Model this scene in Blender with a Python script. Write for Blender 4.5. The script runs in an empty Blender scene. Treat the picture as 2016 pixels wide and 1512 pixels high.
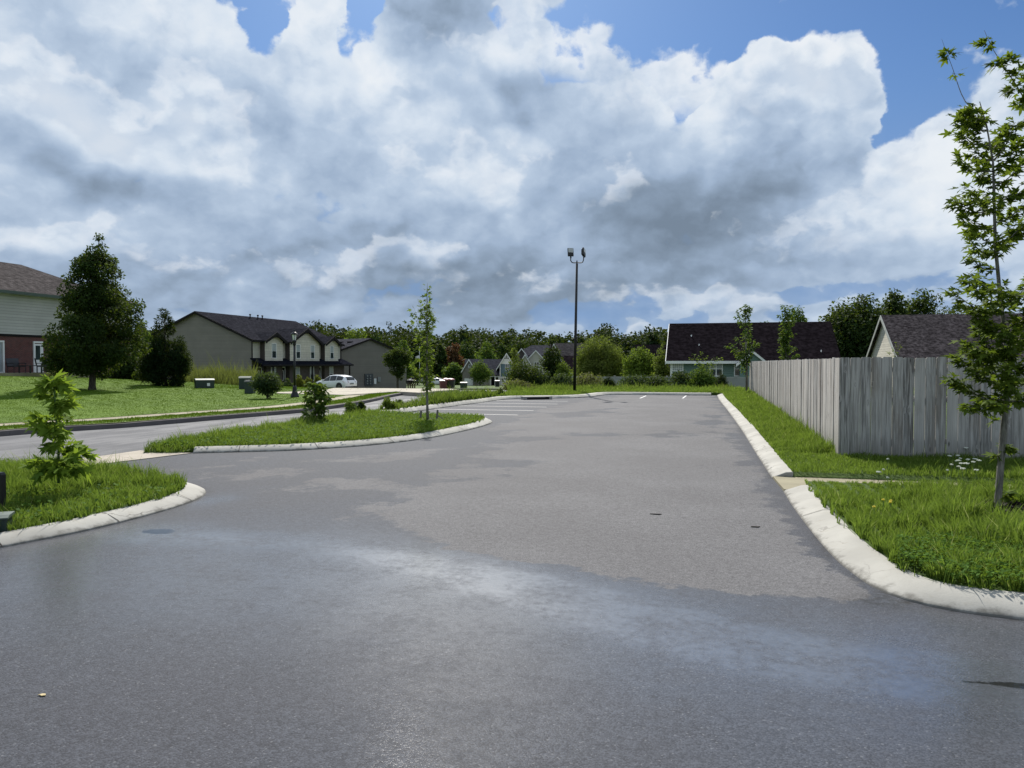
import bpy, math, random
import numpy as np
from mathutils import Vector, Matrix

SC = bpy.context.scene
COL = SC.collection
R = math.radians

# ------------------------------------------------------------------ camera
# World frame: +Y runs along the car park (and the street), X to the right, metres.
YAW = R(14.25)                       # the photographer looks a little left of +Y
EYE = 1.70
FPX, CX, HV = 1523.0, 1008.0, 715.0  # focal length / centre / horizon row of the photograph
PITCH = math.atan((756.0 - HV) / FPX)
cam_d = bpy.data.cameras.new("camera")
cam = bpy.data.objects.new("camera", cam_d)
COL.objects.link(cam)
cam_d.sensor_width = 36.0
cam_d.lens = 36.0 * FPX / 2016.0
cam_d.clip_start = 0.05
cam_d.clip_end = 4000.0
cam.location = (0, 0, EYE)
cam.rotation_euler = (math.pi / 2 - PITCH, 0, YAW)
SC.camera = cam

# ------------------------------------------------------------------ look
SC.view_settings.view_transform = 'Standard'
SC.view_settings.look = 'None'
SC.view_settings.exposure = 1.0
SC.view_settings.gamma = 1.0
EXPO = 2.0 ** 1.0
SC.cycles.max_bounces = 8
SC.cycles.diffuse_bounces = 3
SC.cycles.glossy_bounces = 3
SC.cycles.transmission_bounces = 6
SC.cycles.transparent_max_bounces = 8
SC.cycles.use_denoising = True

# ------------------------------------------------------------------ sun
SUN_EL, SUN_AZ = R(40), R(-20)       # azimuth measured from +Y, negative = to the left
sun_dir = Vector((math.sin(SUN_AZ) * math.cos(SUN_EL), math.cos(SUN_AZ) * math.cos(SUN_EL), math.sin(SUN_EL)))
sun_d = bpy.data.lights.new("sun", 'SUN')
sun_d.energy = 3.7
sun_d.angle = R(1.0)
sun_d.color = (1.0, 0.95, 0.87)
sun = bpy.data.objects.new("sun", sun_d)
COL.objects.link(sun)
sun.rotation_euler = sun_dir.to_track_quat('Z', 'Y').to_euler()
sun.location = (-30, 30, 60)

# ------------------------------------------------------------------ node helpers
def nd(nt, typ, ins=None, out=0, **props):
    n = nt.nodes.new(typ)
    for k, v in props.items():
        setattr(n, k, v)
    for k, v in (ins or {}).items():
        s = n.inputs[k]
        if isinstance(v, bpy.types.NodeSocket):
            nt.links.new(v, s)
        else:
            s.default_value = v
    return n.outputs[out] if out is not None else n

def mt(nt, op, a, b=None, c=None, clamp=False):
    ins = {0: a}
    if b is not None: ins[1] = b
    if c is not None: ins[2] = c
    return nd(nt, 'ShaderNodeMath', ins, operation=op, use_clamp=clamp)

def vm(nt, op, a, b=None, out=0, scale=None):
    ins = {0: a}
    if b is not None: ins[1] = b
    if scale is not None: ins[3] = scale
    return nd(nt, 'ShaderNodeVectorMath', ins, out=out, operation=op)

def mixc(nt, f, a, b, blend='MIX'):
    n = nt.nodes.new('ShaderNodeMix')
    n.data_type = 'RGBA'; n.blend_type = blend
    for i, v in ((0, f), (6, a), (7, b)):
        if isinstance(v, bpy.types.NodeSocket): nt.links.new(v, n.inputs[i])
        else: n.inputs[i].default_value = v if i == 0 else (tuple(v) + (1.0,))[:4]
    return n.outputs[2]

def maprange(nt, v, a, b, c=0.0, d=1.0, smooth=True):
    return nd(nt, 'ShaderNodeMapRange', {0: v, 1: a, 2: b, 3: c, 4: d},
              interpolation_type='SMOOTHSTEP' if smooth else 'LINEAR')

def ramp(nt, f, stops, interp='LINEAR'):
    n = nt.nodes.new('ShaderNodeValToRGB')
    n.color_ramp.interpolation = interp
    e = n.color_ramp.elements
    while len(e) < len(stops): e.new(0.5)
    for i, (p, c) in enumerate(stops):
        e[i].position = p; e[i].color = (tuple(c) + (1.0,))[:4]
    nt.links.new(f, n.inputs[0])
    return n.outputs[0]

def noise(nt, vec, scale, detail=4.0, rough=0.55, dist=0.0, dim='3D', out=0):
    ins = {'Scale': scale, 'Detail': detail, 'Roughness': rough, 'Distortion': dist}
    if vec is not None: ins['Vector'] = vec
    return nd(nt, 'ShaderNodeTexNoise', ins, out=out, noise_dimensions=dim)

# ------------------------------------------------------------------ sky: physical sky seen through a broken cumulus deck
def sky_q(u, v):
    """direction of a point of the sky as (azimuth, elevation) in units of 100/1523 rad"""
    x, y, z = (u - CX) / FPX, 1.0, (756.0 - v) / FPX
    cp, sp = math.cos(PITCH), math.sin(PITCH)
    y, z = y * cp + z * sp, -y * sp + z * cp
    return math.atan2(x, y) * 15.23, math.atan2(z, math.hypot(x, y)) * 15.23

world = bpy.data.worlds.new("World")
SC.world = world
world.use_nodes = True
wt = world.node_tree
wt.nodes.clear()
wdir = nd(wt, 'ShaderNodeTexCoord', out=0)          # Generated = direction
dsep = nd(wt, 'ShaderNodeSeparateXYZ', {0: wdir}, out=None)
fx, fy = -math.sin(YAW), math.cos(YAW)
dfw = mt(wt, 'ADD', mt(wt, 'MULTIPLY', dsep.outputs[0], fx), mt(wt, 'MULTIPLY', dsep.outputs[1], fy))
drt = mt(wt, 'ADD', mt(wt, 'MULTIPLY', dsep.outputs[0], fy), mt(wt, 'MULTIPLY', dsep.outputs[1], -fx))
az = mt(wt, 'MULTIPLY', mt(wt, 'ARCTAN2', drt, dfw), 15.23)
el = mt(wt, 'MULTIPLY', mt(wt, 'ARCSINE', dsep.outputs[2]), 15.23)
elp = mt(wt, 'MAXIMUM', el, 0.0)
q0 = nd(wt, 'ShaderNodeCombineXYZ', {0: az, 1: el, 2: 0.0})
# noise space: squashed towards the horizon, as a layer of clouds looks
ny = mt(wt, 'ADD', elp, mt(wt, 'MULTIPLY', mt(wt, 'LOGARITHM', mt(wt, 'ADD', mt(wt, 'DIVIDE', elp, 0.8), 1.0), math.e), 1.3))
nq = nd(wt, 'ShaderNodeCombineXYZ', {0: az, 1: ny, 2: 3.7})

def warp(vec, scale, amp, detail=3.0, seed=0.0):
    c = noise(wt, vm(wt, 'ADD', vec, (seed, seed * .7, 0)), scale, detail, 0.55, out=1)
    return vm(wt, 'SCALE', vm(wt, 'SUBTRACT', c, (0.5, 0.5, 0.5)), scale=amp)

wbig = warp(nq, 0.62, 1.5, 2.0)
wsml = warp(nq, 2.0, 0.52, 5.0, 5.0)
qw = vm(wt, 'ADD', vm(wt, 'ADD', q0, wbig), wsml)
qs = vm(wt, 'ADD', q0, vm(wt, 'SCALE', wbig, scale=0.75))

def blobs(vec, items):
    """sum of elliptical lumps (u, v, half width, half height, tilt deg, weight) given where they stand in the sky"""
    tot = None
    for bi, (u, v, su, sv, ang, w) in enumerate(items):
        if bi % 8 == 7:      # evaluate the lumps a few at a time
            vec = nd(wt, 'ShaderNodeVectorMath', {0: tot, 1: (1e-9, 1e-9, 0), 2: vec}, operation='MULTIPLY_ADD')
        cx, cy = sky_q(u, v)
        su *= 0.0185; sv *= 0.0185
        if ang == 0:
            d = nd(wt, 'ShaderNodeVectorMath', {0: vec, 1: (1 / su, 1 / sv, 0), 2: (-cx / su, -cy / sv, 0)}, operation='MULTIPLY_ADD')
        else:
            d = nd(wt, 'ShaderNodeMapping', {0: vec, 1: (cx, cy, 0), 2: (0, 0, R(ang)), 3: (su, sv, 1)}, vector_type='TEXTURE')
        r = vm(wt, 'LENGTH', d, out=1)
        g = nd(wt, 'ShaderNodeMapRange', {0: r, 1: 0.0, 2: 1.0, 3: w, 4: 0.0}, interpolation_type='SMOOTHSTEP')
        tot = g if tot is None else mt(wt, 'ADD', tot, g)
    return tot

# coverage: >0 cloud, <0 blue. tilt is measured counter-clockwise
HOLES = [
    (1580, 20, 420, 78, 0, -2.2), (1260, 40, 120, 80, -15, -1.5), (1345, 145, 44, 80, 0, -2.0), (1960, 20, 140, 60, 0, -0.75),
    (1830, 215, 95, 110, 15, -1.7), (1770, 265, 40, 70, 20, -1.2), (1780, 100, 130, 40, 0, -1.1),
    (704, 18, 42, 78, 0, -2.7), (540, 22, 62, 48, -30, -2.1), (655, 115, 55, 42, -25, -0.75), (985, 24, 50, 26, 0, -0.7),
    (690, 435, 130, 34, 0, -0.38), (770, 570, 150, 40, 0, -0.38), (700, 620, 160, 30, 0, -0.4), (560, 425, 80, 30, 0, -0.2),
    (1290, 590, 110, 36, 0, -0.6), (1530, 590, 110, 30, 0, -0.55), (1400, 628, 300, 22, 0, -0.5), (1130, 620, 120, 40, 0, -0.5),
    (1650, 575, 90, 34, 0, -0.5), (1850, 570, 120, 28, 0, -0.5),
]
PUFFS = [
    (1545, 185, 165, 85, 0, 1.5), (1690, 150, 45, 60, 0, 1.5), (1640, 260, 130, 110, 0, 0.8), (1240, 150, 70, 70, -40, 0.9), (1400, 190, 40, 60, 0, 0.5),
    (625, 55, 60, 60, -20, 1.9), (735, 130, 45, 90, 10, 0.9), (830, 25, 110, 60, 0, 1.0), (1090, 40, 100, 50, 0, 0.4),
    (1800, 315, 75, 45, 15, 1.3), (1940, 130, 55, 80, 0, 0.4), (1960, 300, 90, 80, 0, 0.8),
    (1620, 5, 14, 55, -10, 0.8), (1340, 570, 60, 25, 0, 1.1), (1240, 630, 36, 22, 0, 0.9), (620, 515, 120, 20, 0, 0.9), (1480, 610, 50, 28, 0, 0.9),
    (1600, 605, 45, 25, 0, 0.9), (110, 470, 110, 60, 0, 0.5),
]
cov = mt(wt, 'ADD', blobs(qw, HOLES + PUFFS), 0.62)
# away from the part of the sky in front the cover is left to the noise alone
f1 = noise(wt, vm(wt, 'ADD', nq, vm(wt, 'SCALE', wsml, scale=0.6)), 0.8, 8.0, 0.51)
vor = nd(wt, 'ShaderNodeTexVoronoi', {'Vector': vm(wt, 'ADD', nq, wsml), 'Scale': 1.5, 'Detail': 2.0, 'Roughness': 0.5, 'Smoothness': 0.5},
         voronoi_dimensions='2D', feature='SMOOTH_F1', normalize=True)
dens = mt(wt, 'ADD', cov, mt(wt, 'ADD', mt(wt, 'MULTIPLY', mt(wt, 'SUBTRACT', f1, 0.5), 1.5),
                             mt(wt, 'MULTIPLY', mt(wt, 'SUBTRACT', 0.35, vor), 0.9)))
alpha = mt(wt, 'MULTIPLY', maprange(wt, dens, 0.02, 0.34), 0.95)
milky = nd(wt, 'ShaderNodeMapRange', {0: el, 1: 0.6, 2: 4.8, 3: 0.42, 4: 0.0}, interpolation_type='SMOOTHSTEP')
alpha = mt(wt, 'MAXIMUM', alpha, mt(wt, 'MULTIPLY', milky, maprange(wt, dens, -0.5, 0.3, 0.35, 1.0)))

# brightness: dark bases (+) and sunlit tops (-)
SHADE = [
    (1230, 390, 190, 100, -12, 0.52), (1430, 405, 190, 70, 8, 0.50), (1310, 470, 120, 40, 0, 0.2), (1080, 170, 90, 55, 0, 0.35), (850, 10, 140, 55, 0, 0.55), (1480, 340, 120, 60, 0, 0.25),
    (900, 195, 60, 22, -40, 0.3), (1010, 210, 90, 20, -35, 0.3),
    (140, 320, 130, 38, -8, 0.46), (270, 365, 150, 30, -5, 0.3), (250, 125, 230, 55, -10, 0.26), (600, 260, 120, 70, -20, 0.26), (330, 470, 200, 60, 0, 0.12), (60, 400, 120, 50, 0, 0.10),
    (680, 400, 200, 60, 0, 0.14), (780, 470, 240, 80, 0, 0.26), (560, 560, 400, 80, 0, 0.18), (950, 570, 240, 70, 0, 0.38), (1500, 230, 60, 35, 0, 0.3), (1650, 330, 110, 40, 0, 0.15),
    (1650, 470, 200, 40, 0, 0.2), (1500, 520, 300, 50, 0, 0.2), (60, 560, 300, 60, 0, 0.16), (1150, 560, 300, 60, 0, 0.2),
    (1600, 100, 190, 45, 0, -0.6), (1350, 190, 65, 55, 0, -0.4), (1590, 180, 60, 26, 0, -0.35), (100, 205, 140, 46, -22, -0.36), (250, 265, 110, 34, -15, -0.34), (370, 185, 60, 50, 0, -0.5), (630, 40, 60, 60, 0, -0.55), (735, 130, 34, 60, 0, -0.5),
    (1050, 90, 110, 50, 0, -0.35), (1810, 310, 60, 40, 0, -0.7), (480, 110, 120, 30, -30, -0.3), (700, 190, 130, 40, -20, -0.3), (290, 60, 90, 30, 0, -0.3), (60, 30, 120, 50, 0, -0.1),
    (470, 340, 50, 40, 30, -0.35), (960, 330, 160, 40, 0, -0.15), (1000, 400, 26, 40, 0, -0.5), (840, 500, 60, 20, 0, -0.45), (100, 460, 90, 40, 0, -0.5), (1400, 290, 130, 50, 0, -0.25), (1740, 420, 130, 50, 0, -0.4), (1950, 380, 90, 110, 0, -0.5), (380, 30, 140, 20, 0, -0.2),
    (640, 515, 70, 16, 0, -0.35), (1340, 570, 70, 25, 0, -0.2),
]
sh0 = mt(wt, 'ADD', blobs(qs, SHADE), 0.46)
# relief: the same noise read a step towards the sun; thinner that way means a lit flank
off = vm(wt, 'ADD', vm(wt, 'ADD', nq, vm(wt, 'SCALE', wsml, scale=0.6)), (-0.16, 0.26, 0))
f2 = noise(wt, off, 0.8, 8.0, 0.51)
rel = mt(wt, 'SUBTRACT', f1, f2)
shade = mt(wt, 'ADD', sh0, mt(wt, 'MULTIPLY', rel, -1.5))
shade = mt(wt, 'ADD', shade, mt(wt, 'MULTIPLY', mt(wt, 'SUBTRACT', f1, 0.5), 0.22))
low = nd(wt, 'ShaderNodeMapRange', {0: el, 1: 0.3, 2: 3.6, 3: 0.24, 4: 0.0}, interpolation_type='SMOOTHSTEP')
shade = mt(wt, 'ADD', shade, low)
shade = mt(wt, 'ADD', shade, mt(wt, 'MULTIPLY', mt(wt, 'SUBTRACT', vor, 0.32), 0.55))
thin = mt(wt, 'SUBTRACT', 1.0, maprange(wt, dens, 0.25, 1.1))
shade = mt(wt, 'SUBTRACT', shade, mt(wt, 'MULTIPLY', thin, 0.12))
shade = maprange(wt, shade, -0.25, 1.4, 0, 1, smooth=False)
ccol = ramp(wt, shade, [(0.0, (0.85, 0.89, 0.925)), (0.22, (0.70, 0.78, 0.87)), (0.42, (0.49, 0.595, 0.735)), (0.62, (0.36, 0.46, 0.605)), (0.82, (0.255, 0.33, 0.43)), (1.0, (0.185, 0.24, 0.31))])

# nearer heaps standing out against the grey deck: crisp lit rims, shaded bodies
HEAPS = [(90, 215, 130, 55, -18, 1.3), (220, 250, 120, 45, -22, 1.2), (372, 200, 62, 66, 0, 1.35), (350, 262, 70, 34, 0, 0.9), (470, 350, 60, 50, 20, 0.9), (1050, 95, 130, 62, -10, 1.1), (1210, 150, 90, 60, -30, 1.0),
         (1345, 205, 70, 62, 0, 1.1), (1585, 190, 85, 46, 0, 1.15), (1560, 140, 140, 40, 0, 0.9), (1690, 140, 50, 50, 0, 0.9), (630, 515, 130, 26, 0, 0.75), (105, 465, 120, 55, 10, 1.15), (1720, 440, 170, 60, 5, 0.95), (845, 500, 80, 28, 0, 0.95), (1000, 400, 40, 46, 0, 0.8),
         (1245, 350, 34, 36, 0, 0.85), (1340, 572, 110, 30, 0, 1.1), (1490, 612, 60, 26, 0, 1.0), (1810, 310, 80, 50, 15, 1.3), (745, 150, 40, 60, 10, 0.6), (628, 60, 52, 58, 0, 1.1), (290, 55, 120, 36, 0, 0.7), (900, 320, 130, 50, 0, 0.7), (960, 560, 150, 30, 0, 0.45), (330, 520, 90, 30, 0, 0.8), (1130, 520, 110, 36, 0, 0.4), (1250, 632, 46, 24, 0, 1.0), (1960, 200, 80, 80, 0, 0.45)]
nq2 = vm(wt, 'ADD', vm(wt, 'ADD', nq, (17.3, 5.1, 2.2)), vm(wt, 'SCALE', wsml, scale=0.8))
f3 = noise(wt, nq2, 1.25, 8.0, 0.52)
bh = blobs(qw, HEAPS)
bdn = blobs(qw, [(u, v + sv * .85, su, sv, a, w) for u, v, su, sv, a, w in HEAPS])
g2 = mt(wt, 'ADD', bh, mt(wt, 'ADD', mt(wt, 'MULTIPLY', mt(wt, 'SUBTRACT', f3, 0.5), 2.2), mt(wt, 'MULTIPLY', mt(wt, 'SUBTRACT', 0.32, vor), 0.9)))
a2 = mt(wt, 'MULTIPLY', maprange(wt, g2, 0.40, 0.80), maprange(wt, mt(wt, 'ADD', mt(wt, 'SUBTRACT', bh, bdn), mt(wt, 'MULTIPLY', mt(wt, 'SUBTRACT', f3, 0.5), 1.0)), -0.45, 0.35))
body = maprange(wt, mt(wt, 'ADD', g2, mt(wt, 'MULTIPLY', rel, -2.5)), 0.55, 1.9)
hcol = ramp(wt, body, [(0.0, (0.88, 0.91, 0.945)), (0.30, (0.74, 0.81, 0.885)), (0.8, (0.48, 0.58, 0.72))])
ccol = mixc(wt, mt(wt, 'MULTIPLY', a2, 0.46), ccol, hcol)
alpha = mt(wt, 'MAXIMUM', alpha, mt(wt, 'MULTIPLY', a2, 0.9))
sky = nd(wt, 'ShaderNodeTexSky', None, sky_type='NISHITA', sun_disc=False)
skn = sky.node
skn.sun_elevation = SUN_EL
skn.sun_rotation = SUN_AZ % (2 * math.pi)
skn.air_density = 1.0; skn.dust_density = 0.6; skn.ozone_density = 2.0
WS = 0.10
cl = vm(wt, 'SCALE', ccol, scale=1.0 / (WS * EXPO))
# thin milky veil low down so the gaps near the horizon go blue-grey rather than white
veil = nd(wt, 'ShaderNodeMapRange', {0: el, 1: 1.5, 2: 6.0, 3: 1.0, 4: 0.0}, interpolation_type='SMOOTHSTEP')
SKYT = (0.205, 0.30, 0.42)
skc = vm(wt, 'MULTIPLY', sky, SKYT)
hz = vm(wt, 'SCALE', nd(wt, 'ShaderNodeCombineXYZ', {0: 0.185, 1: 0.31, 2: 0.56}), scale=1.0 / (WS * EXPO))
skc = mixc(wt, mt(wt, 'MULTIPLY', veil, 0.9), skc, hz)
final = mixc(wt, alpha, skc, cl)
bg = nd(wt, 'ShaderNodeBackground', {'Color': final, 'Strength': WS})
wout = wt.nodes.new('ShaderNodeOutputWorld')
wt.links.new(bg, wout.inputs[0])
world.cycles.sampling_method = 'MANUAL'
world.cycles.sample_map_resolution = 512

# ------------------------------------------------------------------ placing helpers
SA, CA = math.sin(YAW), math.cos(YAW)
def lay(u, D):
    """ground position of something seen in column u at depth D metres"""
    lat = (u - CX) / FPX * D
    return (-SA * D + CA * lat, CA * D + SA * lat)
def gnd(u, v, z=0.0):
    """where the sight line through (u, v) meets the level z"""
    x, y, zz = (u - CX) / FPX, 1.0, (756.0 - v) / FPX
    cp, sp = math.cos(PITCH), math.sin(PITCH)
    y, zz = y * cp + zz * sp, -y * sp + zz * cp
    t = (z - EYE) / zz
    return (-SA * y * t + CA * x * t, CA * y * t + SA * x * t)
def sstep(a, b, x):
    t = np.clip((np.asarray(x, float) - a) / (b - a), 0, 1)
    return t * t * (3 - 2 * t)
def base_h(x, y):
    """the lie of the land"""
    x = np.asarray(x, float); y = np.asarray(y, float)
    D = -SA * x + CA * y
    s = np.clip(D - 43.0, 0, None)
    s2 = np.clip(D - 82.0, 0, None)
    h = -0.040 * (s - 4.0 * (1 - np.exp(-s / 4.0))) + 0.024 * (s2 - 10.0 * (1 - np.exp(-s2 / 10.0)))
    h = np.maximum(h, -4.3 + 0.0 * h)
    h = h + 0.66 * sstep(28, 46, -x) * (1 - sstep(52, 72, y)) + 0.008 * np.clip(-x - 17.4, 0, 40) * (1 - sstep(60, 75, y))
    h = h + sstep(235, 420, D) * 9.0
    return h
def H(x, y, off=0.11):
    return float(base_h(x, y)) + off

# ------------------------------------------------------------------ mesh helpers
class MB:
    def __init__(s): s.v = []; s.f = []
    def add(s, vs, fs):
        o = len(s.v); s.v += [tuple(p) for p in vs]; s.f += [tuple(i + o for i in f) for f in fs]; return s
    def box(s, x0, x1, y0, y1, z0, z1):
        vs = [(x0,y0,z0),(x1,y0,z0),(x1,y1,z0),(x0,y1,z0),(x0,y0,z1),(x1,y0,z1),(x1,y1,z1),(x0,y1,z1)]
        return s.add(vs, [(0,3,2,1),(4,5,6,7),(0,1,5,4),(1,2,6,5),(2,3,7,6),(3,0,4,7)])
    def slab(s, pts, z0, z1):
        """prism over a plan polygon"""
        n = len(pts)
        vs = [(p[0], p[1], z0) for p in pts] + [(p[0], p[1], z1) for p in pts]
        return s.add(vs, [tuple(range(n - 1, -1, -1)), tuple(range(n, 2 * n))] + [(i, (i + 1) % n, n + (i + 1) % n, n + i) for i in range(n)])
    def prism(s, pts, vec):
        """polygon in space pushed along vec"""
        n = len(pts); a = [Vector(p) for p in pts]; b = [p + Vector(vec) for p in a]
        return s.add(a + b, [tuple(range(n - 1, -1, -1)), tuple(range(n, 2 * n))] + [(i, (i + 1) % n, n + (i + 1) % n, n + i) for i in range(n)])
    def tube(s, path, rad, n=8, caps=True):
        path = [Vector(p) for p in path]
        if not isinstance(rad, (list, tuple)): rad = [rad] * len(path)
        rings = []; up = None
        for i, p in enumerate(path):
            t = (path[min(i + 1, len(path) - 1)] - path[max(i - 1, 0)]).normalized()
            if up is None: up = Vector((1, 0, 0)) if abs(t.x) < .9 else Vector((0, 1, 0))
            a = (up - t * up.dot(t)).normalized(); b = t.cross(a); up = a
            rings.append([p + (a * math.cos(2 * math.pi * k / n) + b * math.sin(2 * math.pi * k / n)) * rad[i] for k in range(n)])
        vs = [q for r in rings for q in r]; fs = []
        for i in range(len(rings) - 1):
            for k in range(n):
                fs.append((i*n+k, i*n+(k+1)%n, (i+1)*n+(k+1)%n, (i+1)*n+k))
        if caps:
            fs.append(tuple(range(n - 1, -1, -1))); fs.append(tuple((len(rings)-1)*n + k for k in range(n)))
        return s.add(vs, fs)
    def lathe(s, prof, n=16, c=(0, 0, 0)):
        vs = []; fs = []
        for r, z in prof:
            for k in range(n):
                a = 2 * math.pi * k / n; vs.append((c[0] + r * math.cos(a), c[1] + r * math.sin(a), c[2] + z))
        for i in range(len(prof) - 1):
            for k in range(n): fs.append((i*n+k, i*n+(k+1)%n, (i+1)*n+(k+1)%n, (i+1)*n+k))
        fs.append(tuple(range(n - 1, -1, -1))); fs.append(tuple((len(prof)-1)*n + k for k in range(n)))
        return s.add(vs, fs)
    def build(s, name, mat, parent=None, smooth=False, loc=None):
        me = bpy.data.meshes.new(name); me.from_pydata(s.v, [], s.f); me.update()
        return link(name, me, mat, parent, smooth, loc)

def link(name, me, mat, parent=None, smooth=False, loc=None):
    if mat is not None: me.materials.append(mat)
    if smooth: me.polygons.foreach_set('use_smooth', [True] * len(me.polygons))
    o = bpy.data.objects.new(name, me); COL.objects.link(o)
    if parent is not None: o.parent = parent
    if loc is not None: o.location = loc
    return o

def np_mesh(name, v, loops, starts, mat, parent=None, attrs=None, smooth=False, loc=None):
    """mesh straight from arrays"""
    me = bpy.data.meshes.new(name)
    v = np.asarray(v, np.float32); loops = np.asarray(loops, np.int32).ravel(); starts = np.asarray(starts, np.int32)
    me.vertices.add(len(v)); me.vertices.foreach_set('co', v.ravel())
    me.loops.add(len(loops)); me.loops.foreach_set('vertex_index', loops)
    me.polygons.add(len(starts)); me.polygons.foreach_set('loop_start', starts)
    for k, a in (attrs or {}).items():
        at = me.attributes.new(k, 'FLOAT', 'POINT'); at.data.foreach_set('value', np.asarray(a, np.float32))
    me.update(calc_edges=True)
    return link(name, me, mat, parent, smooth, loc)

def grid_mesh(name, xs, ys, zf, mat, attrs=None, kind='structure', keep=None):
    X, Y = np.meshgrid(xs, ys); Z = zf(X, Y)
    v = np.stack([X.ravel(), Y.ravel(), Z.ravel()], 1)
    nx, ny = len(xs), len(ys)
    i = np.arange((ny - 1) * (nx - 1)); r, c = i // (nx - 1), i % (nx - 1); a = r * nx + c
    f = np.stack([a, a + 1, a + nx + 1, a + nx], 1)
    if keep is not None:
        f = f[keep((X.ravel()[f]).mean(1), (Y.ravel()[f]).mean(1))]
    at = {k: fn(X.ravel(), Y.ravel()) for k, fn in (attrs or {}).items()}
    o = np_mesh(name, v, f, np.arange(len(f)) * 4, mat, attrs=at, smooth=True)
    if kind: o['kind'] = kind
    return o

def tag(o, label, cat, group=None, kind=None):
    o['label'] = label; o['category'] = cat
    if group: o['group'] = group
    if kind: o['kind'] = kind
    return o
def thing(name, label, cat, x, y, z=None, rz=0.0, group=None):
    o = bpy.data.objects.new(name, None); COL.objects.link(o)
    o.empty_display_size = 0.3
    o.location = (x, y, H(x, y) if z is None else z); o.rotation_euler = (0, 0, rz)
    return tag(o, label, cat, group)
def copy_thing(r, label, x, y, z=None, rz=None, sc=1.0):
    c = r.copy(); COL.objects.link(c); c.location = (x, y, H(x, y) if z is None else z); c['label'] = label
    if rz is not None: c.rotation_euler = (0, 0, rz)
    c.scale = (sc, sc, sc)
    for ch in list(r.children):
        d = ch.copy(); COL.objects.link(d); d.parent = c
        for g in list(ch.children):
            e = g.copy(); COL.objects.link(e); e.parent = d
    return c

def pip(px, py, poly):
    """points in polygon"""
    px = np.asarray(px, float); py = np.asarray(py, float)
    ins = np.zeros(px.shape, bool); n = len(poly)
    for i in range(n):
        x0, y0 = poly[i]; x1, y1 = poly[(i + 1) % n]
        c = ((y0 > py) != (y1 > py)) & (px < (x1 - x0) * (py - y0) / ((y1 - y0) if abs(y1 - y0) > 1e-12 else 1e-12) + x0)
        ins ^= c
    return ins
def line_dist(px, py, pl, closed=False):
    d = np.full(np.shape(px), 1e9)
    n = len(pl)
    for i in range(n if closed else n - 1):
        x0, y0 = pl[i]; x1, y1 = pl[(i + 1) % n]
        dx, dy = x1 - x0, y1 - y0; L = dx * dx + dy * dy + 1e-12
        t = np.clip(((px - x0) * dx + (py - y0) * dy) / L, 0, 1)
        d = np.minimum(d, np.hypot(px - x0 - t * dx, py - y0 - t * dy))
    return d
def sdf(px, py, poly):
    d = line_dist(px, py, poly, True)
    return np.where(pip(px, py, poly), d, -d)
def smooth_line(pl, step=0.25):
    """Catmull-Rom through the points, resampled"""
    P = [np.array(p, float) for p in pl]
    P = [2 * P[0] - P[1]] + P + [2 * P[-1] - P[-2]]
    out = []
    for i in range(1, len(P) - 2):
        n = max(2, int(np.linalg.norm(P[i + 1] - P[i]) / step))
        for k in range(n):
            t = k / n
            out.append(0.5 * ((2 * P[i]) + (-P[i-1] + P[i+1]) * t + (2*P[i-1] - 5*P[i] + 4*P[i+1] - P[i+2]) * t*t + (-P[i-1] + 3*P[i] - 3*P[i+1] + P[i+2]) * t**3))
    out.append(P[-2])
    return [tuple(p) for p in out]
def offset_line(pl, d):
    """shift a polyline to its left by d"""
    a = np.array(pl, float); t = np.gradient(a, axis=0); t /= (np.linalg.norm(t, axis=1, keepdims=True) + 1e-9)
    dd = np.asarray(d, float)
    n = np.stack([-t[:, 1], t[:, 0]], 1) * (dd[:, None] if dd.ndim else dd)
    return [tuple(p) for p in a + n]
def flat_poly(name, poly, z, mat, kind='structure'):
    """filled plan polygon (ear-clipped) at level z"""
    from mathutils.geometry import tessellate_polygon
    pts = [Vector((p[0], p[1], 0)) for p in poly]
    tris = tessellate_polygon([pts])
    vs = [(p[0], p[1], z(p[0], p[1]) if callable(z) else z) for p in poly]
    fs = []
    for t in tris:
        a, b, c = (Vector(vs[i]) for i in t)
        fs.append(t if (b - a).cross(c - a).z > 0 else (t[0], t[2], t[1]))
    n = len(vs); ccw = sum(poly[i][0] * poly[(i + 1) % n][1] - poly[(i + 1) % n][0] * poly[i][1] for i in range(n)) > 0
    vs += [(p[0], p[1], p[2] - 0.25) for p in vs]                      # earth edge
    fs += [(i, i + n, (i + 1) % n + n, (i + 1) % n) if ccw else (i, (i + 1) % n, (i + 1) % n + n, i + n) for i in range(n)]
    me = bpy.data.meshes.new(name); me.from_pydata(vs, [], fs); me.update()
    o = link(name, me, mat)
    if kind: o['kind'] = kind
    return o

# ------------------------------------------------------------------ materials
def new_mat(name):
    m = bpy.data.materials.new(name); m.use_nodes = True
    nt = m.node_tree; nt.nodes.clear()
    return m, nt
def finish(nt, bsdf, disp=None):
    o = nt.nodes.new('ShaderNodeOutputMaterial'); nt.links.new(bsdf, o.inputs[0])
def princ(nt, color, rough=0.7, metal=0.0, spec=0.5, normal=None, **kw):
    ins = {'Base Color': color if isinstance(color, bpy.types.NodeSocket) else (tuple(color) + (1.0,))[:4], 'Roughness': rough, 'Metallic': metal, 'Specular IOR Level': spec}
    if normal is not None: ins['Normal'] = normal
    ins.update(kw)
    return nd(nt, 'ShaderNodeBsdfPrincipled', ins)
def bump(nt, h, strength=0.3, dist=0.02, normal=None):
    ins = {'Height': h, 'Strength': strength, 'Distance': dist}
    if normal is not None: ins['Normal'] = normal
    return nd(nt, 'ShaderNodeBump', ins)
def objco(nt): return nd(nt, 'ShaderNodeTexCoord', out=3)
def xyz(nt, v): return nd(nt, 'ShaderNodeSeparateXYZ', {0: v}, out=None).outputs
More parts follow.
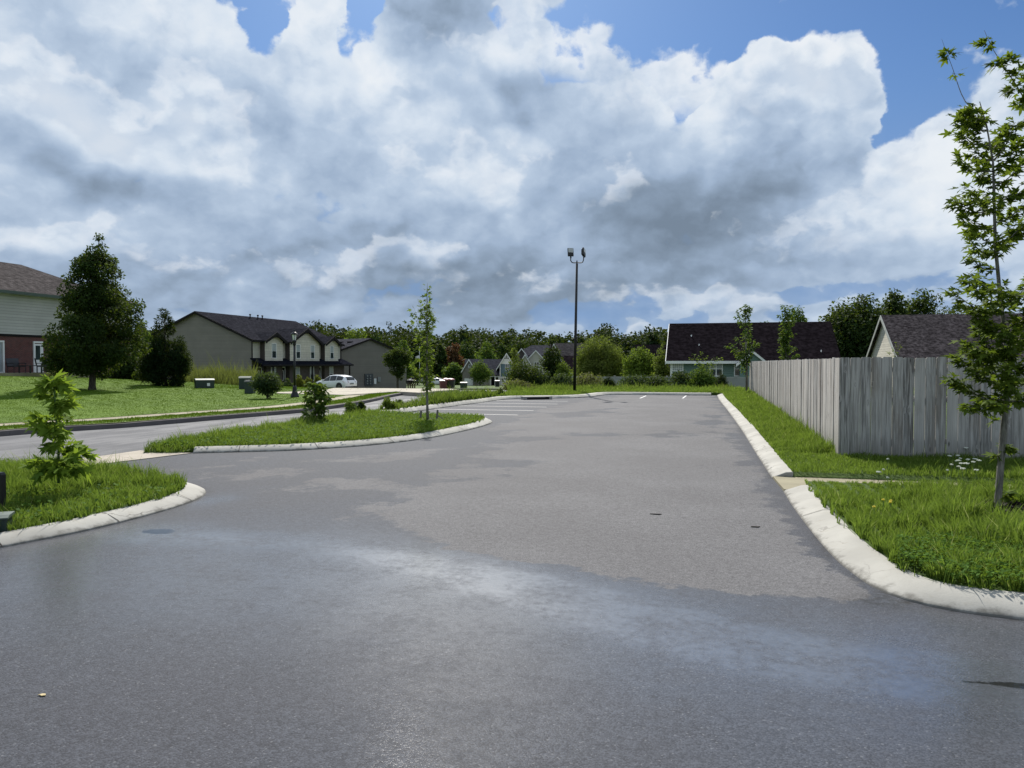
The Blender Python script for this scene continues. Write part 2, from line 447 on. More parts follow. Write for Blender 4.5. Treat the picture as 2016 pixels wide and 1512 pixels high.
def attr(nt, name): return nd(nt, 'ShaderNodeAttribute', None, out=2, attribute_name=name)

def m_plain(name, col, rough=0.6, metal=0.0, var=0.12, scale=3.0, spec=0.5, fine=40.0):
    m, nt = new_mat(name); co = objco(nt)
    n = noise(nt, co, scale, 5.0); n2 = noise(nt, co, fine, 3.0)
    f = mt(nt, 'ADD', mt(nt, 'MULTIPLY', n, 0.7), mt(nt, 'MULTIPLY', n2, 0.3))
    c = mixc(nt, maprange(nt, f, 0.3, 0.7), [x * (1 - var) for x in col], [min(1, x * (1 + var)) for x in col])
    r = maprange(nt, n, 0.3, 0.7, max(0.02, rough - 0.08), min(1, rough + 0.08))
    finish(nt, princ(nt, c, r, metal, spec)); return m
def m_siding(name, col, pitch=0.125, lap=0.55, shake=False, vertical=False):
    """lapped boards: a shadow line painted along each lap, with relief, weathering over the wall"""
    m, nt = new_mat(name); co = objco(nt); s = xyz(nt, co)
    ax = mt(nt, 'ADD', s[0], s[1]) if vertical else s[2]
    p = mt(nt, 'DIVIDE', ax, pitch); fr = mt(nt, 'FRACT', p)
    row = mt(nt, 'FLOOR', p)
    n = noise(nt, co, 0.6, 5.0); nf = noise(nt, vm(nt, 'MULTIPLY', co, (6.0, 6.0, 60.0)), 1.0, 3.0)
    wn = nd(nt, 'ShaderNodeTexWhiteNoise', {'W': row}, noise_dimensions='1D')
    f = mt(nt, 'ADD', mt(nt, 'MULTIPLY', n, 0.6), mt(nt, 'ADD', mt(nt, 'MULTIPLY', nf, 0.25), mt(nt, 'MULTIPLY', wn, 0.15)))
    c = mixc(nt, maprange(nt, f, 0.3, 0.72), [x * 0.86 for x in col], [min(1, x * 1.10) for x in col])
    groove_shade = mt(nt, 'LESS_THAN', fr, 0.10)
    h = mt(nt, 'SUBTRACT', 1.0, fr)
    if vertical:
        h = mt(nt, 'GREATER_THAN', fr, 0.12)
    if shake:
        xx = mt(nt, 'ADD', mt(nt, 'DIVIDE', mt(nt, 'ADD', s[0], s[1]), pitch * 1.3), mt(nt, 'MULTIPLY', wn, 7.0))
        gv = mt(nt, 'LESS_THAN', mt(nt, 'FRACT', xx), 0.08)
        groove_shade = mt(nt, 'MAXIMUM', groove_shade, gv)
        h = mt(nt, 'SUBTRACT', h, gv)
        wn2 = nd(nt, 'ShaderNodeTexWhiteNoise', {'Vector': nd(nt, 'ShaderNodeCombineXYZ', {0: mt(nt, 'FLOOR', xx), 1: row})}, noise_dimensions='2D')
        c = mixc(nt, mt(nt, 'MULTIPLY', wn2, 0.22), c, [x * 0.6 for x in col])
    c = mixc(nt, mt(nt, 'MULTIPLY', groove_shade, lap), c, [x * 0.45 for x in col])  # shadow under each lap is put into the colour
    finish(nt, princ(nt, c, 0.62, normal=bump(nt, h, 0.9, 0.012))); return m
def m_brick(name, c1, c2, mortar):
    m, nt = new_mat(name); co = objco(nt); s = xyz(nt, co)
    v = nd(nt, 'ShaderNodeCombineXYZ', {0: mt(nt, 'ADD', s[0], s[1]), 1: s[2], 2: 0.0})
    b = nd(nt, 'ShaderNodeTexBrick', {'Vector': v, 'Color1': c1 + (1,), 'Color2': c2 + (1,), 'Mortar': mortar + (1,), 'Scale': 1.0, 'Mortar Size': 0.008,
           'Brick Width': 0.21, 'Row Height': 0.072, 'Bias': -0.1}, out=None)
    n = noise(nt, co, 2.2, 6.0); n2 = noise(nt, co, 22.0, 4.0)
    c = mixc(nt, maprange(nt, n, 0.35, 0.75, 0, 0.5), b.outputs[0], [x * 0.55 for x in c1])
    c = mixc(nt, maprange(nt, n2, 0.62, 0.75, 0, 0.45), c, mortar)
    finish(nt, princ(nt, c, 0.85, normal=bump(nt, mt(nt, 'SUBTRACT', 1.0, b.outputs[1]), 0.6, 0.008))); return m
def m_shingle(name, col, var=0.30, streak=0.35, blotch=3.0):
    m, nt = new_mat(name); co = objco(nt); s = xyz(nt, co)
    v = nd(nt, 'ShaderNodeCombineXYZ', {0: mt(nt, 'ADD', s[0], s[1]), 1: mt(nt, 'MULTIPLY', s[2], 2.0), 2: 0.0})
    b = nd(nt, 'ShaderNodeTexBrick', {'Vector': v, 'Color1': (0.75,) * 3 + (1,), 'Color2': (1.2,) * 3 + (1,), 'Mortar': (0.5,) * 3 + (1,), 'Scale': 1.0, 'Mortar Size': 0.01,
           'Brick Width': 0.30, 'Row Height': 0.20, 'Bias': 0.0}, out=None)
    n = noise(nt, co, blotch, 7.0, 0.65); n2 = noise(nt, vm(nt, 'MULTIPLY', co, (1, 1, .25)), 1.2, 5.0)
    c = mixc(nt, maprange(nt, n, 0.36, 0.66), [x * (1 - var) for x in col], [min(1, x * (1 + var)) for x in col])
    c = mixc(nt, maprange(nt, n2, 0.5, 0.75, 0, streak), c, [x * 0.5 for x in col])
    c = mixc(nt, 0.75, c, b.outputs[0], 'MULTIPLY')
    finish(nt, princ(nt, c, 0.95, spec=0.0, normal=bump(nt, mt(nt, 'ADD', mt(nt, 'SUBTRACT', 1.0, b.outputs[1]), mt(nt, 'MULTIPLY', n, .5)), 0.5, 0.01))); return m
def m_concrete(name, col, stain=0.35, crack=True, low=False):
    m, nt = new_mat(name); co = objco(nt)
    n = noise(nt, co, 0.9, 7.0, 0.6); nf = noise(nt, co, 60.0, 3.0); n3 = noise(nt, co, 6.0, 6.0, 0.65)
    c = mixc(nt, maprange(nt, n, 0.35, 0.68), [x * 0.80 for x in col], [min(1, x * 1.08) for x in col])
    c = mixc(nt, maprange(nt, n3, 0.55, 0.78, 0, stain), c, (0.20, 0.165, 0.115))
    c = mixc(nt, maprange(nt, nf, 0.62, 0.75, 0, 0.35), c, [x * 0.6 for x in col])
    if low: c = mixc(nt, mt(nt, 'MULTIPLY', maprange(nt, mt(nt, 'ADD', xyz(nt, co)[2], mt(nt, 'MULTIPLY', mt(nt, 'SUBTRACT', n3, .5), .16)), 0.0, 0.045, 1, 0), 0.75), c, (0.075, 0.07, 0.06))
    h = mt(nt, 'ADD', mt(nt, 'MULTIPLY', nf, 0.5), n3)
    if crack:
        vo = nd(nt, 'ShaderNodeTexVoronoi', {'Vector': vm(nt, 'ADD', co, vm(nt, 'SCALE', noise(nt, co, 3.0, 4.0, out=1), scale=0.35)), 'Scale': 0.8}, feature='DISTANCE_TO_EDGE')
        cr = mt(nt, 'LESS_THAN', vo, 0.006)
        c = mixc(nt, mt(nt, 'MULTIPLY', cr, maprange(nt, n, 0.45, 0.6, 0, 0.6)), c, (0.06, 0.055, 0.05))
    finish(nt, princ(nt, c, 0.88, spec=0.25, normal=bump(nt, h, 0.35, 0.006))); return m
def m_leaf(name, dark, light, trans=0.35, rough=0.55, yellow=None, tcol=None, spec=0.06):
    m, nt = new_mat(name); t = attr(nt, 'tint')
    c = mixc(nt, t, dark, light)
    if yellow is not None:
        c = mixc(nt, maprange(nt, t, 0.86, 1.0), c, yellow)
    p = princ(nt, c, max(rough, .75), spec=spec)
    tr = nd(nt, 'ShaderNodeBsdfTranslucent', {'Color': mixc(nt, 0.55, c, tcol or (0.20, 0.28, 0.02))})
    sh = nd(nt, 'ShaderNodeMixShader', {0: trans, 1: p, 2: tr})
    finish(nt, sh); return m
def m_bark(name, col):
    m, nt = new_mat(name); co = objco(nt)
    n = noise(nt, vm(nt, 'MULTIPLY', co, (9, 9, 1.6)), 3.0, 6.0, 0.65); n2 = noise(nt, co, 2.5, 4.0)
    c = mixc(nt, maprange(nt, n, 0.35, 0.68), [x * 0.45 for x in col], [x * 1.25 for x in col])
    c = mixc(nt, maprange(nt, n2, 0.52, 0.7, 0, 0.5), c, (0.17, 0.18, 0.13))
    finish(nt, princ(nt, c, 0.9, spec=0.2, normal=bump(nt, n, 0.7, 0.02))); return m
def m_glass(name, col=(0.02, 0.028, 0.03), rough=0.05):
    m, nt = new_mat(name); co = objco(nt)
    n = noise(nt, co, 1.3, 3.0)
    c = mixc(nt, maprange(nt, n, 0.35, 0.7), col, [x * 2.2 for x in col])
    finish(nt, princ(nt, c, rough, spec=0.6, normal=bump(nt, n, 0.04, 0.05))); return m

# asphalt: wetness and water film come from the mesh attributes 'dry' and 'film' (metres inside the drying patch / film strength)
def m_asphalt():
    m, nt = new_mat('asphalt'); co = objco(nt)
    agg = nd(nt, 'ShaderNodeTexVoronoi', {'Vector': co, 'Scale': 110.0, 'Randomness': 1.0}, out=None, feature='F1')
    agc = xyz(nt, agg.outputs[1])[0]
    nf = noise(nt, co, 130.0, 3.0, 0.7)
    nm = noise(nt, co, 14.0, 6.0, 0.7)
    nb = noise(nt, co, 0.42, 6.0, 0.6)
    edge = noise(nt, co, 2.3, 7.0, 0.62); edge2 = noise(nt, vm(nt, 'MULTIPLY', co, (1, .8, 1)), 0.8, 8.0, 0.62)
    d = attr(nt, 'dry'); rag = attr(nt, 'rag'); film = attr(nt, 'film'); oil = attr(nt, 'silt')
    w = mt(nt, 'ADD', mt(nt, 'MULTIPLY', mt(nt, 'SUBTRACT', edge, 0.5), 0.75), mt(nt, 'MULTIPLY', mt(nt, 'MULTIPLY', mt(nt, 'SUBTRACT', edge2, 0.5), rag), 4.0))
    fine = mt(nt, 'MULTIPLY', mt(nt, 'SUBTRACT', nm, 0.5), mt(nt, 'ADD', 0.10, mt(nt, 'MULTIPLY', rag, 0.4)))
    dw = mt(nt, 'ADD', 0.03, mt(nt, 'MULTIPLY', rag, 0.22))
    dry = maprange(nt, mt(nt, 'ADD', d, mt(nt, 'ADD', w, fine)), mt(nt, 'MULTIPLY', dw, -1.0), dw)
    # pale aggregate worn bare between dark binder
    g = mt(nt, 'ADD', mt(nt, 'MULTIPLY', nf, 0.5), mt(nt, 'ADD', mt(nt, 'MULTIPLY', nm, 0.35), mt(nt, 'MULTIPLY', agc, 0.25)))
    gg = maprange(nt, g, 0.36, 0.78)
    cd = mixc(nt, gg, (0.074, 0.073, 0.077), (0.180, 0.178, 0.185))
    cw = mixc(nt, gg, (0.030, 0.033, 0.041), (0.084, 0.092, 0.112))
    c = mixc(nt, dry, cw, cd)
    c = mixc(nt, maprange(nt, nb, 0.35, 0.7, 0.30, 0.0), c, (0.055, 0.052, 0.055))
    spk = mt(nt, 'GREATER_THAN', agc, 0.985)
    c = mixc(nt, mt(nt, 'MULTIPLY', spk, 0.14), c, (0.34, 0.33, 0.32))
    ns = noise(nt, vm(nt, 'MULTIPLY', co, (.55, 1.1, 1)), 42.0, 3.0, 0.6)
    pit = mt(nt, 'MAXIMUM', mt(nt, 'LESS_THAN', nm, 0.30), maprange(nt, ns, 0.33, 0.28, 0, 1))
    c = mixc(nt, mt(nt, 'MULTIPLY', pit, 0.6), c, (0.02, 0.02, 0.02))
    c = mixc(nt, mt(nt, 'MULTIPLY', oil, maprange(nt, nm, 0.4, 0.62)), c, (0.018, 0.017, 0.016))
    # thin water film (smooth, sky-reflecting) lies over part of the wet surface; pools are deeper still
    brk = mt(nt, 'ADD', mt(nt, 'MULTIPLY', edge, 0.55), mt(nt, 'MULTIPLY', nm, 0.45))
    fm = mt(nt, 'MULTIPLY', mt(nt, 'MINIMUM', film, 1.0), maprange(nt, brk, 0.34, 0.60, 0.45, 1.0))
    fm = mt(nt, 'MULTIPLY', fm, mt(nt, 'SUBTRACT', 1.0, mt(nt, 'MULTIPLY', pit, 0.7)))
    fm = mt(nt, 'MULTIPLY', fm, mt(nt, 'SUBTRACT', 1.0, mt(nt, 'MULTIPLY', dry, 0.97)))
    pool = attr(nt, 'pool')
    pud = maprange(nt, mt(nt, 'ADD', pool, mt(nt, 'ADD', mt(nt, 'MULTIPLY', mt(nt, 'SUBTRACT', edge, 0.5), 2.4), mt(nt, 'MULTIPLY', mt(nt, 'SUBTRACT', nm, 0.5), 0.8))), 0.42, 0.62)
    h = mt(nt, 'ADD', g, mt(nt, 'MULTIPLY', agg.outputs[0], -0.6))
    nrm = nd(nt, 'ShaderNodeBump', {'Height': h, 'Strength': 0.5, 'Distance': 0.006})
    nf2 = nd(nt, 'ShaderNodeBump', {'Height': h, 'Strength': 0.11, 'Distance': 0.006})
    rip = noise(nt, vm(nt, 'MULTIPLY', co, (1, 2.2, 1)), 7.0, 3.0)
    np_ = nd(nt, 'ShaderNodeBump', {'Height': rip, 'Strength': 0.10, 'Distance': 0.01})
    core = mt(nt, 'MULTIPLY', maprange(nt, film, 0.70, 1.15), maprange(nt, brk, 0.38, 0.58, 0.55, 1.0))
    b0 = princ(nt, c, mt(nt, 'SUBTRACT', 0.86, mt(nt, 'MULTIPLY', mt(nt, 'SUBTRACT', 1.0, dry), 0.06)), spec=0.10, normal=nrm)
    b1 = princ(nt, mixc(nt, 0.25, c, (0.03, 0.034, 0.04)), mt(nt, 'ADD', 0.17, mt(nt, 'MULTIPLY', core, 0.0)), spec=1.0, normal=nf2, IOR=mt(nt, 'ADD', 1.72, mt(nt, 'MULTIPLY', core, 0.50)))
    b2 = princ(nt, (0.02, 0.021, 0.022), 0.03, spec=0.6, normal=np_, IOR=1.4)
    s1 = nd(nt, 'ShaderNodeMixShader', {0: fm, 1: b0, 2: b1})
    finish(nt, nd(nt, 'ShaderNodeMixShader', {0: pud, 1: s1, 2: b2})); return m

def m_street():
    m, nt = new_mat('street_asphalt'); co = objco(nt)
    nf = noise(nt, co, 90.0, 3.0, 0.7); nm = noise(nt, vm(nt, 'MULTIPLY', co, (1, .25, 1)), 1.6, 7.0, 0.6); nb = noise(nt, co, 0.35, 5.0)
    c = mixc(nt, maprange(nt, mt(nt, 'ADD', mt(nt, 'MULTIPLY', nf, .5), mt(nt, 'MULTIPLY', nm, .5)), 0.35, 0.7), (0.088, 0.088, 0.094), (0.160, 0.160, 0.168))
    c = mixc(nt, maprange(nt, nm, 0.58, 0.70, 0, 0.55), c, (0.08, 0.08, 0.09))
    c = mixc(nt, maprange(nt, nb, 0.5, 0.7, 0, 0.3), c, (0.09, 0.088, 0.09))
    finish(nt, princ(nt, c, maprange(nt, nm, 0.4, 0.65, 0.92, 0.75), spec=0.15, normal=bump(nt, nf, 0.4, 0.004))); return m
def m_turf(name, lo, hi, soil, scale=1.0, soilamt=0.3):
    m, nt = new_mat(name); co = objco(nt)
    n = noise(nt, co, 0.35 * scale, 5.0); nm = noise(nt, co, 3.0 * scale, 6.0, 0.65); nf = noise(nt, vm(nt, 'MULTIPLY', co, (1, 1, .3)), 45.0, 4.0, 0.7)
    f = mt(nt, 'ADD', mt(nt, 'MULTIPLY', n, 0.4), mt(nt, 'ADD', mt(nt, 'MULTIPLY', nm, 0.25), mt(nt, 'MULTIPLY', nf, 0.35)))
    c = mixc(nt, maprange(nt, f, 0.34, 0.66), lo, hi)
    c = mixc(nt, maprange(nt, nm, 0.60, 0.75, 0, soilamt), c, soil)
    finish(nt, princ(nt, c, 0.9, spec=0.15, normal=bump(nt, nf, 0.9, 0.04))); return m
def m_wood():
    """weathered cedar boards: grain along the board, knots, each board its own grey"""
    m, nt = new_mat('weathered_wood'); co = objco(nt); t = attr(nt, 'tint'); s = xyz(nt, co)
    off = mt(nt, 'MULTIPLY', t, 53.0)
    v = nd(nt, 'ShaderNodeCombineXYZ', {0: mt(nt, 'ADD', s[0], off), 1: mt(nt, 'ADD', s[1], off), 2: s[2]})
    knot = nd(nt, 'ShaderNodeTexVoronoi', {'Vector': vm(nt, 'MULTIPLY', v, (6.0, 6.0, 2.1)), 'Scale': 1.0}, feature='F1')
    kk = maprange(nt, knot, 0.02, 0.24, 1.0, 0.0)
    wv = vm(nt, 'MULTIPLY', vm(nt, 'ADD', v, nd(nt, 'ShaderNodeCombineXYZ', {0: mt(nt, 'MULTIPLY', kk, 0.06), 1: mt(nt, 'MULTIPLY', kk, 0.06), 2: 0.0})), (34, 34, 1.3))
    g = noise(nt, wv, 1.0, 6.0, 0.62, 0.8); g2 = noise(nt, vm(nt, 'MULTIPLY', v, (120, 120, 2.5)), 1.0, 3.0)
    st = noise(nt, vm(nt, 'MULTIPLY', v, (3, 3, .7)), 1.0, 5.0)
    f = mt(nt, 'ADD', mt(nt, 'MULTIPLY', g, 0.65), mt(nt, 'MULTIPLY', g2, 0.35))
    c = mixc(nt, maprange(nt, f, 0.38, 0.62), (0.120, 0.114, 0.107), (0.47, 0.45, 0.425))
    c = mixc(nt, mt(nt, 'MULTIPLY', mt(nt, 'POWER', t, 2.0), 0.75), c, (0.47, 0.445, 0.41))
    c = mixc(nt, maprange(nt, st, 0.52, 0.72, 0, 0.55), c, (0.17, 0.135, 0.105))
    c = mixc(nt, maprange(nt, st, 0.28, 0.46, 0.4, 0), c, (0.60, 0.565, 0.51))
    ks = nd(nt, 'ShaderNodeTexWhiteNoise', {'Vector': vm(nt, 'FLOOR', vm(nt, 'MULTIPLY', v, (6.0, 6.0, 2.1)))}, noise_dimensions='3D')
    c = mixc(nt, mt(nt, 'MULTIPLY', maprange(nt, knot, 0.03, 0.14, 0.9, 0), mt(nt, 'GREATER_THAN', ks, 0.30)), c, (0.045, 0.038, 0.033))
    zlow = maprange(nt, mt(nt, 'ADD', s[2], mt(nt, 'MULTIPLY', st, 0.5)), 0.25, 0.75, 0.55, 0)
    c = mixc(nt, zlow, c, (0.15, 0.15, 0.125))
    finish(nt, princ(nt, c, 0.9, spec=0.2, normal=bump(nt, f, 0.6, 0.006))); return m
def m_paint_line():
    m, nt = new_mat('line_paint'); co = objco(nt)
    n = noise(nt, co, 25.0, 5.0, 0.7)
    c = mixc(nt, maprange(nt, n, 0.55, 0.72, 0, 0.8), (0.42, 0.42, 0.42), (0.14, 0.14, 0.14))
    finish(nt, princ(nt, c, 0.6)); return m
def m_carpaint(name, col):
    m, nt = new_mat(name); co = objco(nt)
    n = noise(nt, co, 2.0, 3.0)
    c = mixc(nt, n, [x * .93 for x in col], col)
    finish(nt, princ(nt, c, 0.25, spec=0.5, **{'Coat Weight': 1.0, 'Coat Roughness': 0.04})); return m

M = {}
M['asphalt'] = m_asphalt(); M['street'] = m_street()
M['ground'] = m_turf('ground_turf', (0.030, 0.055, 0.012), (0.085, 0.14, 0.025), (0.11, 0.085, 0.05), 0.5, 0.25)
M['lawn'] = m_turf('lawn_turf', (0.062, 0.118, 0.007), (0.118, 0.200, 0.013), (0.10, 0.13, 0.03), 1.0, 0.15)
M['soil'] = m_turf('rough_turf', (0.026, 0.055, 0.008), (0.075, 0.125, 0.016), (0.060, 0.055, 0.025), 1.6, 0.3)
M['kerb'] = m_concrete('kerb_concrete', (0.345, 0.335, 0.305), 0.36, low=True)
M['shadekerb'] = m_concrete('shaded_kerb_concrete', (0.11, 0.10, 0.10), 0.3)  # dark tone is the shade on the kerb face, put into the colour
M['walk'] = m_concrete('walk_concrete', (0.25, 0.225, 0.15), 0.4)
M['drive'] = m_concrete('drive_concrete', (0.34, 0.305, 0.25), 0.25)
M['apron'] = m_concrete('apron_concrete', (0.34, 0.30, 0.25), 0.7)
M['line'] = m_paint_line()
M['mulch'] = m_plain('mulch_bark', (0.018, 0.014, 0.011), 0.95, 0, 0.7, 25.0, 0.2, 90.0)
M['wood'] = m_wood()
M['bark'] = m_bark('bark', (0.22, 0.205, 0.175)); M['barkdark'] = m_bark('dark_bark', (0.075, 0.062, 0.05))
M['twig'] = m_plain('young_shoot', (0.085, 0.04, 0.035), 0.6)
M['black'] = m_plain('black_metal', (0.012, 0.012, 0.013), 0.4, 0.3, 0.3)
M['bronze'] = m_plain('bronze_metal', (0.009, 0.008, 0.008), 0.55, 0.1, 0.3)
M['lens'] = m_glass('frosted_lens', (0.30, 0.31, 0.30), 0.2)
M['white'] = m_plain('white_trim', (0.74, 0.74, 0.72), 0.5, 0, 0.05)
M['glass'] = m_glass('window_glass')
M['blind'] = m_plain('window_blind', (0.30, 0.33, 0.33), 0.35, 0, 0.1)
M['taupe'] = m_siding('taupe_siding', (0.205, 0.185, 0.155), 0.15, 0.75)
M['taupe2'] = m_siding('brown_grey_siding', (0.165, 0.148, 0.125), 0.15, 0.6)
M['shake'] = m_siding('cream_shake', (0.56, 0.52, 0.43), 0.30, 0.55, shake=True)
M['umber'] = m_siding('umber_siding', (0.060, 0.048, 0.042), 0.15, 0.5)
M['creamsid'] = m_siding('cream_siding', (0.46, 0.435, 0.365), 0.15, 0.5)
M['greysid'] = m_siding('pale_grey_siding', (0.42, 0.405, 0.375), 0.20, 0.6)
M['bluesid'] = m_siding('blue_batten_siding', (0.105, 0.17, 0.215), 0.40, 0.5, vertical=True)
M['greensid'] = m_siding('sage_green_siding', (0.125, 0.20, 0.17), 0.18, 0.5)
M['stone'] = m_brick('tan_stone', (0.26, 0.23, 0.19), (0.16, 0.14, 0.12), (0.24, 0.23, 0.21))
M['redbrick'] = m_brick('red_brick', (0.13, 0.035, 0.028), (0.075, 0.024, 0.022), (0.15, 0.11, 0.10))
M['darkbrick'] = m_brick('dark_brick', (0.085, 0.062, 0.052), (0.045, 0.035, 0.032), (0.10, 0.09, 0.08))
M['roofblk'] = m_shingle('charcoal_shingles', (0.027, 0.027, 0.033))
M['roofnavy'] = m_shingle('blue_black_shingles', (0.013, 0.014, 0.020))
M['roofbrn'] = m_shingle('dark_brown_shingles', (0.0145, 0.0115, 0.0135), 0.4)
M['roofgrey'] = m_shingle('grey_shingles', (0.055, 0.055, 0.064))
M['rooftan'] = m_shingle('weathered_brown_shingles', (0.078, 0.070, 0.069), 0.3, 0.35)
M['roofmoss'] = m_shingle('stained_brown_shingles', (0.060, 0.052, 0.054), 0.55, 0.5, 5.0)
M['trimblk'] = m_plain('dark_trim', (0.016, 0.014, 0.014), 0.85, 0, 0.12, 3.0, 0.12)
M['vinyl'] = m_plain('pale_vinyl', (0.30, 0.315, 0.29), 0.55, 0, 0.08)
M['utility'] = m_plain('utility_green', (0.013, 0.028, 0.021), 0.5, 0, 0.2); M['utilitytop'] = m_plain('pale_green', (0.055, 0.08, 0.063), 0.5, 0, 0.15)  # lids are paler than the cabinet sides
M['sticker'] = m_plain('white_sticker', (0.7, 0.7, 0.68), 0.5, 0, 0.05)
M['carwhite'] = m_carpaint('white_car_paint', (0.80, 0.81, 0.82)); M['tyre'] = m_plain('tyre_rubber', (0.012, 0.012, 0.012), 0.85, 0, 0.3)
M['rim'] = m_plain('alloy_rim', (0.16, 0.16, 0.165), 0.35, 0.8); M['redlamp'] = m_glass('red_lamp_glass', (0.14, 0.008, 0.01), 0.1); M['cladding'] = m_plain('black_plastic', (0.018, 0.018, 0.019), 0.55)
M['carglass'] = m_glass('dark_car_glass', (0.008, 0.010, 0.011), 0.03); M['chrome'] = m_plain('chrome', (0.55, 0.55, 0.56), 0.15, 1.0)
M['binblack'] = m_plain('black_bin_plastic', (0.014, 0.014, 0.016), 0.45); M['binmaroon'] = m_plain('maroon_bin_plastic', (0.10, 0.022, 0.035), 0.45)
M['pink'] = m_plain('pink_bag', (0.60, 0.28, 0.34), 0.35); M['postwood'] = m_plain('brown_post_wood', (0.115, 0.075, 0.05), 0.8, 0, 0.4, 12.0)
M['metergrey'] = m_plain('meter_grey', (0.24, 0.25, 0.25), 0.45, 0.4); M['meterdark'] = m_plain('meter_board', (0.055, 0.06, 0.065), 0.6)
M['patio'] = m_plain('patio_metal', (0.016, 0.016, 0.020), 0.5)
M['petal'] = m_plain('white_petals', (0.55, 0.57, 0.48), 0.7, 0, 0.08); M['yellowpetal'] = m_plain('yellow_petals', (0.75, 0.55, 0.02), 0.7)
M['stem'] = m_plain('green_stem', (0.07, 0.13, 0.03), 0.7)
M['leaflit'] = m_plain('dry_leaf', (0.42, 0.33, 0.15), 0.7, 0, 0.3, 30); M['dirt_and_shade'] = m_plain('rotten_leaf_and_shade', (0.014, 0.012, 0.010), 0.9)
M['stake'] = m_plain('grey_stake_wood', (0.14, 0.125, 0.11), 0.9, 0, 0.3, 15); M['cloth'] = m_plain('pale_flag_cloth', (0.66, 0.64, 0.66), 0.8)
M['tealtarp'] = m_plain('teal_lid', (0.08, 0.30, 0.24), 0.5)
L = {}
L['maple'] = m_leaf('maple_leaves', (0.024, 0.055, 0.009), (0.120, 0.165, 0.022), 0.36, 0.45, (0.16, 0.17, 0.03))
L['mapleyoung'] = m_leaf('young_maple_leaves', (0.035, 0.085, 0.010), (0.15, 0.24, 0.03), 0.45, 0.45, (0.26, 0.34, 0.04))
L['sapling'] = m_leaf('lime_sapling_leaves', (0.055, 0.120, 0.018), (0.26, 0.37, 0.045), 0.5, 0.42, (0.42, 0.50, 0.06))
L['darktree'] = m_leaf('dark_tree_leaves', (0.006, 0.015, 0.006), (0.036, 0.060, 0.016), 0.22, 0.6, (0.09, 0.11, 0.03))
L['cypress'] = m_leaf('cypress_sprays', (0.004, 0.012, 0.006), (0.019, 0.038, 0.013), 0.12, 0.6)
L['green'] = m_leaf('green_leaves', (0.024, 0.055, 0.012), (0.10, 0.165, 0.032), 0.3)
L['bright'] = m_leaf('bright_green_leaves', (0.045, 0.085, 0.012), (0.17, 0.23, 0.04), 0.38)
L['olive'] = m_leaf('willow_leaves', (0.045, 0.070, 0.014), (0.19, 0.22, 0.055), 0.35)
L['forest'] = m_leaf('forest_leaves', (0.005, 0.013, 0.006), (0.022, 0.042, 0.014), 0.12, 0.8)
L['forest2'] = m_leaf('forest_green_leaves', (0.009, 0.024, 0.008), (0.042, 0.078, 0.020), 0.18, 0.8)
L['rust'] = m_leaf('rust_leaves', (0.040, 0.027, 0.014), (0.125, 0.075, 0.036), 0.25, 0.7, None, (0.25, 0.10, 0.03))
L['shrub'] = m_leaf('shrub_leaves', (0.012, 0.028, 0.014), (0.055, 0.085, 0.035), 0.2)
L['gold'] = m_leaf('golden_shrub_leaves', (0.055, 0.070, 0.012), (0.20, 0.20, 0.035), 0.3)
L['tan'] = m_leaf('tan_shrub_leaves', (0.06, 0.062, 0.022), (0.20, 0.19, 0.08), 0.3)
L['grass'] = m_leaf('grass_blades', (0.042, 0.084, 0.014), (0.165, 0.245, 0.042), 0.42, 0.45, (0.33, 0.33, 0.14), (0.20, 0.29, 0.03))
L['weed'] = m_leaf('weed_blades', (0.035, 0.075, 0.016), (0.14, 0.20, 0.045), 0.4, 0.5, (0.28, 0.25, 0.12))
L['lawnblade'] = m_leaf('lawn_blades', (0.048, 0.098, 0.006), (0.090, 0.165, 0.011), 0.22, 0.6)
L['clover'] = m_leaf('clover_leaves', (0.030, 0.078, 0.010), (0.095, 0.185, 0.022), 0.35, 0.45)

# ------------------------------------------------------------------ ground, car park, street
def gndT(u, v, off=0.0):
    z = off
    for _ in range(12):
        if v - HV < 3: break
        x, y = gnd(u, v, z); z = float(base_h(x, y)) + off
    return (x, y)

# kerb lines (asphalt edge), world metres
RK1 = [(0.44, 42.0), (0.50, 36.5), (0.68, 28.3), (0.82, 20.7), (0.88, 15.0), (0.92, 11.95)]
RK2 = [(0.97, 10.75), (0.98, 9.6), (1.02, 8.2), (1.07, 7.26), (1.13, 6.76), (1.22, 6.33), (1.38, 6.03), (1.62, 5.85), (1.95, 5.76), (2.4, 5.72), (3.4, 5.70), (6.5, 5.7), (12.0, 5.7)]
LKF = [(-9.9, 3.0), (-7.4, 4.6), (-6.5, 5.35), (-6.2, 6.05), (-6.08, 6.64), (-6.05, 7.3), (-6.08, 7.9), (-6.2, 8.45), (-6.42, 8.87), (-6.72, 9.15), (-7.1, 9.38), (-8.0, 9.7), (-9.2, 10.0), (-10.9, 10.0)]
ISF = [(-9.4, 12.6), (-8.84, 12.9), (-7.94, 13.39), (-7.3, 14.01), (-6.63, 14.98), (-6.1, 16.59), (-5.88, 19.02), (-5.90, 20.6), (-6.02, 21.4), (-6.25, 22.0), (-6.6, 22.45), (-7.2, 22.75), (-8.4, 22.9), (-10.1, 23.0)]
LLK = [(-10.1, 23.0), (-9.95, 25.2), (-9.8, 27.8), (-9.5, 31.5), (-9.35, 34.0), (-9.15, 35.3), (-8.6, 36.0), (-7.9, 36.35), (-6.7, 36.9), (-5.8, 38.3), (-5.5, 40.0), (-5.3, 41.2), (-4.7, 41.75), (-2.0, 41.9), (0.45, 41.9)]
FK = [(-17.2, -14), (-16.9, -2), (-16.5, 7), (-15.9, 14.3), (-14.85, 17.2), (-14.2, 20.3), (-13.55, 23.4), (-13.45, 25.4), (-14.0, 30.0), (-15.2, 35.5), (-15.9, 40.0), (-16.6, 45.0)]
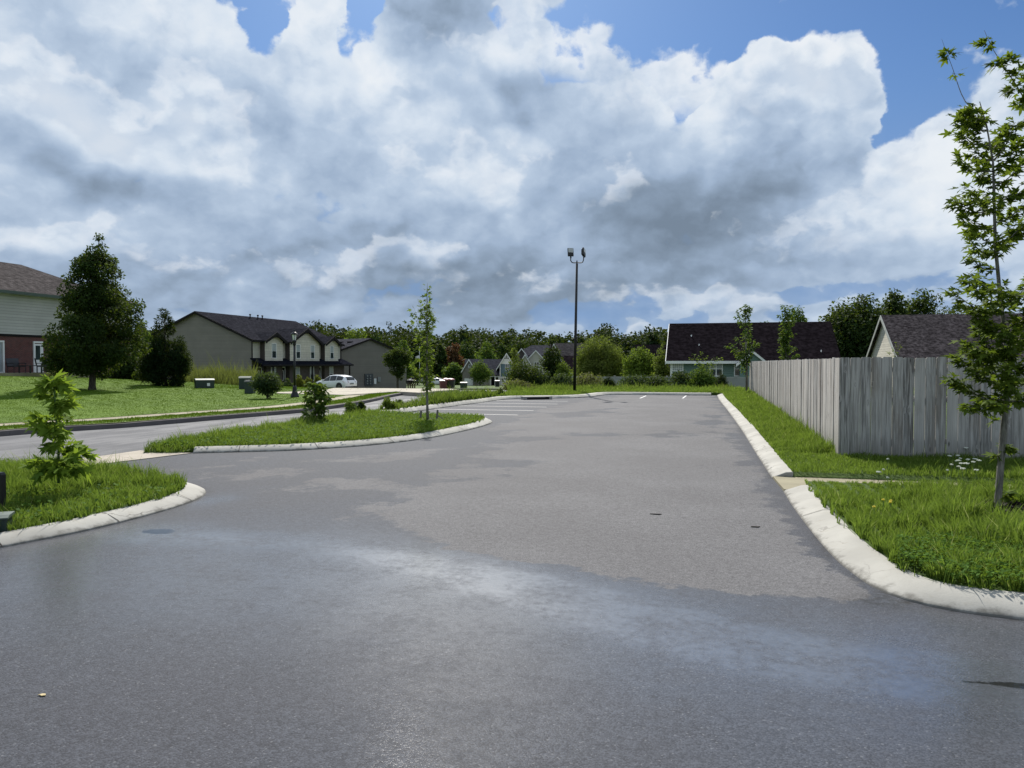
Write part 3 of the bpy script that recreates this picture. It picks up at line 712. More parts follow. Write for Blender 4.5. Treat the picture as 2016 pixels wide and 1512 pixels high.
FK2 = [(-16.4, 48.0), (-14.6, 49.8), (-12.6, 51.0), (-5, 54), (6, 56), (26, 57)]
NE = [(-11.6, -14), (-11.4, 0), (-11.0, 9.0), (-10.65, 12.4), (-10.55, 18), (-10.9, 23), (-10.9, 30), (-10.4, 36), (-9.2, 41.5), (-5, 46.5), (5, 49), (26, 50)]
rk1, rk2, lkf, isf, llk, fk, fk2, ne = [smooth_line(l, s_) for l, s_ in ((RK1, .3), (RK2, .12), (LKF, .12), (ISF, .2), (LLK, .3), (FK, .3), (FK2, .3), (NE, .3))]

# ---- the ground sheet, sunk under the paved area
def ground_z(X, Y):
    z = base_h(X, Y) + 0.085
    pav = (X > np.interp(Y, [p[1] for p in FK], [p[0] for p in FK]) - 1.0) & (X < 40) & (Y > -20) & (Y < 41.9)
    pav2 = (X > -12.9) & (X < 40) & (Y > -20) & (Y < 46.0)
    z = np.where(pav | pav2, -0.12, z)
    return z
gx = np.concatenate([np.linspace(-900, -160, 12), np.linspace(-150, -54, 33), np.arange(-52, 45, 1.5), np.linspace(48, 150, 35), np.linspace(170, 900, 12)])
gy = np.concatenate([np.linspace(-60, -14, 8), np.arange(-12, 75, 1.5), np.linspace(78, 240, 55), np.linspace(260, 480, 20), np.linspace(560, 1400, 8)])
grid_mesh('ground', gx, gy, ground_z, M['ground'])

# ---- asphalt of the car park with its drying patches
DRY = [gnd(u, v) for u, v in [(1720, 1184), (1600, 1182), (1500, 1171), (1400, 1161), (1300, 1149), (1130, 1121), (1050, 1108), (950, 1095), (850, 1065), (800, 1046), (765, 1025), (722, 1012),
       (760, 985), (800, 965), (860, 945), (900, 925), (960, 905), (930, 885), (1000, 868), (1000, 845), (940, 842)]] + [(-5.6, 22), (-5.9, 26), (-5.6, 33), (-4.8, 38), (-4.6, 41.5), (0.2, 41.5), (0.4, 30), (0.62, 16), (0.75, 9), (0.9, 7.2)]
DRYS = [[gnd(u, v) for u, v in pl] for pl in (
    [(450, 928), (590, 922), (610, 927), (520, 933)], [(570, 960), (640, 950), (660, 958), (600, 966)], [(650, 960), (740, 945), (780, 950), (700, 968)], [(585, 973), (620, 968), (610, 975)],
    [(560, 905), (760, 893), (900, 880), (800, 895), (640, 908)])]
WETS = [[gnd(u, v) for u, v in pl] for pl in (
    [(900, 862), (1150, 853), (1460, 848), (1460, 854), (1180, 860), (1000, 872)], [(1370, 830), (1420, 812), (1445, 835), (1400, 842)], [(900, 910), (1000, 905), (1030, 920), (960, 925)], [(880, 945), (960, 930), (980, 945), (900, 955)],
    [(1080, 815), (1200, 805), (1220, 812), (1100, 826)])]
FILM = [gnd(u, v) for u, v in [(250, 1058), (400, 1060), (600, 1068), (850, 1110), (1050, 1155), (1250, 1215), (1420, 1262), (1560, 1292), (1700, 1315), (1850, 1335), (2050, 1360)]]
P1 = gnd(318, 1046); P2 = gnd(1985, 1350); P3 = gnd(415, 985); P4 = gnd(790, 806)
def a_dry(x, y):
    d = sdf(x, y, DRY)
    for pl in DRYS: d = np.maximum(d, sdf(x, y, pl) * 0.6 - 0.02)
    for pl in WETS: d = np.minimum(d, -sdf(x, y, pl) * 0.8 + 0.05)
    return np.clip(d, -3, 3)
def a_rag(x, y):
    """how ragged the drying edge is: crisp along the near edge, broken up on the far left"""
    return np.clip(sstep(8.0, 10.0, y - 0.55 * x - 0.0) * 0.9, 0.03, 0.9)
def a_film(x, y):
    d = line_dist(x, y, FILM); k = .62 + .65 * sstep(-4.0, .5, x)
    f = k * (np.exp(-(d / 0.38) ** 2) * 0.66 + np.exp(-(d / 1.25) ** 2) * 0.50)
    f += 0.35 * np.exp(-((x - P1[0]) / 0.9) ** 2 - ((y - P1[1]) / 0.40) ** 2)
    f += 0.8 * np.exp(-((x - P2[0]) / 0.7) ** 2 - ((y - P2[1]) / 0.18) ** 2)
    f += 0.6 * np.exp(-((x - P3[0]) / 0.30) ** 2 - ((y - P3[1]) / 0.5) ** 2)
    f += 0.9 * np.exp(-((x - P4[0]) / 1.0) ** 2 - ((y - P4[1]) / 0.8) ** 2)
    f += 0.62 * np.exp(-((x + 4.0) / 2.8) ** 2 - ((y - 5.1) / 1.2) ** 2)
    return f
def a_pool(x, y):
    f = np.exp(-((x - P1[0]) / 0.55) ** 2 - ((y - P1[1]) / 0.22) ** 2) + np.exp(-((x - P2[0]) / 0.45) ** 2 - ((y - P2[1]) / 0.10) ** 2)
    return f * 1.5 - .75
def a_silt(x, y):
    d = np.minimum(line_dist(x, y, RK2), line_dist(x, y, RK1))
    s = np.exp(-(d / 0.05) ** 2) * 0.9
    c = gnd(1725, 1185)
    s += 1.0 * np.exp(-((x - c[0]) / 0.20) ** 2 - ((y - c[1]) / 0.20) ** 2)
    s += 0.7 * np.exp(-(line_dist(x, y, LKF) / 0.06) ** 2) + 0.7 * np.exp(-(line_dist(x, y, ISF) / 0.05) ** 2)
    return np.clip(s, 0, 1)
ax = np.arange(-11.2, 12.6, 0.12); ay = np.concatenate([np.arange(-6, 2, 0.5), np.arange(2, 14, 0.08), np.arange(14, 42.6, 0.2)])
grid_mesh('car_park_asphalt', ax, ay, lambda X, Y: X * 0.0, M['asphalt'], {'dry': a_dry, 'rag': a_rag, 'film': a_film, 'pool': a_pool, 'silt': a_silt},
          keep=lambda x, y: (x > np.interp(y, [p[1] for p in NE[:9]], [p[0] for p in NE[:9]]) - 0.1) & ~((x > 3.2) & (y > 7)))

# ---- street
def resample(pl, n):
    a = np.array(pl); s = np.concatenate([[0], np.cumsum(np.hypot(*np.diff(a, axis=0).T))])
    t = np.linspace(0, s[-1], n)
    return np.stack([np.interp(t, s, a[:, 0]), np.interp(t, s, a[:, 1])], 1)
fe = resample(fk + smooth_line([FK[-1], (-17.2, 47.2), FK2[0]], .3) + fk2, 120); ns = resample(ne, 120)
rows = []
for k in range(9):
    t = k / 8; p = fe * (1 - t) + ns * t
    rows.append(np.column_stack([p, base_h(p[:, 0], p[:, 1]) + np.where(p[:, 1] > 42, 0.115, 0.004) * 1.0]))
V = np.concatenate(rows); n = 120
i = np.arange(8 * (n - 1)); r_, c_ = i // (n - 1), i % (n - 1); a = r_ * n + c_
st = np_mesh('street', V, np.stack([a, a + n, a + n + 1, a + 1], 1), np.arange(len(i)) * 4, M['street'], smooth=True); st['kind'] = 'structure'

# ---- kerbs: swept sections; the back stands on the left of the line (side=1) or right (-1)
def kerb(name, pl, mat, side, h=0.10, w=0.26, slope=0.17, zoff=0.0, ends=True, jit=0.006, seed=0):
    rng = np.random.default_rng(seed)
    prof = [(0.0, -0.10), (0.0, 0.008), (slope * 0.12, h * 0.30), (slope, h), (w, h + 0.008), (w, -0.10)]
    P = np.array(pl); vs = []; fs = []; n = len(P); m = len(prof)
    jz = np.convolve(rng.normal(0, 1, n + 8), np.ones(9) / 9, 'same')[4:4 + n] * jit * 1.5
    jw = np.convolve(rng.normal(0, 1, n + 8), np.ones(11) / 11, 'same')[4:4 + n] * jit * 3.5
    for (dx, dz) in prof:
        o = np.array(offset_line(pl, side * dx))
        k = (dz > 0.03)
        q = np.array(offset_line(pl, side * (dx + jw))) if dx > 0.05 else o
        vs.append(np.column_stack([q, base_h(q[:, 0], q[:, 1]) + zoff + dz + (jz if k else 0)]))
    V = np.concatenate(vs)
    for j in range(m - 1):
        for i in range(n - 1):
            a, b, c, d = j * n + i, j * n + i + 1, (j + 1) * n + i + 1, (j + 1) * n + i
            fs.append((a, b, c, d) if side > 0 else (a, d, c, b))
    fs.append(tuple(j * n for j in range(m))); fs.append(tuple(j * n + n - 1 for j in range(m - 1, -1, -1)))
    me = bpy.data.meshes.new(name); me.from_pydata([tuple(p) for p in V], [], fs); me.update()
    me.polygons.foreach_set('use_smooth', [True] * len(me.polygons)); me.set_sharp_from_angle(angle=R(24))
    o = link(name, me, mat); o['kind'] = 'structure'
    md = o.modifiers.new('soft', 'BEVEL'); md.width = 0.012; md.segments = 2; md.limit_method = 'ANGLE'; md.angle_limit = R(25)
    return o
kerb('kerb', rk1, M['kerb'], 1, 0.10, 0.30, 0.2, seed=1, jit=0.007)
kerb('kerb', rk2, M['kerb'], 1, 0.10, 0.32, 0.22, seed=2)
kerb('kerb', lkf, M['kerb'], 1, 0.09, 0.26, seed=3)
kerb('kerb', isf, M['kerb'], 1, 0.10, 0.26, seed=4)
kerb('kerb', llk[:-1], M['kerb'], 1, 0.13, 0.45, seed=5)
kerb('street_kerb', fk, M['shadekerb'], 1, 0.13, 0.14, 0.02, seed=6)
kerb('street_kerb', fk2, M['shadekerb'], 1, 0.12, 0.14, 0.02, zoff=0.10, seed=7)
kt = offset_line(fk, 0.09); kt2 = offset_line(fk, 0.22)
def ribbon(name, a, b, off, mat):
    n = len(a); vs = [(p[0], p[1], H(p[0], p[1], off)) for p in a] + [(p[0], p[1], H(p[0], p[1], off)) for p in b]
    me = bpy.data.meshes.new(name); me.from_pydata(vs, [], [(i, i + 1, n + i + 1, n + i) for i in range(n - 1)]); me.update()
    o = link(name, me, mat); o['kind'] = 'structure'; return o
ribbon('street_kerb_top', kt, kt2, 0.148, M['walk'])
wk_a, wk_b = offset_line(fk, 1.1), offset_line(fk, 1.85)
ribbon('pavement', wk_a, wk_b, 0.165, M['walk'])

# ---- planted land inside the kerbs: turf surfaces level with the kerb backs
def inner(pl, side, w): return offset_line(pl, side * w)
rb1, rb2 = inner(rk1, 1, 0.28), inner(rk2, 1, 0.29)
RIGHT1 = rb1 + [(1.25, 11.96), (16, 11.96), (16, 41.9), (0.7, 41.9)]
RIGHT2 = rb2 + [(12, 11.09), (1.29, 11.09), (1.29, 10.75)]
LEFTI = inner(lkf, 1, 0.23) + [(-10.9, 3.0)]
ISLAND = inner(isf, 1, 0.23) + [(-10.35, 22.9), (-10.5, 18), (-10.55, 13.0), (-10.3, 12.35), (-9.7, 12.5)]
FAR = inner(llk[6:-1], 1, 0.42) + [(16, 42.3), (16, 60), (-4, 55.5), (-6.5, 47.2), (-10.3, 41.8), (-11.2, 37.5)]
STRIP = inner([p for p in llk if p[1] < 36.3], 1, 0.42)
STRIP = STRIP + [(-10.75, 35.8), (-11.0, 30), (-11.0, 23.2)]
VERGE = list(offset_line(fk, 0.13)) + list(reversed(wk_a))
flat_poly('right_verge', RIGHT1, lambda x, y: H(x, y, 0.045 + .055 * float(sstep(11.96, 12.3, y))), M['soil']); flat_poly('near_verge', RIGHT2, 0.105, M['soil'])
flat_poly('near_island', LEFTI, 0.085, M['soil']); flat_poly('planted_island', ISLAND, lambda x, y: .015 + .08 * float(sstep(12.3, 13.6, y)), M['soil'])
flat_poly('far_verge', FAR, lambda x, y: H(x, y, 0.125), M['soil']); flat_poly('planting_strip', STRIP, 0.12, M['soil'])
flat_poly('street_verge', VERGE, lambda x, y: H(x, y, 0.15), M['lawn'])
LAWN_E = [p for p in wk_b if -2 < p[1] < 47]
lx = np.arange(-62, -14.0, 0.75); ly = np.arange(8, 66, 0.75)
lawn_edge = lambda y: np.interp(y, [p[1] for p in LAWN_E], [p[0] for p in LAWN_E])
def lawn_xy(X, Y): return np.minimum(X, lawn_edge(Y))
X0, Y0 = np.meshgrid(lx, ly)
Xl = np.minimum(X0, lawn_edge(Y0) + 0.02)
v = np.stack([Xl.ravel(), Y0.ravel(), (base_h(Xl, Y0) + 0.175).ravel()], 1)
nx = len(lx); i = np.arange((len(ly) - 1) * (nx - 1)); r_, c_ = i // (nx - 1), i % (nx - 1); a = r_ * nx + c_
f = np.stack([a, a + 1, a + nx + 1, a + nx], 1); f = f[np.abs(v[f[:, 1], 0] - v[f[:, 0], 0]) > 1e-4]
lw = np_mesh('lawn', v, f, np.arange(len(f)) * 4, M['lawn'], smooth=True); lw['kind'] = 'structure'

# ---- slabs: walkway to the fence, entrance apron, drives
mb = MB(); mb.slab([(0.93, 11.95), (0.98, 10.75), (1.28, 10.75), (1.28, 11.1), (14, 11.1), (14, 11.95)], -0.05, 0.035)
o = mb.build('walkway', M['walk']); o['kind'] = 'structure'
mb = MB(); mb.slab([(-11.0, 9.7), (-9.6, 9.95), (-9.85, 10.9), (-9.42, 12.58), (-10.0, 12.55), (-10.65, 12.7), (-10.75, 11.3)], -0.05, 0.014)
o = mb.build('entrance_apron', M['apron']); o['kind'] = 'structure'
DR = [gndT(u, v, 0.11) for u, v in [(545, 775.5), (600, 773), (650, 768.5), (703, 763), (722, 760.5), (757, 766), (862, 766), (890, 768.5), (905, 770), (860, 773), (826, 776.5), (780, 773.8), (720, 778.5), (680, 781), (640, 779.8), (545, 777.5)]]
def dense(pl, step=1.2):
    out = []
    for i in range(len(pl)):
        p, q = np.array(pl[i]), np.array(pl[(i + 1) % len(pl)]); n = max(1, int(np.linalg.norm(q - p) / step))
        out += [tuple(p + (q - p) * k / n) for k in range(n)]
    return out
flat_poly('driveway', dense(DR), lambda x, y: H(x, y, 0.20), M['drive'])
w2a = [gndT(u, v, .11) for u, v in [(640, 797), (680, 790.5), (720, 785), (760, 779.5), (790, 776)]]; w2b = [gndT(u, v, .11) for u, v in [(640, 793), (680, 785.5), (720, 780), (760, 775), (790, 772.5)]]
ribbon('pavement', smooth_line(w2a, 1), smooth_line(w2b, 1)[:len(smooth_line(w2a, 1))], 0.19, M['drive']) if False else None

# ---- bay markings
def stripe(x0, y0, x1, y1, w=0.09):
    mb = MB(); d = Vector((x1 - x0, y1 - y0, 0)).normalized(); n_ = Vector((-d.y, d.x, 0)) * w / 2
    a, b = Vector((x0, y0, 0.005)), Vector((x1, y1, 0.005)); k = max(1, int((b - a).length / 0.5))
    mb.add([a - n_, b - n_, b + n_, a + n_], [(0, 1, 2, 3)])
    o = mb.build('bay_line', M['line']); o['kind'] = 'structure'
for yy in (24.6, 26.95, 29.25, 31.55, 33.85): stripe(-9.75 + (yy - 27.8) * 0.07, yy, -6.05, yy)
for (ua, va, ub, vb) in ((1260, 784.3, 1272, 779.2), (1344, 784.5, 1351, 779.0)):
    p, q = gnd(ua, va), gnd(ub, vb); stripe(p[0], p[1], q[0], min(q[1], 41.85), 0.075)
# saw-cut joints and short cracks on the near kerbs are grooves in the concrete
def joint(pl, k, side, w, h, sl=.17):
    p, q = Vector(pl[k] + (0,)), Vector(pl[k + 1] + (0,)); d = (q - p).normalized(); n_ = Vector((-d.y, d.x, 0)) * side
    mb = MB(); e = 0.006
    for (a, za), (b, zb) in zip([(0.0, 0.010), (sl * .12, h * .32), (sl, h + .003)], [(sl * .12, h * .32), (sl, h + .003), (w, h + 0.012)]):
        mb.add([p + n_ * a + d * -e + Vector((0, 0, za + .004)), p + n_ * a + d * e + Vector((0, 0, za + .004)), p + n_ * b + d * e + Vector((0, 0, zb + .003)), p + n_ * b + d * -e + Vector((0, 0, zb + .003))], [(0, 1, 2, 3) if side < 0 else (3, 2, 1, 0)])
    o = mb.build('kerb_joint', M['dirt_and_shade']); o['kind'] = 'structure'
for k in (14, 42, 70): joint(rk2, min(k, len(rk2) - 2), 1, 0.31, 0.10, .22)
for k in range(8, len(rk1) - 3, 10): joint(rk1, k, 1, 0.29, 0.10, .2)
for k in (26, 36, 46, 56): joint(lkf, k, 1, 0.25, 0.09)
for k in (4, 11, 19, 27, 34): joint(isf, k, 1, 0.25, 0.10)

# ------------------------------------------------------------------ foliage
def star(lobes, depth, n_extra=1):
    """a palmate leaf outline, base at the origin, tip along +y"""
    pts = [(0.0, 0.0)]
    for k, (ang, ln, wd) in enumerate(lobes):
        a = R(ang); tip = (ln * math.sin(a), 0.30 + ln * math.cos(a))
        for s in (-1, 1):
            b = a + s * R(wd)
            q = (ln * 0.62 * math.sin(b), 0.30 + ln * 0.62 * math.cos(b))
            if s < 0: pts.append(q); pts.append(tip)
            else: pts.append(q)
        if k < len(lobes) - 1:
            c = R((ang + lobes[k + 1][0]) / 2); pts.append((depth * math.sin(c), 0.30 + depth * math.cos(c)))
    return [(x, y, 0.10 * abs(x) - 0.16 * max(0, y - .3) ** 2) for x, y in pts]
LEAF = {
    'maple': star([(-118, .34, 13), (-58, .60, 14), (0, .74, 14), (58, .60, 14), (118, .34, 13)], 0.24),
    'diamond': [(0, 0, 0), (.30, .42, .06), (0, 1, -.10), (-.30, .42, .06)],
    'ovate': [(0, 0, 0), (.24, .22, .05), (.27, .5, .05), (0, 1, -.14), (-.27, .5, .05), (-.24, .22, .05)],
    'lance': [(0, 0, 0), (.12, .4, .02), (0, 1, -.2), (-.12, .4, .02)],
    'clump': [(-.1, 0, 0), (.35, .08, .1), (.52, .45, 0), (.22, .62, .15), (.15, 1, -.05), (-.2, .7, .1), (-.5, .62, 0), (-.38, .2, .12)],
}
def leaves(name, C, Nn, Tp, size, tint, kind, mat, parent=None, loc=None):
    """many leaves in one mesh: centres, normals, tip directions, sizes, tints"""
    T = np.array(LEAF[kind]); k = len(T); n = len(C)
    Nn = Nn / (np.linalg.norm(Nn, axis=1, keepdims=True) + 1e-9)
    Tp = Tp - Nn * (Tp * Nn).sum(1, keepdims=True); Tp = Tp / (np.linalg.norm(Tp, axis=1, keepdims=True) + 1e-9)
    X = np.cross(Tp, Nn)
    v = C[:, None, :] + size[:, None, None] * (T[None, :, 0:1] * X[:, None, :] + (T[None, :, 1:2]) * Tp[:, None, :] + T[None, :, 2:3] * Nn[:, None, :])
    idx = np.arange(n * k)
    return np_mesh(name, v.reshape(-1, 3), idx, np.arange(n) * k, mat, parent, {'tint': np.repeat(np.clip(tint, 0, 1), k)}, loc=loc)
def rdir(rng, n):
    a = rng.normal(size=(n, 3)); return a / np.linalg.norm(a, axis=1, keepdims=True)

PROF = {
    'oval': [(0, .30), (.12, .70), (.35, 1), (.6, .92), (.82, .62), (.94, .36), (1, .08)],
    'pyramid': [(0, .62), (.08, .92), (.2, 1), (.36, .93), (.52, .76), (.68, .60), (.82, .42), (.92, .24), (1, .06)],
    'cone': [(0, .62), (.10, .95), (.22, 1), (.4, .82), (.6, .58), (.8, .32), (.94, .12), (1, .02)],
    'vase': [(0, .12), (.2, .45), (.45, .85), (.68, 1), (.85, .82), (.95, .5), (1, .15)],
    'mound': [(0, .82), (.2, 1), (.45, .98), (.7, .80), (.88, .5), (1, .12)],
    'column': [(0, .6), (.15, .95), (.4, 1), (.65, .85), (.85, .55), (1, .12)],
}
def crown(rng, prof, z0, z1, rmax, nclump, clr, nleaf, flat=0.8, inner=0.35, lean=(0, 0), shrink=.55):
    pr = np.array(PROF[prof]); tt = np.linspace(0, 1, 200); rr = np.interp(tt, pr[:, 0], pr[:, 1])
    w = rr ** 1.6 + .02; cw = np.cumsum(w) / w.sum()
    t = np.interp(rng.random(nclump), cw, tt)
    rad = np.interp(t, pr[:, 0], pr[:, 1]) * rmax
    a = rng.random(nclump) * 2 * np.pi + np.arange(nclump) * 2.4
    q = np.sqrt(inner + (1 - inner) * rng.random(nclump)) * np.clip(rng.normal(.90, .10, nclump), .55, 1.10)
    cs = clr * (0.65 + 0.7 * rng.random(nclump)) * np.clip(0.28 + 0.85 * rad / rmax, .32, 1.1)
    rc = np.maximum(rad * q - cs * shrink, 0)
    k9 = max(3, nclump // 9); t[:k9] = np.linspace(.12, .93, k9); rc[:k9] *= .15; cs[:k9] = clr * (.9 - .5 * t[:k9])
    cc = np.stack([rc * np.cos(a) + lean[0] * t, rc * np.sin(a) + lean[1] * t, z0 + (z1 - z0) * t], 1)
    j = rng.integers(0, nclump, nleaf); p = (cs ** 2); p /= p.sum(); j = rng.choice(nclump, nleaf, p=p)
    d = rdir(rng, nleaf)
    r = cs[j] * (0.35 + 0.75 * rng.random(nleaf) ** .6)
    off = d * r[:, None]; off[:, 2] *= flat
    C = cc[j] + off
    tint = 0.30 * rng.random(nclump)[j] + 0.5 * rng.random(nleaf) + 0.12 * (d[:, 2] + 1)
    out = C - np.array([0, 0, (z0 + z1) / 2]); out[:, 2] *= .3
    out /= np.linalg.norm(out, axis=1, keepdims=True) + 1e-9
    Nn = d * .45 + out * .2 + np.array([0, 0, .40]) + rdir(rng, nleaf) * .85
    Tp = d * .6 + out * .35 + np.array([0, 0, .0]) + rdir(rng, nleaf) * .8
    return C, Nn, Tp, tint, cc
def tree(name, label, cat, x, y, h, r, prof='oval', z0=0.25, leaf='green', kind='diamond', nleaf=3000, lsize=0.22, ncl=40, clr=None, trunk=None, bark='bark', seed=0, group=None,
         flat=.8, inner=.35, limbs=8, z=None, lean=(0, 0), shrink=.55):
    rng = np.random.default_rng(seed + 11)
    t = thing(name, label, cat, x, y, z, group=group)
    zc0 = h * z0; clr = clr or r * .36; tr = trunk or h * .018
    C, Nn, Tp, tint, cc = crown(rng, prof, zc0, h - clr * .3, r, ncl, clr, nleaf, flat, inner, lean, shrink)
    keep = C[:, 2] > 0.03; C, Nn, Tp, tint = C[keep], Nn[keep], Tp[keep], tint[keep]
    mb = MB(); zz = [0, .03 * h, .12 * h, zc0 + (h - zc0) * .3, zc0 + (h - zc0) * .6, h * .86]
    rad = [tr * 1.6, tr * 1.15, tr, tr * .72, tr * .42, tr * .1]
    mb.tube([(lean[0] * max(0, q / h - z0) + rng.normal(0, .006 * h) * (i > 1), lean[1] * max(0, q / h - z0) + rng.normal(0, .006 * h) * (i > 1), q - (.08 if i == 0 else 0)) for i, q in enumerate(zz)], rad, 9)
    for c in cc[rng.permutation(len(cc))[:limbs]]:
        zb = max(zc0 * .8, min(c[2] - .25 * math.hypot(c[0], c[1]), h * .8)); f = zb / h
        b = Vector((lean[0] * max(0, f - z0), lean[1] * max(0, f - z0), zb)); e = Vector(c); m = b.lerp(e, .5) + Vector((0, 0, -.05 * h * rng.random()))
        mb.tube([b, m, e], [tr * .42, tr * .28, tr * .08], 6)
    mb.build('trunk', M[bark], t, True)
    leaves('crown', C, Nn, Tp, lsize * (0.65 + 0.7 * rng.random(len(C))), tint, kind, L[leaf], t)
    return t
def shrub(name, label, cat, x, y, h, r, leaf='shrub', kind='ovate', nleaf=1500, lsize=0.10, ncl=24, prof='mound', seed=0, group=None, stem=0.0, clr=None, bark='barkdark', flat=.85, z=None, inner=.3):
    """bush with several stems from the ground"""
    rng = np.random.default_rng(seed + 101)
    t = thing(name, label, cat, x, y, z, group=group)
    clr = clr or r * .42
    C, Nn, Tp, tint, cc = crown(rng, prof, stem, h - clr * .35, r, ncl, clr, nleaf, flat, inner)
    keep = C[:, 2] > 0.02; C, Nn, Tp, tint = C[keep], Nn[keep], Tp[keep], tint[keep]
    mb = MB()
    for c in cc[:7]: mb.tube([(c[0] * .08, c[1] * .08, -.05), (c[0] * .3, c[1] * .3, max(stem, .12) * .9), tuple(c)], [max(.012, r * .035), max(.009, r * .028), .004], 5)
    mb.build('stem', M[bark], t, True)
    leaves('foliage', C, Nn, Tp, lsize * (0.65 + 0.7 * rng.random(len(C))), tint, kind, L[leaf], t)
    return t

def grown(name, label, cat, x, y, trunk, branches, leaf='mapleyoung', kind='maple', lsize=0.12, bark='bark', seed=0, group=None, z=None, shoots=(), droop=.35, upn=.7, twig=None):
    """young tree drawn branch by branch: trunk = [(x,y,z,r)], branches = [(points, radius, leaves, spread)]"""
    rng = np.random.default_rng(seed + 501)
    t = thing(name, label, cat, x, y, z, group=group)
    mb = MB(); mb.tube([p[:3] for p in trunk], [p[3] for p in trunk], 10)
    Cs, Ns, Ts, Sz = [], [], [], []
    tw = MB()
    for pts, rad, nl, spread in branches:
        P = [Vector(p) for p in smooth_line([tuple(q) for q in pts], .06)] if len(pts) > 2 else [Vector(pts[0]).lerp(Vector(pts[1]), k / 6) for k in range(7)]
        if rad > 0: (tw if twig and rad < .011 else mb).tube(P, [rad * (1 - .8 * i / (len(P) - 1)) for i in range(len(P))], 5)
        P = np.array(P)
        if nl:
            f = rng.random(nl) ** .75; i = np.clip((f * (len(P) - 1)).astype(int), 0, len(P) - 2); fr = (f * (len(P) - 1) - i)[:, None]
            c = P[i] * (1 - fr) + P[i + 1] * fr
            o = rdir(rng, nl) * (spread * (0.25 + .75 * rng.random(nl)))[:, None]; o[:, 2] *= .7
            Cs.append(c + o * .55); d = P[min(len(P) - 1, 1)] * 0 + (P[-1] - P[0]); d = d / (np.linalg.norm(d) + 1e-9)
            Ns.append(np.array([0, 0, upn]) + rdir(rng, nl) * .55 + o / spread * .25)
            Ts.append(o / spread + d * .5 + np.array([0, 0, -droop]) + rdir(rng, nl) * .25)
            Sz.append(lsize * (.42 + .85 * rng.random(nl)))
    mb.build('trunk', M[bark], t, True)
    if tw.v: tw.build('shoot', M[twig], t, True)
    C, Nn, Tp, S = (np.concatenate(a) for a in (Cs, Ns, Ts, Sz))
    tint = .18 + .62 * rng.random(len(C)) + .2 * np.clip((C[:, 2] - C[:, 2].min()) / (np.ptp(C[:, 2]) + 1e-6), 0, 1) * rng.random(len(C))
    leaves('foliage', C, Nn, Tp, S, tint, kind, L[leaf], t)
    return t

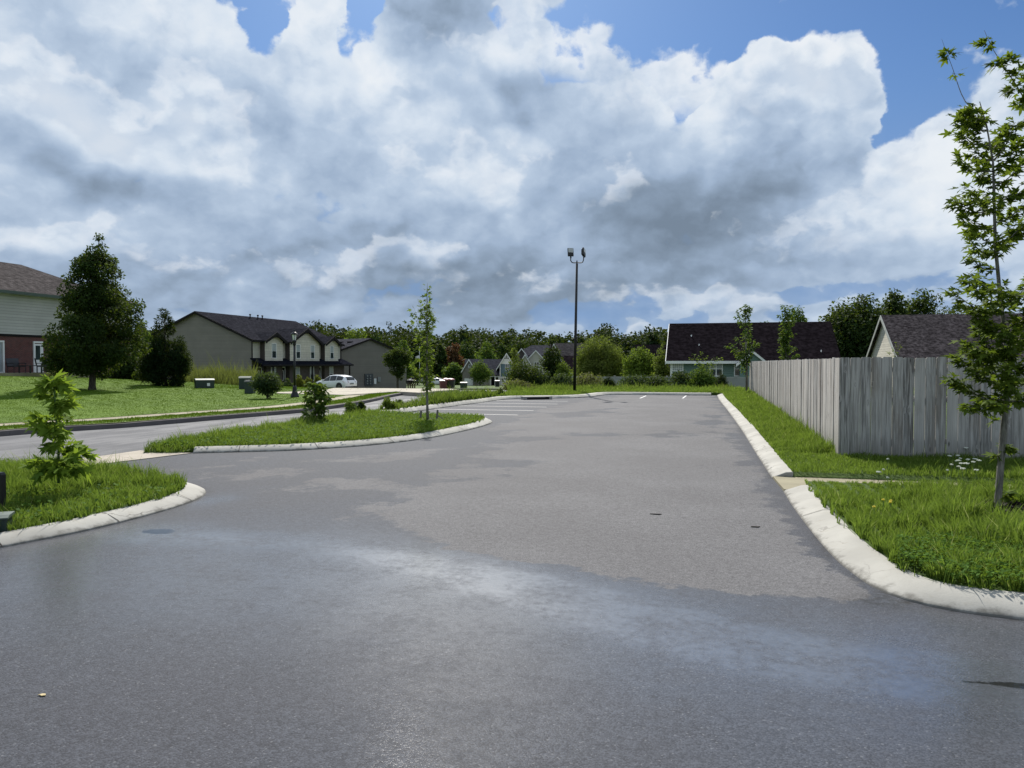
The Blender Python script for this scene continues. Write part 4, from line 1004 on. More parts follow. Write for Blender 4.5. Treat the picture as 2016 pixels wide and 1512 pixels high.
# ------------------------------------------------------------------ grass: bent blades, one object per patch
def blades(name, label, poly, dens, hfun, leaf='grass', seed=0, wid=0.007, lean=.55, zoff=0.11, zfun=None, cat='grass', maxd=70, clumpy=.32, holes=(), wk=.00075):
    rng = np.random.default_rng(seed + 900)
    a = np.array(poly); x0, y0 = a.min(0); x1, y1 = a.max(0)
    n = int((x1 - x0) * (y1 - y0) * dens[0])
    x = x0 + (x1 - x0) * rng.random(n); y = y0 + (y1 - y0) * rng.random(n)
    D = -SA * x + CA * y; lat = CA * x + SA * y
    ok = (D > 1.5) & (np.abs(lat) < D * .80 + 2.5) & (D < maxd)
    ok &= rng.random(n) < np.clip(dens[1] / np.maximum(D, 1), 0, 1)
    x, y = x[ok], y[ok]; k = pip(x, y, poly)
    for hx, hy, hr in holes: k &= np.hypot(x - hx, y - hy) > hr
    x, y = x[k], y[k]; n = len(x)
    D = -SA * x + CA * y
    # tussocks: pull blades towards random centres
    g = np.floor(x / .22) * 57.31 + np.floor(y / .22) * 91.7; s1 = np.modf(np.sin(g) * 43758.5)[0]; s2 = np.modf(np.sin(g * 1.7) * 24634.6)[0]; s3 = np.abs(np.modf(np.sin(g * 2.3) * 9634.1)[0])
    cx = (np.floor(x / .22) + .5 + s1 * .4) * .22; cy = (np.floor(y / .22) + .5 + s2 * .4) * .22
    x = x + (cx - x) * clumpy; y = y + (cy - y) * clumpy
    big = np.abs(np.modf(np.sin(np.floor(x / 1.1) * 12.99 + np.floor(y / 1.1) * 78.2) * 43758.5)[0])
    h = hfun(x, y) * (.40 + .65 * rng.random(n)) * (.80 + .4 * s3) * (.72 + .3 * np.sin(x * 2.3 + 2 * np.sin(y * 1.9)) ** 2 + .3 * np.sin(y * 2.9 + 1.5 * np.sin(x * 2.1)) ** 2)
    h = np.where(rng.random(n) < .03, h * 1.6, h)
    w = np.maximum(wid * (.6 + .8 * rng.random(n)), D * wk)
    ang = rng.random(n) * 2 * np.pi; bd = np.arctan2(y - cy, x - cx) + rng.normal(0, .9, n)
    le = h * lean * (.3 + rng.random(n)) * 1.0
    lx, ly = np.cos(bd) * le, np.sin(bd) * le
    wx, wy = np.cos(ang) * w * .5, np.sin(ang) * w * .5
    z = base_h(x, y) + zoff if zfun is None else zfun(x, y)
    z = z - .01
    droop = np.clip(le / h - .55, 0, 1) * h * .5
    V = np.empty((n, 5, 3))
    V[:, 0] = np.stack([x - wx, y - wy, z], 1); V[:, 1] = np.stack([x + wx, y + wy, z], 1)
    V[:, 2] = np.stack([x + lx * .38 + wx * .8, y + ly * .38 + wy * .8, z + h * .62], 1); V[:, 3] = np.stack([x + lx * .38 - wx * .8, y + ly * .38 - wy * .8, z + h * .62], 1)
    V[:, 4] = np.stack([x + lx, y + ly, z + h - droop], 1)
    b = np.arange(n) * 5
    lo = np.stack([b, b + 1, b + 2, b + 3, b + 3, b + 2, b + 4], 1).ravel()
    stt = np.stack([np.arange(n) * 7, np.arange(n) * 7 + 4], 1).ravel()
    lo1 = .5 + .25 * (np.sin(x * .9 + 1.3 * np.sin(y * .7)) + np.sin(y * 1.25 + 1.7 * np.sin(x * .55 + 2)))
    lo2 = .5 + .25 * (np.sin(x * 3.1 + 2 * np.sin(y * 2.3)) + np.sin(y * 3.7 + 2 * np.sin(x * 2.9)))
    tint = np.clip(-.02 + .42 * rng.random(n) + .16 * s3 + .26 * lo1 + .22 * lo2, 0, 1)
    tint = np.where(rng.random(n) < .05, 1.0, tint)
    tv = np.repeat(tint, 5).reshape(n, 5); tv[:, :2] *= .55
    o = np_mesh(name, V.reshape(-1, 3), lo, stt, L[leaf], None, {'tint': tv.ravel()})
    return tag(o, label, cat, kind='stuff')

# ------------------------------------------------------------------ grass and weeds
def h_right(x, y): return (0.115 - (.06 - .03 * sstep(2.6, 3.6, x)) * (y < 14.6)) + .03 * sstep(1.5, 2.6, x) + .11 * np.exp(-((x - 2.1) / .3) ** 2) * (y > 14.5)
blades('grass', 'strip of bright uncut grass between white kerb and wooden fence', RIGHT1[:len(rb1)] + [(1.3, 11.98), (10, 11.98), (10, 14.15), (2.25, 14.3), (2.2, 42), (.7, 41.9)], (2100, 13.0), h_right, seed=1, clumpy=.10)
blades('grass', 'lush near grass around the young maple on the right', RIGHT2, (3400, 7.5), lambda x, y: .14 + .09 * sstep(1.6, 2.6, x) * sstep(5.5, 7.5, y) * (1 - .6 * sstep(8.6, 10.5, y)) - .10 * sstep(9.3, 10.6, y) * (1 - .6 * sstep(2.2, 3.0, x)), seed=2, wid=.008, holes=[(3.18, 9.15, .62), (3.2, 8.7, .4)])
blades('grass', 'uncut grass on the left island beside the wet asphalt', LEFTI, (3000, 8.5), lambda x, y: .125 + .12 * np.exp(-(((x + 8.4) / 1.4) ** 2 + ((y - 8.7) / .8) ** 2)) + .05 * sstep(-7, -9, x), seed=3, wid=.008, zoff=.085)
blades('grass', 'grass with clover on the island carrying two young trees', ISLAND, (1500, 15.0), lambda x, y: .105 + .11 * sstep(-9.2, -10.3, x), seed=4, zfun=lambda x, y: .015 + .08 * sstep(12.3, 13.6, y), holes=[(-7.75, 20.66, .3)])
blades('grass', 'grass verge along the far end of the car park', FAR, (420, 40.0), lambda x, y: .12 + .06 * np.clip((y - 42) / 6, 0, 1), seed=5, zoff=.125)
blades('grass', 'trimmed grass band between street kerb and pavement', VERGE, (700, 22.0), lambda x, y: .06 + 0 * x, 'lawnblade', seed=6, zoff=.15, clumpy=.2)
LAWNP = list(LAWN_E) + [(-18, 50), (-30, 58), (-52, 58), (-52, 14)]
blades('grass', 'mown sloping lawn in front of the brick house', LAWNP, (420, 28.0), lambda x, y: .040 + 0 * x, 'lawnblade', seed=7, wk=.0004, zoff=.175, clumpy=.1, lean=.8)
WEEDP = [(-10.15, 24.3), (-10.9, 24.3), (-11.0, 30), (-10.95, 35), (-10.3, 37.5), (-9.7, 36.6), (-9.75, 34), (-10.0, 29), (-10.2, 26)]
blades('tall_weeds', 'tall arching weeds growing between street and car park kerb', WEEDP, (420, 30.0), lambda x, y: .22 + .24 * sstep(27.0, 29.0, y) * (1 - .5 * sstep(33, 36, y)), 'weed', 8, .016, .75, .12, cat='weeds', clumpy=.75)
WE2 = [gndT(u, v, .1) for u, v in [(372, 762), (470, 775), (484, 770), (500, 757), (470, 745), (380, 748)]]
blades('tall_grass', 'pale seeding tall grass patch against the taupe gable wall', [lay(u, D) for u, D in [(352, 60), (505, 57), (510, 70), (345, 74)]], (60, 70.0), lambda x, y: 1.15 + .35 * np.sin(x * 1.3), 'tan', 9, .03, .35, .17, cat='tall grass', maxd=90, clumpy=.5)
blades('tall_grass', 'rank weeds at the foot of the bushes by the light pole', [lay(u, D) for u, D in [(1000, 43), (1120, 44), (1300, 46), (1460, 47), (1460, 50), (1000, 52)]], (90, 45.0), lambda x, y: .30 + .15 * np.sin(x * 2.1) * np.cos(y), 'weed', 10, .02, .5, .12, cat='weeds', maxd=90)
# clover and broad weeds in the near grass
def clover(name, label, poly, n, sz, seed, zoff=.11):
    rng = np.random.default_rng(seed); a = np.array(poly); x0, y0 = a.min(0); x1, y1 = a.max(0)
    x = x0 + (x1 - x0) * rng.random(n); y = y0 + (y1 - y0) * rng.random(n); k = pip(x, y, poly); x, y = x[k], y[k]; n = len(x)
    C = np.stack([x, y, zoff + .03 + .09 * rng.random(n)], 1)
    o = leaves(name, C, np.array([0, 0, 1.]) + rdir(rng, n) * .55, rdir(rng, n) * [1, 1, .2], sz * (.6 + .8 * rng.random(n)), rng.random(n), 'ovate', L['clover'])
    return tag(o, label, 'ground cover', kind='stuff')
clover('clover', 'dark clover creeping to the kerb on the near right', [(1.42, 6.55), (1.75, 6.12), (2.3, 6.02), (4.2, 5.98), (4.2, 7.2), (2.4, 7.6), (1.6, 7.3)], 15000, .032, 5)
clover('clover', 'broad leaved weeds among the left island grass', LEFTI, 5000, .045, 6, .09)
clover('clover', 'clover speckled through the grass of the middle island', ISLAND, 9000, .05, 7, .10)

# ------------------------------------------------------------------ trees and shrubs
def P3(u, v, D):
    """point at depth D seen at (u, v)"""
    x, y = lay(u, D)
    return (x, y, EYE + (HV - v) / FPX * D)
def px(n, D): return n * D / FPX
def branch(o, pts, D0):
    """world points relative to o for a drawn branch: pts = (u, v, depth shift)"""
    return [tuple(np.array(P3(u, v, D0 + d)) - o) for u, v, d in pts]

# near maple on the right
D0 = 8.26; ox, oy, oz = P3(1968, 1012, D0); o3 = np.array((ox, oy, 0.10))
tk = [(1968, 1016, 0, .058), (1969, 990, 0, .050), (1974, 900, 0, .046), (1981, 800, .02, .042), (1984, 740, .03, .036), (1978, 660, .05, .030), (1966, 580, .05, .027), (1955, 480, 0, .023), (1951, 380, 0, .019), (1948, 320, 0, .014), (1934, 250, -.02, .010), (1920, 205, -.05, .006)]
trk = [tuple(np.array(P3(u, v, D0 + d)) - o3) + (r * .76,) for u, v, d, r in tk]
br = []
rr = random.Random(4)
def bspec(u0, v0, u1, v1, d1, nl, rad=.010, sp=.13, bend=-12):
    um, vm_ = (u0 + u1) / 2, (v0 + v1) / 2 - bend
    br.append((branch(o3, [(u0, v0, 0), (um, vm_, d1 * .5), (u1, v1, d1)], D0), rad, nl, sp))
for a in [  # left-hand sprays
    (1981, 790, 1868, 742, .1, 40), (1981, 780, 1900, 800, -.35, 34), (1983, 760, 1885, 700, .3, 40), (1983, 750, 1900, 672, -.2, 46), (1980, 720, 1925, 640, .45, 44), (1978, 690, 1930, 690, -.4, 46), (1976, 660, 1920, 610, -.25, 44), (1970, 620, 1868, 570, .15, 46), (1968, 600, 1900, 545, -.3, 40), (1964, 570, 1920, 545, .4, 40),
    (1958, 530, 1905, 505, .1, 26), (1957, 500, 1900, 468, -.2, 26), (1955, 480, 1912, 445, .3, 24), (1953, 450, 1895, 432, .0, 26), (1952, 420, 1868, 392, .15, 30), (1952, 400, 1895, 372, -.3, 28), (1950, 380, 1875, 398, .25, 22), (1950, 360, 1920, 330, .25, 26), (1949, 340, 1880, 312, -.1, 26), (1948, 320, 1900, 280, .2, 28), (1942, 290, 1880, 262, -.15, 32), (1938, 260, 1878, 232, .1, 30), (1930, 240, 1892, 212, -.1, 34), (1928, 225, 1905, 240, .2, 30),
    # right-hand sprays run out of the frame
    (1984, 790, 2060, 760, .1, 40), (1984, 770, 2080, 700, .3, 48), (1985, 740, 2070, 660, -.3, 48), (1980, 700, 2050, 600, .2, 48), (1975, 650, 2045, 590, -.2, 48), (1970, 600, 2030, 545, .3, 44), (1966, 580, 2080, 560, -.1, 40),
    (1956, 500, 1995, 440, .2, 26), (1955, 480, 2020, 430, -.2, 30), (1953, 440, 2010, 400, .1, 34), (1951, 400, 2035, 350, -.1, 40), (1950, 370, 2010, 310, .2, 40), (1949, 340, 2000, 280, -.2, 40), (1948, 320, 1990, 245, .1, 40), (1945, 300, 1965, 250, .3, 36),
    (1955, 500, 1955, 470, -.35, 22), (1952, 420, 1950, 380, -.4, 28), (1970, 620, 1970, 560, -.5, 36), (1980, 710, 1985, 650, -.5, 44), (1983, 770, 1990, 720, -.5, 34), (1982, 800, 1950, 790, -.45, 18),
]: bspec(*a)
# second leader and bare-stemmed top shoots
br.append((branch(o3, [(1984, 745, 0), (2010, 660, .1), (2040, 520, .2), (2050, 380, .25), (2040, 280, .2)], D0), .022, 60, .16))
br.append((branch(o3, [(1924, 228, -.05), (1900, 214, -.05), (1884, 190, -.05), (1866, 140, -.05), (1852, 105, -.05), (1844, 84, -.05)], D0), .006, 0, .1))
br.append((branch(o3, [(1858, 116, -.05), (1862, 110, -.02)], D0), .003, 13, .10)); br.append((branch(o3, [(1866, 150, -.05), (1874, 152, 0)], D0), .003, 3, .05))
br.append((branch(o3, [(2042, 290, .2), (2020, 225, .15), (1995, 180, .1), (1968, 140, .05), (1942, 100, 0), (1927, 68, 0)], D0), .010, 0, .1))
for (u, v, n) in ((1932, 92, 12), (1955, 132, 16), (1975, 125, 14), (1990, 150, 16), (1985, 180, 16), (2004, 205, 14), (2018, 170, 14), (2030, 235, 20)):
    br.append((branch(o3, [(u + 4, v + 6, .05), (u - 2, v, 0)], D0), .003, n, .12))
br.append((branch(o3, [(1975, 880, 0), (1992, 888, .0)], D0), .004, 12, .09)); br.append((branch(o3, [(1972, 900, 0), (1960, 895, .0)], D0), .003, 4, .06)); br.append((branch(o3, [(1969, 985, 0), (1985, 970, .0)], D0), .004, 8, .08)); br.append((branch(o3, [(1975, 830, 0), (1958, 825, .0)], D0), .003, 3, .04))
br = [(p, r, int(n * (3.2 if p[0][2] < 2.0 else 1.9)), s) for p, r, n, s in br]
grown('young_maple', 'tall young maple with grey trunk rising out of frame before the wooden fence', 'tree', ox, oy, trk, br, 'maple', 'maple', .104, 'bark', 3, None, 0.10, droop=.25, upn=.75)
rng = np.random.default_rng(3)
mb = MB()
for k in range(620):
    a, q = rng.random() * 6.283, math.sqrt(rng.random()) * .55; zz = .10 + .07 * (1 - q / .6) + rng.random() * .02
    c = Vector((q * math.cos(a) * 1.15, q * math.sin(a), zz)); d = Vector(rdir(rng, 1)[0]) * (.02 + .03 * rng.random()); e = Vector(rdir(rng, 1)[0]) * .010
    mb.prism([c - d - e, c + d - e, c + d + e, c - d + e], (0, 0, .008))
mb.lathe([(.57, .06), (.52, .115), (.32, .155), (.02, .175)], 20)
tag(mb.build('mulch', M['mulch'], None, False, (ox + .07, oy - .03, 0)), 'black mulch heaped round the trunk of the right maple', 'mulch', kind='stuff')

# lime sapling on the left island
D1 = 9.35; x1, y1, _ = P3(110, 950, D1); o1 = np.array((x1, y1, .09))
tr1 = [tuple(np.array(P3(u, v, D1)) - o1) + (r,) for u, v, r in [(112, 952, .016), (113, 880, .014), (108, 800, .011), (106, 765, .007), (104, 748, .004)]]
b1 = []
for (ua, va, ub, vb, dd, n, sp) in [(106, 770, 88, 752, .0, 10, .10), (106, 765, 122, 757, .05, 10, .10), (105, 755, 103, 745, .0, 8, .09), (107, 785, 80, 775, .1, 9, .10), (107, 790, 135, 788, .0, 9, .10), (107, 800, 128, 797, -.15, 7, .09), (108, 815, 118, 822, .1, 6, .10), (109, 830, 75, 822, .05, 9, .10), (109, 840, 70, 838, -.1, 8, .10), (110, 850, 95, 845, -.2, 9, .11), (110, 860, 120, 850, -.15, 7, .09),
        (111, 870, 100, 875, -.2, 8, .10), (112, 885, 150, 882, .1, 9, .12), (112, 890, 175, 895, .0, 10, .12), (112, 900, 140, 905, -.3, 9, .12), (112, 905, 80, 915, .1, 10, .12), (112, 910, 55, 915, .0, 11, .13), (112, 920, 75, 930, -.3, 9, .12), (112, 925, 110, 925, -.35, 9, .12), (112, 915, 160, 925, -.1, 8, .12), (108, 810, 107, 800, -.2, 6, .08), (111, 865, 108, 855, .2, 8, .1)]:
    b1.append((branch(o1, [(ua, va, 0), ((ua + ub) / 2, (va + vb) / 2 - 3, dd / 2), (ub, vb, dd)], D1), .003, int(n * 2.8), sp * 1.1))
grown('sapling', 'lime green sapling with star shaped leaves on the near left island', 'sapling', x1, y1, tr1, b1, 'sapling', 'maple', .165, 'stem', 5, None, .09, droop=.45, upn=.6)
# dark sapling on the middle island
D2 = 20.6; x2, y2, _ = P3(620, 847, D2); o2 = np.array((x2, y2, .10)); rr = random.Random(9)
tr2 = [tuple(np.array(P3(u, v, D2)) - o2) + (r,) for u, v, r in [(622, 848, .03), (621, 815, .026), (620, 785, .018), (618, 757, .006)]]
b2 = []
for k in range(44):
    f = k / 43; v = 838 - 82 * f; w = [18, 22, 21, 20, 17, 23, 26, 28, 26, 18, 9][min(10, int(f * 10.99))] * (.5 + .6 * rr.random()); s = rr.choice((-1, 1))
    b2.append((branch(o2, [(620, v + 4, 0), (620 + s * w * .5, v - 1, rr.uniform(-.15, .15)), (620 + s * w, v + rr.uniform(-4, 4), rr.uniform(-.3, .3))], D2), .006, 19, .17))
grown('sapling', 'bushy dark green sapling standing on the middle island near the street', 'sapling', x2, y2, tr2, b2, 'green', 'ovate', .15, 'bark', 6, None, .10, droop=.4)
# staked young tree on the middle island
D3 = 21.5; x3, y3, _ = P3(842, 826, D3); o3b = np.array((x3, y3, .10)); rr = random.Random(11)
tr3 = [tuple(np.array(P3(u, v, D3)) - o3b) + (r,) for u, v, r in [(842, 828, .045), (841, 800, .036), (840, 740, .030), (841, 680, .024), (841, 620, .016), (841, 575, .008), (842, 558, .003)]]
b3 = []
for (ub, vb, dd, n, va) in [(842, 562, 0, 14, 585), (844, 578, .1, 8, 600), (836, 590, 0, 8, 610), (826, 590, 0, 16, 640), (822, 588, .1, 12, 640), (813, 602, .1, 8, 660), (814, 612, 0, 9, 660), (818, 628, .1, 18, 670), (800, 632, 0, 12, 672), (806, 636, .2, 12, 680), (822, 645, -.2, 22, 690), (842, 606, 0, 24, 640), (852, 610, .1, 20, 640), (834, 612, -.2, 16, 640), (846, 625, -.2, 24, 650), (862, 622, 0, 16, 650), (838, 635, .2, 22, 660), (852, 640, .2, 18, 670), (828, 660, 0, 24, 700), (850, 655, -.2, 24, 690), (840, 668, .2, 24, 700), (822, 668, .1, 16, 705),
        (836, 690, -.3, 28, 720), (850, 690, .2, 24, 720), (826, 702, 0, 20, 735), (846, 712, .1, 26, 740), (834, 722, -.2, 26, 745), (812, 715, .1, 18, 750), (810, 722, -.1, 18, 752), (820, 730, .2, 18, 755), (808, 736, 0, 12, 758), (846, 735, -.2, 22, 760), (850, 745, 0, 24, 765), (838, 748, .25, 22, 765), (854, 738, .2, 16, 765), (842, 755, -.2, 16, 770), (840, 640, 0, 20, 665), (846, 700, -.3, 22, 720), (840, 600, .1, 14, 620)]:
    b3.append((branch(o3b, [(841, va, 0), ((841 + ub) / 2, (va + vb) / 2 + 4, dd / 2), (ub, vb, dd)], D3), .008, int(n * 1.15), .15))
grown('young_tree', 'slender staked young tree on the middle island in front of the mailboxes', 'tree', x3, y3, tr3, b3, 'bright', 'maple', .13, 'bark', 7, None, .10, droop=.3, upn=.6)
mb = MB(); rng = np.random.default_rng(8)
mb.lathe([(.36, .04), (.30, .11), (.14, .13), (.02, .135)], 18)
tag(mb.build('mulch', M['mulch'], None, False, (x3, y3, 0.03)), 'small dark mulch ring at the foot of the staked tree', 'mulch', kind='stuff')

# the large left tree and its neighbours
def put(f, name, label, cat, u, D, hpx, rpx, **k):
    x, y = lay(u, D); return f(name, label, cat, x, y, px(hpx, D), px(rpx, D), **k)
x, y = lay(181, 40)
tree('shade_tree', 'big dark rounded pyramidal tree shading the lawn before the brick house', 'tree', x, y, 8.6, 2.98, 'pyramid', .10, 'darktree', 'ovate', 40000, .13, 120, .60, .15, 'barkdark', 1, None, .75, .16, 16, lean=(.45, .1), shrink=.95)
x, y = lay(326, 47)
tree('cypress', 'dark conical evergreen at the corner of the taupe townhouse', 'evergreen tree', x, y, 5.15, 1.68, 'cone', .02, 'cypress', 'lance', 20000, .20, 150, .30, .08, 'barkdark', 2, None, 1.1, .4, 4)
put(tree, 'leafy_tree', 'mid green tree squeezed between the big lawn tree and the cypress', 'tree', 282, 74, 132, 28, prof='oval', z0=.12, leaf='green', nleaf=5000, lsize=.26, ncl=50, seed=3)
put(shrub, 'hedge_bush', 'dark spreading hedge bush behind the big lawn tree', 'bush', 255, 58, 62, 36, leaf='darktree', kind='diamond', nleaf=3600, lsize=.22, ncl=40, seed=4)
put(shrub, 'hedge_bush', 'low dark bush left of the cypress foot', 'bush', 290, 55, 40, 22, leaf='darktree', kind='diamond', nleaf=1800, lsize=.2, ncl=24, seed=5)
put(shrub, 'round_shrub', 'clipped straw coloured round shrub before the red brick wall', 'shrub', 113, 50, 24, 19, leaf='tan', kind='lance', nleaf=1800, lsize=.16, ncl=22, seed=6)
x, y = lay(527, 33.2)
shrub('burning_bush', 'dome shaped dark shrub on a short trunk beside the street lamp', 'shrub', x, y, 1.18, .74, 'shrub', 'ovate', 7000, .075, 46, 'vase', 7, None, .16, .22)
for i, (u, D, hp, rp, lf, lb) in enumerate([(588, 82, 34, 10, 'gold', 'golden round shrub right behind the street lamp post'), (606, 83, 30, 9, 'gold', 'golden shrub half hidden between lamp post and sapling'), (624, 84, 34, 10, 'gold', 'golden clipped shrub nearest the white hatchback'), (565, 81, 26, 12, 'shrub', 'low dark green shrub at the townhouse wall left of the lamp'), (545, 82, 30, 10, 'shrub', 'dark shrub below the first ground floor window')]):
    put(shrub, 'foundation_shrub', lb, 'shrub', u, D, hp, rp, leaf=lf, kind='diamond', nleaf=1500, lsize=.17, ncl=20, seed=20 + i, group='shrubs along the townhouse front')
for i, (u, D, hp, rp, lf, lb) in enumerate([(690, 23.6, 32, 13, 'green', 'broad leafy bush at the back edge of the middle island'), (710, 24.0, 25, 6.5, 'shrub', 'narrow upright dark shrub beside the end of the parking kerb'), (764, 26.3, 24, 13, 'bright', 'bright bush just beyond the pale parking kerb'), (786, 28, 14, 9, 'shrub', 'small spiky dark plant right of the bright kerb bush'), (985, 37.5, 14, 7, 'shrub', 'last dark little shrub at the far end of the weed strip'), (952, 36.0, 14, 9, 'shrub', 'low dark shrub among the weeds before the blue house'), (920, 35, 14, 12, 'shrub', 'low spreading shrub in the weed strip under the bins')]):
    put(shrub, 'roadside_shrub', lb, 'shrub', u, D, hp, rp, leaf=lf, kind='lance' if i in (0, 2, 3) else 'ovate', nleaf=900, lsize=.11, ncl=16, seed=40 + i, group='shrubs along the parking kerb')
x, y = lay(783, 92)
tree('street_tree', 'vase shaped dark tree before the brown grey gable', 'tree', x, y, 5.4, 1.75, 'vase', .22, 'darktree', 'diamond', 6000, .20, 60, .5, .14, 'barkdark', 8, None, .85, .3, 12)
far = [  # u, D, top v, half width px, profile, leaf, label
    (705, 165, 638, 36, 'oval', 'bright', 'yellow green tree rising over the brown grey roof'), (740, 175, 650, 24, 'oval', 'forest2', 'rounded green tree right of the yellow green one'), (792, 150, 668, 30, 'oval', 'green', 'green tree behind the vase shaped street tree'),
    (822, 160, 682, 26, 'oval', 'forest2', 'dull green tree behind the staked sapling'), (866, 170, 676, 15, 'column', 'darktree', 'dark narrow tree left of the rust coloured one'), (893, 172, 671, 25, 'oval', 'rust', 'rust brown tree above the green shrubs'),
    (892, 160, 712, 24, 'mound', 'green', 'green tree under the rust brown crown'), (918, 185, 705, 14, 'oval', 'bright', 'light green tree at the corner of the blue house'), (915, 210, 668, 30, 'oval', 'forest2', 'grey green tree behind the stone gable'),
    (958, 200, 668, 26, 'oval', 'green', 'bright crowned tree behind the blue house roof'), (988, 215, 672, 24, 'oval', 'forest2', 'green tree over the blue gable'), (1025, 215, 652, 30, 'oval', 'forest2', 'broad tree behind the grey roofed house'), (1050, 205, 664, 26, 'oval', 'forest', 'dark tree above the grey hipped roof'),
    (1085, 200, 656, 22, 'oval', 'forest2', 'small round tree left of the light pole'), (1170, 150, 660, 40, 'oval', 'forest', 'dark tree behind the brown roofed house'), (1285, 130, 650, 34, 'oval', 'forest', 'dark tree at the left end of the long roof')]
for i, (u, D, tv, hw, pf, lf, lb) in enumerate(far):
    x, y = lay(u, D); h = EYE + (HV - tv) / FPX * D - H(x, y)
    tree('background_tree', lb, 'tree', x, y, h, px(hw, D), pf, .12, lf, 'clump', 2600, .42, 46, None, None, 'barkdark', 60 + i, 'trees beyond the houses', .8, .25, 4)
x, y = lay(945, 148); tree('ornamental_tree', 'rounded leafy tree hiding the porch of the blue house', 'tree', x, y, 5.2, 2.3, 'oval', .08, 'green', 'diamond', 3400, .30, 44, None, None, 'barkdark', 80)
# thicket at the end of the car park
x, y = lay(1086, 56); tree('thicket_tree', 'tall dark columnar tree in the thicket left of the light pole', 'tree', x, y, 3.75, .78, 'column', .03, 'darktree', 'ovate', 5200, .15, 60, .34, .05, 'barkdark', 81)
x, y = lay(1012, 60); tree('thicket_tree', 'thin grey green sapling overlapping the blue gable', 'tree', x, y, 3.3, .62, 'oval', .15, 'olive', 'ovate', 1300, .15, 26, .24, .035, 'bark', 82)
for i, (u, D, tv, hw, lf, lb) in enumerate([(1030, 52, 716, 30, 'darktree', 'loose green bush at the left end of the thicket'), (1058, 53, 728, 26, 'shrub', 'grey green bush in the middle of the thicket'), (1108, 54, 716, 15, 'bright', 'loose bush with yellow tips right of the dark column'), (1104, 52, 742, 24, 'shrub', 'dark low bush at the foot of the light pole'), (1018, 47, 757, 26, 'tan', 'straw green weedy clump at the thicket corner'),
        (1160, 52, 742, 30, 'tan', 'brownish loose bush before the pale fence'), (1250, 53, 746, 30, 'shrub', 'dark bush under the bright tree by the pale fence'), (1292, 54, 742, 24, 'shrub', 'spreading bush left of the sage green house'), (1340, 53, 738, 28, 'shrub', 'leafy bush below the lattice window'), (1378, 52, 730, 24, 'green', 'rank bush in front of the double window'), (1400, 53, 742, 20, 'shrub', 'low bush beside the small evergreen')]):
    x, y = lay(u, D); h = EYE + (HV - tv) / FPX * D - H(x, y)
    shrub('thicket_bush', lb, 'bush', x, y, h * 1.22, px(hw, D) * 1.25, lf, 'ovate', 3800, .13, 40, 'mound', 90 + i, 'bushes at the end of the car park')
for i, (u, D, tv, hw, lb) in enumerate([(1198, 50, 735, 15, 'small dark conical evergreen before the pale fence'), (1421, 50, 728, 14, 'dark bushy evergreen below the right window of the green house')]):
    x, y = lay(u, D); h = EYE + (HV - tv) / FPX * D - H(x, y)
    tree('evergreen', lb, 'evergreen shrub', x, y, h, px(hw, D), 'cone', .02, 'cypress', 'lance', 3600, .12, 60, .16, .03, 'barkdark', 110 + i, None, 1.0, .4, 3)
# arching bush with yellow tips
D4 = 53; x4, y4 = lay(1388, D4); o4 = np.array((x4, y4, H(x4, y4))); rr = random.Random(5); b4 = []
for (u, v) in [(1358, 702), (1365, 696), (1378, 690), (1392, 700), (1412, 703), (1424, 704), (1418, 710), (1372, 712), (1400, 716), (1384, 725), (1396, 735), (1376, 740)]:
    b4.append((branch(o4, [(1388, 768, 0), ((1388 + u) / 2, (750 + v) / 2 - 14, rr.uniform(-.2, .2)), (u, v + 3, rr.uniform(-.4, .4))], D4), .012, 44, .26))
grown('arching_shrub', 'arching yellow green shrub across the wall of the green house', 'shrub', x4, y4, [(0, 0, -.05, .04), (0, 0, .3, .03)], b4, 'bright', 'ovate', .17, 'barkdark', 12, None, H(x4, y4), droop=.4)
x, y = lay(1183, 76); tree('willow_tree', 'broad olive green tree with drooping shoots behind the pale fence', 'tree', x, y, EYE + 58 / FPX * 76 - H(x, y), px(62, 76), 'mound', .12, 'olive', 'lance', 16000, .30, 110, .62, .12, 'barkdark', 121, None, .9, .3, 10)
x, y = lay(1262, 70); tree('bright_tree', 'bright green tree right of the broad olive one', 'tree', x, y, EYE + 36 / FPX * 70 - H(x, y), px(40, 70), 'oval', .1, 'bright', 'ovate', 7000, .19, 60, None, .08, 'barkdark', 122)
x, y = lay(1302, 66); tree('loose_tree', 'loose grey green sapling touching the end of the dark roof', 'tree', x, y, EYE + 42 / FPX * 66 - H(x, y), px(22, 66), 'column', .1, 'olive', 'ovate', 2600, .17, 36, None, .05, 'bark', 123)
# young trees by the wooden fence
D5 = 41.0; x5, y5, _ = P3(1467, 775, D5); o5 = np.array((x5, y5, .11)); rr = random.Random(21); b5 = []
tr5 = [tuple(np.array(P3(u, v, D5)) - o5) + (r,) for u, v, r in [(1470, 777, .06), (1470, 720, .05), (1467, 660, .035), (1466, 620, .02), (1468, 600, .006)]]
for (u, v, va, n) in [(1470, 600, 620, 26), (1478, 604, 625, 26), (1462, 606, 628, 24), (1450, 612, 640, 22), (1445, 622, 645, 14), (1470, 622, 640, 26), (1458, 632, 655, 20), (1476, 640, 660, 18), (1466, 648, 670, 24), (1450, 664, 690, 20), (1474, 660, 680, 22), (1440, 676, 700, 22), (1432, 679, 700, 14), (1446, 690, 710, 26), (1484, 670, 700, 26), (1492, 674, 700, 20), (1480, 686, 710, 28), (1462, 690, 715, 30), (1454, 700, 720, 28), (1474, 700, 725, 26), (1462, 710, 730, 20), (1468, 676, 700, 28), (1462, 725, 740, 14)]:
    b5.append((branch(o5, [(1469, va, 0), ((1469 + u) / 2, (va + v) / 2 + 2, rr.uniform(-.2, .2)), (u, v, rr.uniform(-.5, .5))], D5), .014, n * 2, .24))
